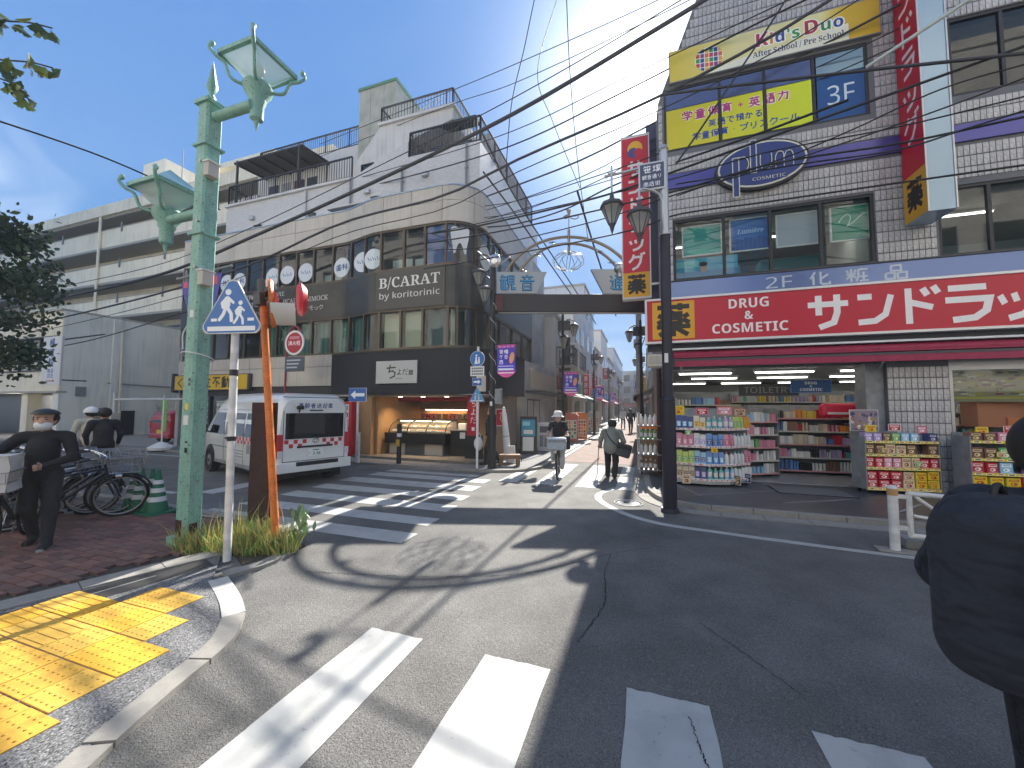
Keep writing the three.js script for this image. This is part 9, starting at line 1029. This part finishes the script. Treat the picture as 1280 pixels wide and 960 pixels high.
// ---------- people: one continuous skin over tapered bones ----------
function skin(bones, cell, k = 0.03) { // bones: [colour, a, b, ra, rb]
  const lo = [9, 9, 9], hi = [-9, -9, -9]; for (const [, a, b, ra, rb] of bones) for (let c = 0; c < 3; c++) { lo[c] = Math.min(lo[c], a[c] - ra, b[c] - rb); hi[c] = Math.max(hi[c], a[c] + ra, b[c] + rb); }
  const n = [0, 1, 2].map((c) => Math.ceil((hi[c] - lo[c]) / cell) + 5), o = lo.map((v) => v - 2 * cell), F = new Float32Array(n[0] * n[1] * n[2]);
  const pre = bones.map(([col, a, b, ra, rb]) => { const d = [b[0] - a[0], b[1] - a[1], b[2] - a[2]]; return [col, a, d, d[0] * d[0] + d[1] * d[1] + d[2] * d[2] + 1e-9, ra, rb]; });
  const dist = (q, x, y, z) => { const [, a, d, L, ra, rb] = q, px = x - a[0], py = y - a[1], pz = z - a[2], t = Math.min(1, Math.max(0, (px * d[0] + py * d[1] + pz * d[2]) / L)); return Math.hypot(px - d[0] * t, py - d[1] * t, pz - d[2] * t) - ra - (rb - ra) * t; };
  const f = (x, y, z) => { let m = 1e3; for (const q of pre) { const e = dist(q, x, y, z); if (e > m + k) continue; if (e < m - k) { m = e; continue; } const h = Math.max(0, k - Math.abs(m - e)) / k; m = Math.min(m, e) - h * h * k * 0.25; } return m; };
  let i = 0; for (let z = 0; z < n[2]; z++) for (let y = 0; y < n[1]; y++) for (let x = 0; x < n[0]; x++) F[i++] = f(o[0] + x * cell, o[1] + y * cell, o[2] + z * cell);
  const id = new Int32Array(F.length).fill(-1), P = [], N = [], Cc = [], I = [], sx = 1, sy = n[0], sz = n[0] * n[1];
  for (let z = 0; z < n[2] - 1; z++) for (let y = 0; y < n[1] - 1; y++) for (let x = 0; x < n[0] - 1; x++) {
    const b = x + y * sy + z * sz; let cx = 0, cy = 0, cz = 0, m = 0;
    const e = (i0, i1, x0, y0, z0, ax) => { const a = F[b + i0], c = F[b + i1]; if ((a < 0) === (c < 0)) return; const t = a / (a - c); cx += x0 + (ax === 0 ? t : 0); cy += y0 + (ax === 1 ? t : 0); cz += z0 + (ax === 2 ? t : 0); m++; };
    e(0, sx, 0, 0, 0, 0); e(sy, sy + sx, 0, 1, 0, 0); e(sz, sz + sx, 0, 0, 1, 0); e(sy + sz, sx + sy + sz, 0, 1, 1, 0); e(0, sy, 0, 0, 0, 1); e(sx, sx + sy, 1, 0, 0, 1); e(sz, sz + sy, 0, 0, 1, 1); e(sx + sz, sx + sy + sz, 1, 0, 1, 1); e(0, sz, 0, 0, 0, 2); e(sx, sx + sz, 1, 0, 0, 2); e(sy, sy + sz, 0, 1, 0, 2); e(sx + sy, sx + sy + sz, 1, 1, 0, 2);
    if (!m) continue; id[b] = P.length / 3; const X = o[0] + (x + cx / m) * cell, Y = o[1] + (y + cy / m) * cell, Z = o[2] + (z + cz / m) * cell, h = cell * 0.5; P.push(X, Y, Z);
    const g = [f(X + h, Y, Z) - f(X - h, Y, Z), f(X, Y + h, Z) - f(X, Y - h, Z), f(X, Y, Z + h) - f(X, Y, Z - h)], l = Math.hypot(...g) || 1; N.push(g[0] / l, g[1] / l, g[2] / l); let best = 1e3, col = null; for (const q of pre) { const d = dist(q, X, Y, Z); if (d < best) { best = d; col = q[0]; } } Cc.push(...col);
  }
  for (let z = 1; z < n[2] - 1; z++) for (let y = 1; y < n[1] - 1; y++) for (let x = 1; x < n[0] - 1; x++) { const b = x + y * sy + z * sz, ins = F[b] < 0; const quad = (st, u, v) => { if (ins === (F[b + st] < 0)) return; const q = [id[b], id[b - u], id[b - u - v], id[b - v]]; if (ins) I.push(q[0], q[1], q[2], q[0], q[2], q[3]); else I.push(q[0], q[2], q[1], q[0], q[3], q[2]); }; quad(sx, sy, sz); quad(sy, sz, sx); quad(sz, sx, sy); }
  const g = new THREE.BufferGeometry(); g.setAttribute('position', new THREE.BufferAttribute(new Float32Array(P), 3)); g.setAttribute('normal', new THREE.BufferAttribute(new Float32Array(N), 3)); g.setAttribute('color', new THREE.BufferAttribute(new Float32Array(Cc), 3)); g.setIndex(I); return g;
}
const SK = [0.5, 0.31, 0.22];
function handBones(w, dir, side, curl = 0.7) { // palm, four curled fingers and a side thumb; w wrist, dir unit direction, side = thumb side
  const d = V(...dir).normalize(), s = V(...side).normalize(), dn = d.clone().cross(s).normalize(), p = (a, b, c) => [w[0] + d.x * a + s.x * b + dn.x * c, w[1] + d.y * a + s.y * b + dn.y * c, w[2] + d.z * a + s.z * b + dn.z * c], B_ = [[SK, p(0, 0, 0), p(0.06, 0.012, 0), 0.024, 0.02], [SK, p(0.03, -0.018, 0), p(0.075, -0.022, 0), 0.018, 0.014]];
  [[0.028, 0.04], [0.01, 0.045], [-0.009, 0.042], [-0.027, 0.034]].forEach(([b, l]) => B_.push([SK, p(0.078, b, 0), p(0.078 + l * (1 - curl * 0.4), b, -l * curl), 0.0095, 0.0085], [SK, p(0.078 + l * (1 - curl * 0.4), b, -l * curl), p(0.08 + l * (0.9 - curl), b, -l * (0.4 + curl)), 0.0085, 0.0075]));
  B_.push([SK, p(0.025, 0.03, 0), p(0.055, 0.052, -0.015), 0.011, 0.0095], [SK, p(0.055, 0.052, -0.015), p(0.075, 0.048, -0.038), 0.0095, 0.008]); return B_;
}
function person(name, label, p, ry, bones, hands, o = {}) {
  const t = thing(name, label, 'person', p, ry), gs = [skin(bones, o.cell ?? 0.014)]; for (const h of hands) gs.push(skin(handBones(...h), o.hcell ?? 0.005, 0.008)); part('body', gs, M.cloth, t); return t;
}
function limbs(c, L) { return L.map(([a, b, r1, r2, cc]) => [cc || c, a, b, r1, r2]); }
function headBones(x, y, z, f = [0, 0, 1]) { const q = (a, b, d) => [x + f[2] * b + f[0] * d, y + a, z - f[0] * b + f[2] * d]; return [[SK, q(-0.03, 0, 0.015), q(0.05, 0, -0.005), 0.078, 0.09], [SK, q(-0.075, 0, 0.05), q(-0.03, 0, 0.045), 0.045, 0.055], [SK, q(-0.005, 0, 0.085), q(-0.03, 0, 0.103), 0.011, 0.014], [SK, q(0.0, 0.088, -0.005), q(-0.03, 0.086, 0), 0.014, 0.01], [SK, q(0, -0.088, -0.005), q(-0.03, -0.086, 0), 0.014, 0.01]]; }
function face(t, x, y, z) { part('eye', [SPH(0.011, x - 0.032, y + 0.005, z + 0.083, 1.3, 0.7, 0.6, 8)], M.black, t); part('eye', [SPH(0.011, x + 0.032, y + 0.005, z + 0.083, 1.3, 0.7, 0.6, 8)], M.black, t); part('eyebrow', [B(0.035, 0.007, 0.01, x - 0.033, y + 0.028, z + 0.085), B(0.035, 0.007, 0.01, x + 0.033, y + 0.028, z + 0.085)], M.black, t); part('mouth', RB(0.04, 0.01, 0.012, 0.004, x, y - 0.062, z + 0.092), mat(lin(0.35, 0.12, 0.1), 0.6), t); }
const hairM = mat(lin(0.012, 0.01, 0.009), 0.6);
{ // pushing the bicycle on the left
  const K = [0.012, 0.012, 0.016], J = [0.02, 0.02, 0.026], S = [0.35, 0.34, 0.32];
  const t = person('person', 'person in black cap and white face mask pushing a bicycle on the brick pavement', [-7.04, 0.02, -2.72], 0.9, [...limbs(K, [[[0, 0.9, 0], [0, 1.2, 0.02], 0.14, 0.145], [[-0.15, 1.34, 0], [0.15, 1.34, 0], 0.07, 0.07], [[0, 1.2, 0.02], [0, 1.36, 0.01], 0.13, 0.08], [[0.2, 1.33, 0], [0.28, 1.08, 0.06], 0.068, 0.055], [[0.28, 1.08, 0.06], [0.1, 1.0, 0.3], 0.052, 0.038], [[-0.2, 1.33, 0], [-0.38, 1.13, 0.08], 0.068, 0.055], [[-0.38, 1.13, 0.08], [-0.6, 1.0, 0.22], 0.05, 0.038]]), ...limbs(J, [[[0.09, 0.88, 0], [0.12, 0.48, 0.1], 0.1, 0.075], [[0.12, 0.48, 0.1], [0.12, 0.12, 0.14], 0.072, 0.055], [[-0.09, 0.88, 0], [-0.1, 0.48, 0], 0.1, 0.075], [[-0.1, 0.48, 0], [-0.1, 0.12, -0.2], 0.072, 0.055]]), ...limbs([0.03, 0.03, 0.03], [[[0.12, 0.06, 0.1], [0.13, 0.045, 0.3], 0.045, 0.04], [[-0.1, 0.07, -0.24], [-0.1, 0.045, -0.04], 0.045, 0.04]]), [S, [0.12, 0.02, 0.08], [0.13, 0.02, 0.32], 0.035, 0.032], [SK, [0, 1.38, 0.01], [0, 1.47, 0.03], 0.055, 0.052], ...headBones(0, 1.54, 0.03)], [[[0.1, 1.0, 0.3], [-0.6, 0.02, 0.75], [0, 1, 0.2]], [[-0.6, 1.0, 0.22], [-0.3, 0, 0.9], [0, 1, 0.1]]], { cell: 0.011 });
  face(t, 0, 1.55, 0.03); part('face_mask', at(new THREE.SphereGeometry(0.1, 20, 12, 0, Math.PI * 2, 0, 1.3).scale(0.84, 1, 0.72).rotateX(Math.PI / 2), 0, 1.482, 0.048), mat(lin(0.72, 0.73, 0.74), 0.8), t); part('hair', SPH(0.112, 0, 1.565, -0.008, 1, 1, 0.95, 20), hairM, t); part('cap', [at(new THREE.SphereGeometry(0.122, 22, 10, 0, 7, 0, 1.35).scale(1.04, 0.7, 1.08), 0, 1.6, 0.015), at(C(0.13, 0.12, 0.025, 0, 0, 0, 24), 0, 1.625, 0.03)], M.black, t);
}
{ // cyclist in the street
  const K = [0.015, 0.015, 0.018], G = [0.42, 0.43, 0.45];
  const t = person('person', 'person in white hat and black top cycling out of the shopping street', [-2.12, 0.01, -9.92], 0.15, [...limbs(K, [[[0, 0.93, -0.26], [0, 1.2, -0.14], 0.14, 0.14], [[-0.15, 1.32, -0.1], [0.15, 1.32, -0.1], 0.065, 0.065], [[0, 1.2, -0.14], [0, 1.34, -0.1], 0.12, 0.08], [[0.18, 1.31, -0.1], [0.24, 1.12, 0.0], 0.055, 0.047]]), [K, [-0.18, 1.31, -0.1], [-0.24, 1.12, 0], 0.055, 0.047], ...limbs(SK, [[[0.24, 1.12, 0], [0.26, 1.02, 0.2], 0.04, 0.03], [[-0.24, 1.12, 0], [-0.26, 1.02, 0.2], 0.04, 0.03]]), ...limbs(G, [[[0.09, 0.9, -0.22], [0.12, 0.72, 0.16], 0.1, 0.075], [[0.12, 0.72, 0.16], [0.12, 0.3, 0.02], 0.07, 0.06], [[-0.09, 0.9, -0.22], [-0.12, 0.8, 0.16], 0.1, 0.075], [[-0.12, 0.8, 0.16], [-0.12, 0.45, 0.02], 0.07, 0.06]]), [[0.5, 0.5, 0.5], [0.12, 0.23, 0], [0.12, 0.22, 0.18], 0.045, 0.04], [[0.5, 0.5, 0.5], [-0.12, 0.4, 0], [-0.12, 0.4, 0.18], 0.045, 0.04], [SK, [0, 1.36, -0.09], [0, 1.42, -0.07], 0.05, 0.05], ...headBones(0, 1.49, -0.06)], [[[0.26, 1.02, 0.2], [0, -0.1, 1], [-1, 0.2, 0]], [[-0.26, 1.02, 0.2], [0, -0.1, 1], [1, 0.2, 0]]], { hcell: 0.008 });
  face(t, 0, 1.5, -0.06); part('hair', SPH(0.1, 0, 1.5, -0.085, 1.04, 1.1, 1, 16), hairM, t); part('hat', LA([[0.17, -0.04], [0.115, 0.0], [0.11, 0.08], [0.06, 0.12], [0, 0.125]], 24, 0, 1.54, -0.065), mat(lin(0.65, 0.63, 0.58), 0.9), t);
  const b = thing('basket_cover', 'pale blue grey cover over the cyclist front basket', 'basket cover', [-2.02, 0.74, -9.32], 0.15); part('cover', RB(0.46, 0.3, 0.4, 0.05, 0, 0.14, 0), mat(lin(0.4, 0.45, 0.5), 0.8, { grain: blotchT, scale: 0.2 }), b); part('band', B(0.47, 0.03, 0.41, 0, 0.2, 0), M.greyPaint, b); const s = thing('hand_bag', 'black bag hanging at the cyclist handlebar', 'bag', [-1.82, 0.72, -9.6], 0.15); part('bag', RB(0.16, 0.34, 0.1, 0.03, 0, 0.17, 0), M.black, s); part('strap', TOR(0.07, 0.01, 0, 0.36, 0), M.black, s);
}
{ // walking away with a stick
  const J = [0.2, 0.21, 0.19], T = [0.014, 0.014, 0.016];
  const t = person('person', 'stooped person in a grey green jacket walking away with a stick', [-0.8, 0.005, -10.15], Math.PI - 0.1, [...limbs(J, [[[0, 0.78, -0.02], [0, 1.04, 0.06], 0.19, 0.18], [[-0.16, 1.14, 0.1], [0.16, 1.14, 0.1], 0.085, 0.085], [[0, 1.04, 0.06], [0, 1.18, 0.12], 0.16, 0.09], [[0.2, 1.13, 0.1], [0.29, 0.92, 0.1], 0.075, 0.06], [[0.29, 0.92, 0.1], [0.33, 0.74, 0.24], 0.058, 0.045], [[-0.2, 1.13, 0.1], [-0.29, 0.9, 0.1], 0.075, 0.06], [[-0.29, 0.9, 0.1], [-0.22, 0.76, 0.24], 0.058, 0.045]]), ...limbs(T, [[[0.09, 0.76, -0.02], [0.1, 0.42, 0.08], 0.1, 0.078], [[0.1, 0.42, 0.08], [0.1, 0.1, 0.0], 0.075, 0.062], [[-0.09, 0.76, -0.02], [-0.1, 0.42, 0.02], 0.1, 0.078], [[-0.1, 0.42, 0.02], [-0.1, 0.1, -0.16], 0.075, 0.062], [[0.1, 0.045, -0.02], [0.1, 0.04, 0.16], 0.045, 0.04], [[-0.1, 0.05, -0.18], [-0.1, 0.04, 0], 0.045, 0.04]]), [SK, [0, 1.18, 0.14], [0, 1.25, 0.19], 0.055, 0.055], ...headBones(0, 1.31, 0.2)], [[[0.33, 0.74, 0.24], [0, -0.6, 0.7], [-1, 0, 0]], [[-0.22, 0.76, 0.24], [0, -0.6, 0.7], [1, 0, 0]]], { hcell: 0.008 });
  face(t, 0, 1.31, 0.2); part('hair', SPH(0.116, 0, 1.35, 0.168, 1, 0.98, 0.98, 18), hairM, t); part('bag_strap', TU([[0.14, 1.2, 0.0], [0.02, 1.0, -0.15], [-0.2, 0.8, -0.18], [-0.28, 0.72, -0.05]], 0.014, 24, 6), M.black, t);
  const c = thing('walking_stick', 'thin walking stick held by the stooped person', 'walking stick', [-1.14, 0, -10.4]); part('shaft', rod([-0.05, 0, -0.06], [0.0, 0.72, 0], 0.011), M.wood, c); part('handle', TU([[0, 0.71, 0], [0, 0.76, 0], [0, 0.77, 0.06], [0, 0.75, 0.1]], 0.014, 12, 7), M.black, c); const b = thing('shoulder_bag', 'dark grey shoulder bag at the stooped person hip', 'bag', [-0.5, 0.5, -10.1], 0.3); part('bag', RB(0.36, 0.34, 0.16, 0.05, 0, 0.2, 0, 0, 0, -0.3), mat(lin(0.06, 0.065, 0.065), 0.8), b); part('flap', RB(0.34, 0.14, 0.17, 0.04, 0.01, 0.29, 0.005, 0, 0, -0.3), M.dark, b);
}
function stander(label, p, ry, top, low, o = {}) {
  const t = person('person', label, p, ry, [...limbs(top, [[[0, 0.92, 0], [0, 1.22, 0.02], 0.16, 0.165], [[-0.17, 1.36, 0], [0.17, 1.36, 0], 0.075, 0.075], [[0, 1.22, 0.02], [0, 1.38, 0], 0.14, 0.08], [[0.2, 1.35, 0], [0.27, 1.1, 0.02], 0.068, 0.055], [[0.27, 1.1, 0.02], [0.24, 0.9, 0.14], 0.052, 0.04], [[-0.2, 1.35, 0], [-0.27, 1.1, 0.02], 0.068, 0.055], [[-0.27, 1.1, 0.02], [-0.24, 0.9, 0.14], 0.052, 0.04]]), ...limbs(low, [[[0.09, 0.9, 0], [0.1, 0.48, 0.14], 0.1, 0.07], [[0.1, 0.48, 0.14], [0.1, 0.1, 0.16], 0.068, 0.05], [[-0.09, 0.9, 0], [-0.1, 0.48, -0.02], 0.1, 0.07], [[-0.1, 0.48, -0.02], [-0.1, 0.12, -0.26], 0.068, 0.05], [[0.1, 0.05, 0.14], [0.1, 0.04, 0.32], 0.045, 0.038], [[-0.1, 0.06, -0.3], [-0.1, 0.045, -0.12], 0.045, 0.038]]), [SK, [0, 1.4, 0], [0, 1.48, 0.02], 0.054, 0.052], ...headBones(0, 1.55, 0.02)], [[[0.24, 0.9, 0.14], [0, -0.8, 0.5], [-0.3, 0, 1]], [[-0.24, 0.9, 0.14], [0, -0.8, 0.5], [0.3, 0, 1]]], { cell: 0.018, hcell: 0.009, ...o });
  face(t, 0, 1.56, 0.02); part('hair', SPH(0.116, 0, 1.59, -0.012, 1, 0.98, 0.95, 18), hairM, t); return t;
}
stander('person in dark clothes walking behind the lamp post by the sushi shop', [-4.3, 0.06, -10.75], -1.2, [0.02, 0.02, 0.025], [0.012, 0.012, 0.014]); { const b = thing('plastic_bag', 'white carrier bag carried by the person at the sushi shop', 'bag', [-4.62, 0.5, -10.55]); part('bag', SPH(0.16, 0, 0.18, 0, 0.9, 1.25, 0.6, 14), M.white, b); part('handles', TOR(0.07, 0.012, 0, 0.42, 0), M.white, b); }
{ const t = stander('person in a cream jacket and helmet beyond the parked bicycles', [-12.35, 0, -5.5], 4.4, [0.55, 0.52, 0.42], [0.1, 0.1, 0.11]); part('helmet', at(new THREE.SphereGeometry(0.14, 20, 10, 0, 7, 0, 1.6), 0, 1.58, 0.0), M.white, t); }
stander('person with black hair and dark coat beyond the parked bicycles', [-11.4, 0, -5.3], 4.3, [0.015, 0.015, 0.018], [0.015, 0.015, 0.02]);
stander('distant person in a light shirt far down the shopping street', [-1.7, 0.005, -34], 0.2, [0.6, 0.6, 0.6], [0.08, 0.08, 0.1]); stander('distant person in black far down the right of the shopping street', [-0.9, 0.005, -28], 3.0, [0.03, 0.03, 0.03], [0.05, 0.05, 0.07]);
{ // large dark figure at the right edge, close to the camera, turned away
  const N = [0.026, 0.032, 0.044], N2 = [0.012, 0.015, 0.022];
  const t = person('person', 'large figure in a dark navy coat at the right edge of the road', [1.34, 0, -1.78], 2.5, [...limbs(N, [[[0, 0.92, 0], [0, 1.18, 0], 0.17, 0.19], [[0, 1.18, 0], [0, 1.36, 0], 0.19, 0.14], [[-0.17, 1.4, 0], [0.17, 1.4, 0], 0.085, 0.085], [[0.2, 1.39, 0], [0.3, 1.14, 0.05], 0.09, 0.08], [[0.3, 1.14, 0.05], [0.24, 1.02, 0.25], 0.078, 0.06], [[-0.2, 1.39, 0], [-0.3, 1.14, 0.05], 0.09, 0.08], [[-0.3, 1.14, 0.05], [-0.2, 1.02, 0.25], 0.078, 0.06], [[0, 1.4, 0], [0, 1.47, 0.02], 0.085, 0.07]]), ...limbs(N2, [[[0.09, 0.9, 0], [0.1, 0.48, 0.03], 0.1, 0.075], [[0.1, 0.48, 0.03], [0.1, 0.1, 0], 0.07, 0.055], [[-0.09, 0.9, 0], [-0.1, 0.48, 0], 0.1, 0.075], [[-0.1, 0.48, 0], [-0.1, 0.1, -0.05], 0.07, 0.055], [[0.1, 0.05, 0], [0.1, 0.04, 0.18], 0.045, 0.04], [[-0.1, 0.05, -0.05], [-0.1, 0.04, 0.12], 0.045, 0.04]]), [SK, [0, 1.47, 0.03], [0, 1.54, 0.05], 0.06, 0.06], ...headBones(0, 1.6, 0.06)], [[[0.24, 1.02, 0.25], [-0.4, 0, 0.9], [0, 1, 0]], [[-0.2, 1.02, 0.25], [0.4, 0, 0.9], [0, 1, 0]]], { cell: 0.012 });
  face(t, 0, 1.6, 0.06); part('hair', SPH(0.12, 0, 1.63, 0.035, 1.02, 1.05, 1.02, 22), hairM, t); t.rotation.order = 'ZYX'; t.rotation.z = 0.03; { const c = M.cloth.clone(); c.map = rep(tex(256, (x, y) => 0.5 + 0.5 * hash2(x, y, 401) * (0.6 + 0.8 * fbm(x / 32, y / 32, 3, 403, 8, 8))), 0.22); c.bumpScale = 0.1; c.userData.metres = true; t.children[0].material = c; } part('coat_hem', LA([[0.2, 0], [0.19, 0.05], [0.16, 0.1]], 24, 0, 0.86, 0), mat(lin(...N), 0.9), t);
}
{ // the bag on that figure's back
  const b = thing('backpack', 'large dark navy backpack on the back of the figure at the right edge', 'backpack', [1.07, 0.9, -1.7], 0.55), c = mat(lin(0.03, 0.036, 0.05), 0.9, { map: rep(tex(256, (x, y) => 0.45 + 0.55 * hash2(x, y, 411) * (0.6 + 0.8 * fbm(x / 32, y / 32, 3, 413, 8, 8))), 0.2), bumpMap: M.cloth.bumpMap, bumpScale: 0.05 }); c.userData.metres = true;
  const g = new RoundedBoxGeometry(0.36, 0.58, 0.3, 8, 0.13), q = g.attributes.position; for (let i = 0; i < q.count; i++) { const u = q.getY(i) / 0.58, k = 1 - 0.18 * Math.max(0, u) - 0.12 * Math.max(0, -u - 0.2); q.setXYZ(i, q.getX(i) * k + 0.012 * Math.sin(u * 14), q.getY(i) + 0.29, q.getZ(i) * k + 0.01 * Math.sin(u * 11 + q.getX(i) * 20)); } g.computeVertexNormals(); part('bag', g, c, b);
  part('pocket', RB(0.2, 0.2, 0.06, 0.028, 0.02, 0.2, 0.125, 0, 0, 0, 4), c, b); part('zip', [TU([[-0.16, 0.2, 0.12], [-0.15, 0.45, 0.13], [-0.06, 0.53, 0.13], [0.06, 0.53, 0.12], [0.15, 0.42, 0.12]], 0.005, 30, 5), TU([[-0.13, 0.26, 0.165], [0, 0.275, 0.172], [0.1, 0.26, 0.165]], 0.004, 16, 5)], M.darkGrey, b); part('strap', [TU([[0.1, 0.5, 0.02], [0.2, 0.56, -0.08], [0.32, 0.5, -0.1], [0.34, 0.3, -0.06]], 0.02, 20, 6), TU([[-0.03, 0.55, 0], [0, 0.61, 0], [0.05, 0.55, 0]], 0.01, 12, 6)], M.black, b);
}
scene.fog = new THREE.FogExp2(new THREE.Color(0.92, 0.96, 1), 0.0022);   // thin sunlit haze up the street
scene.traverse((o) => { if (o.isMesh) { o.castShadow = true; o.receiveShadow = true; } });
renderer.render(scene, camera);
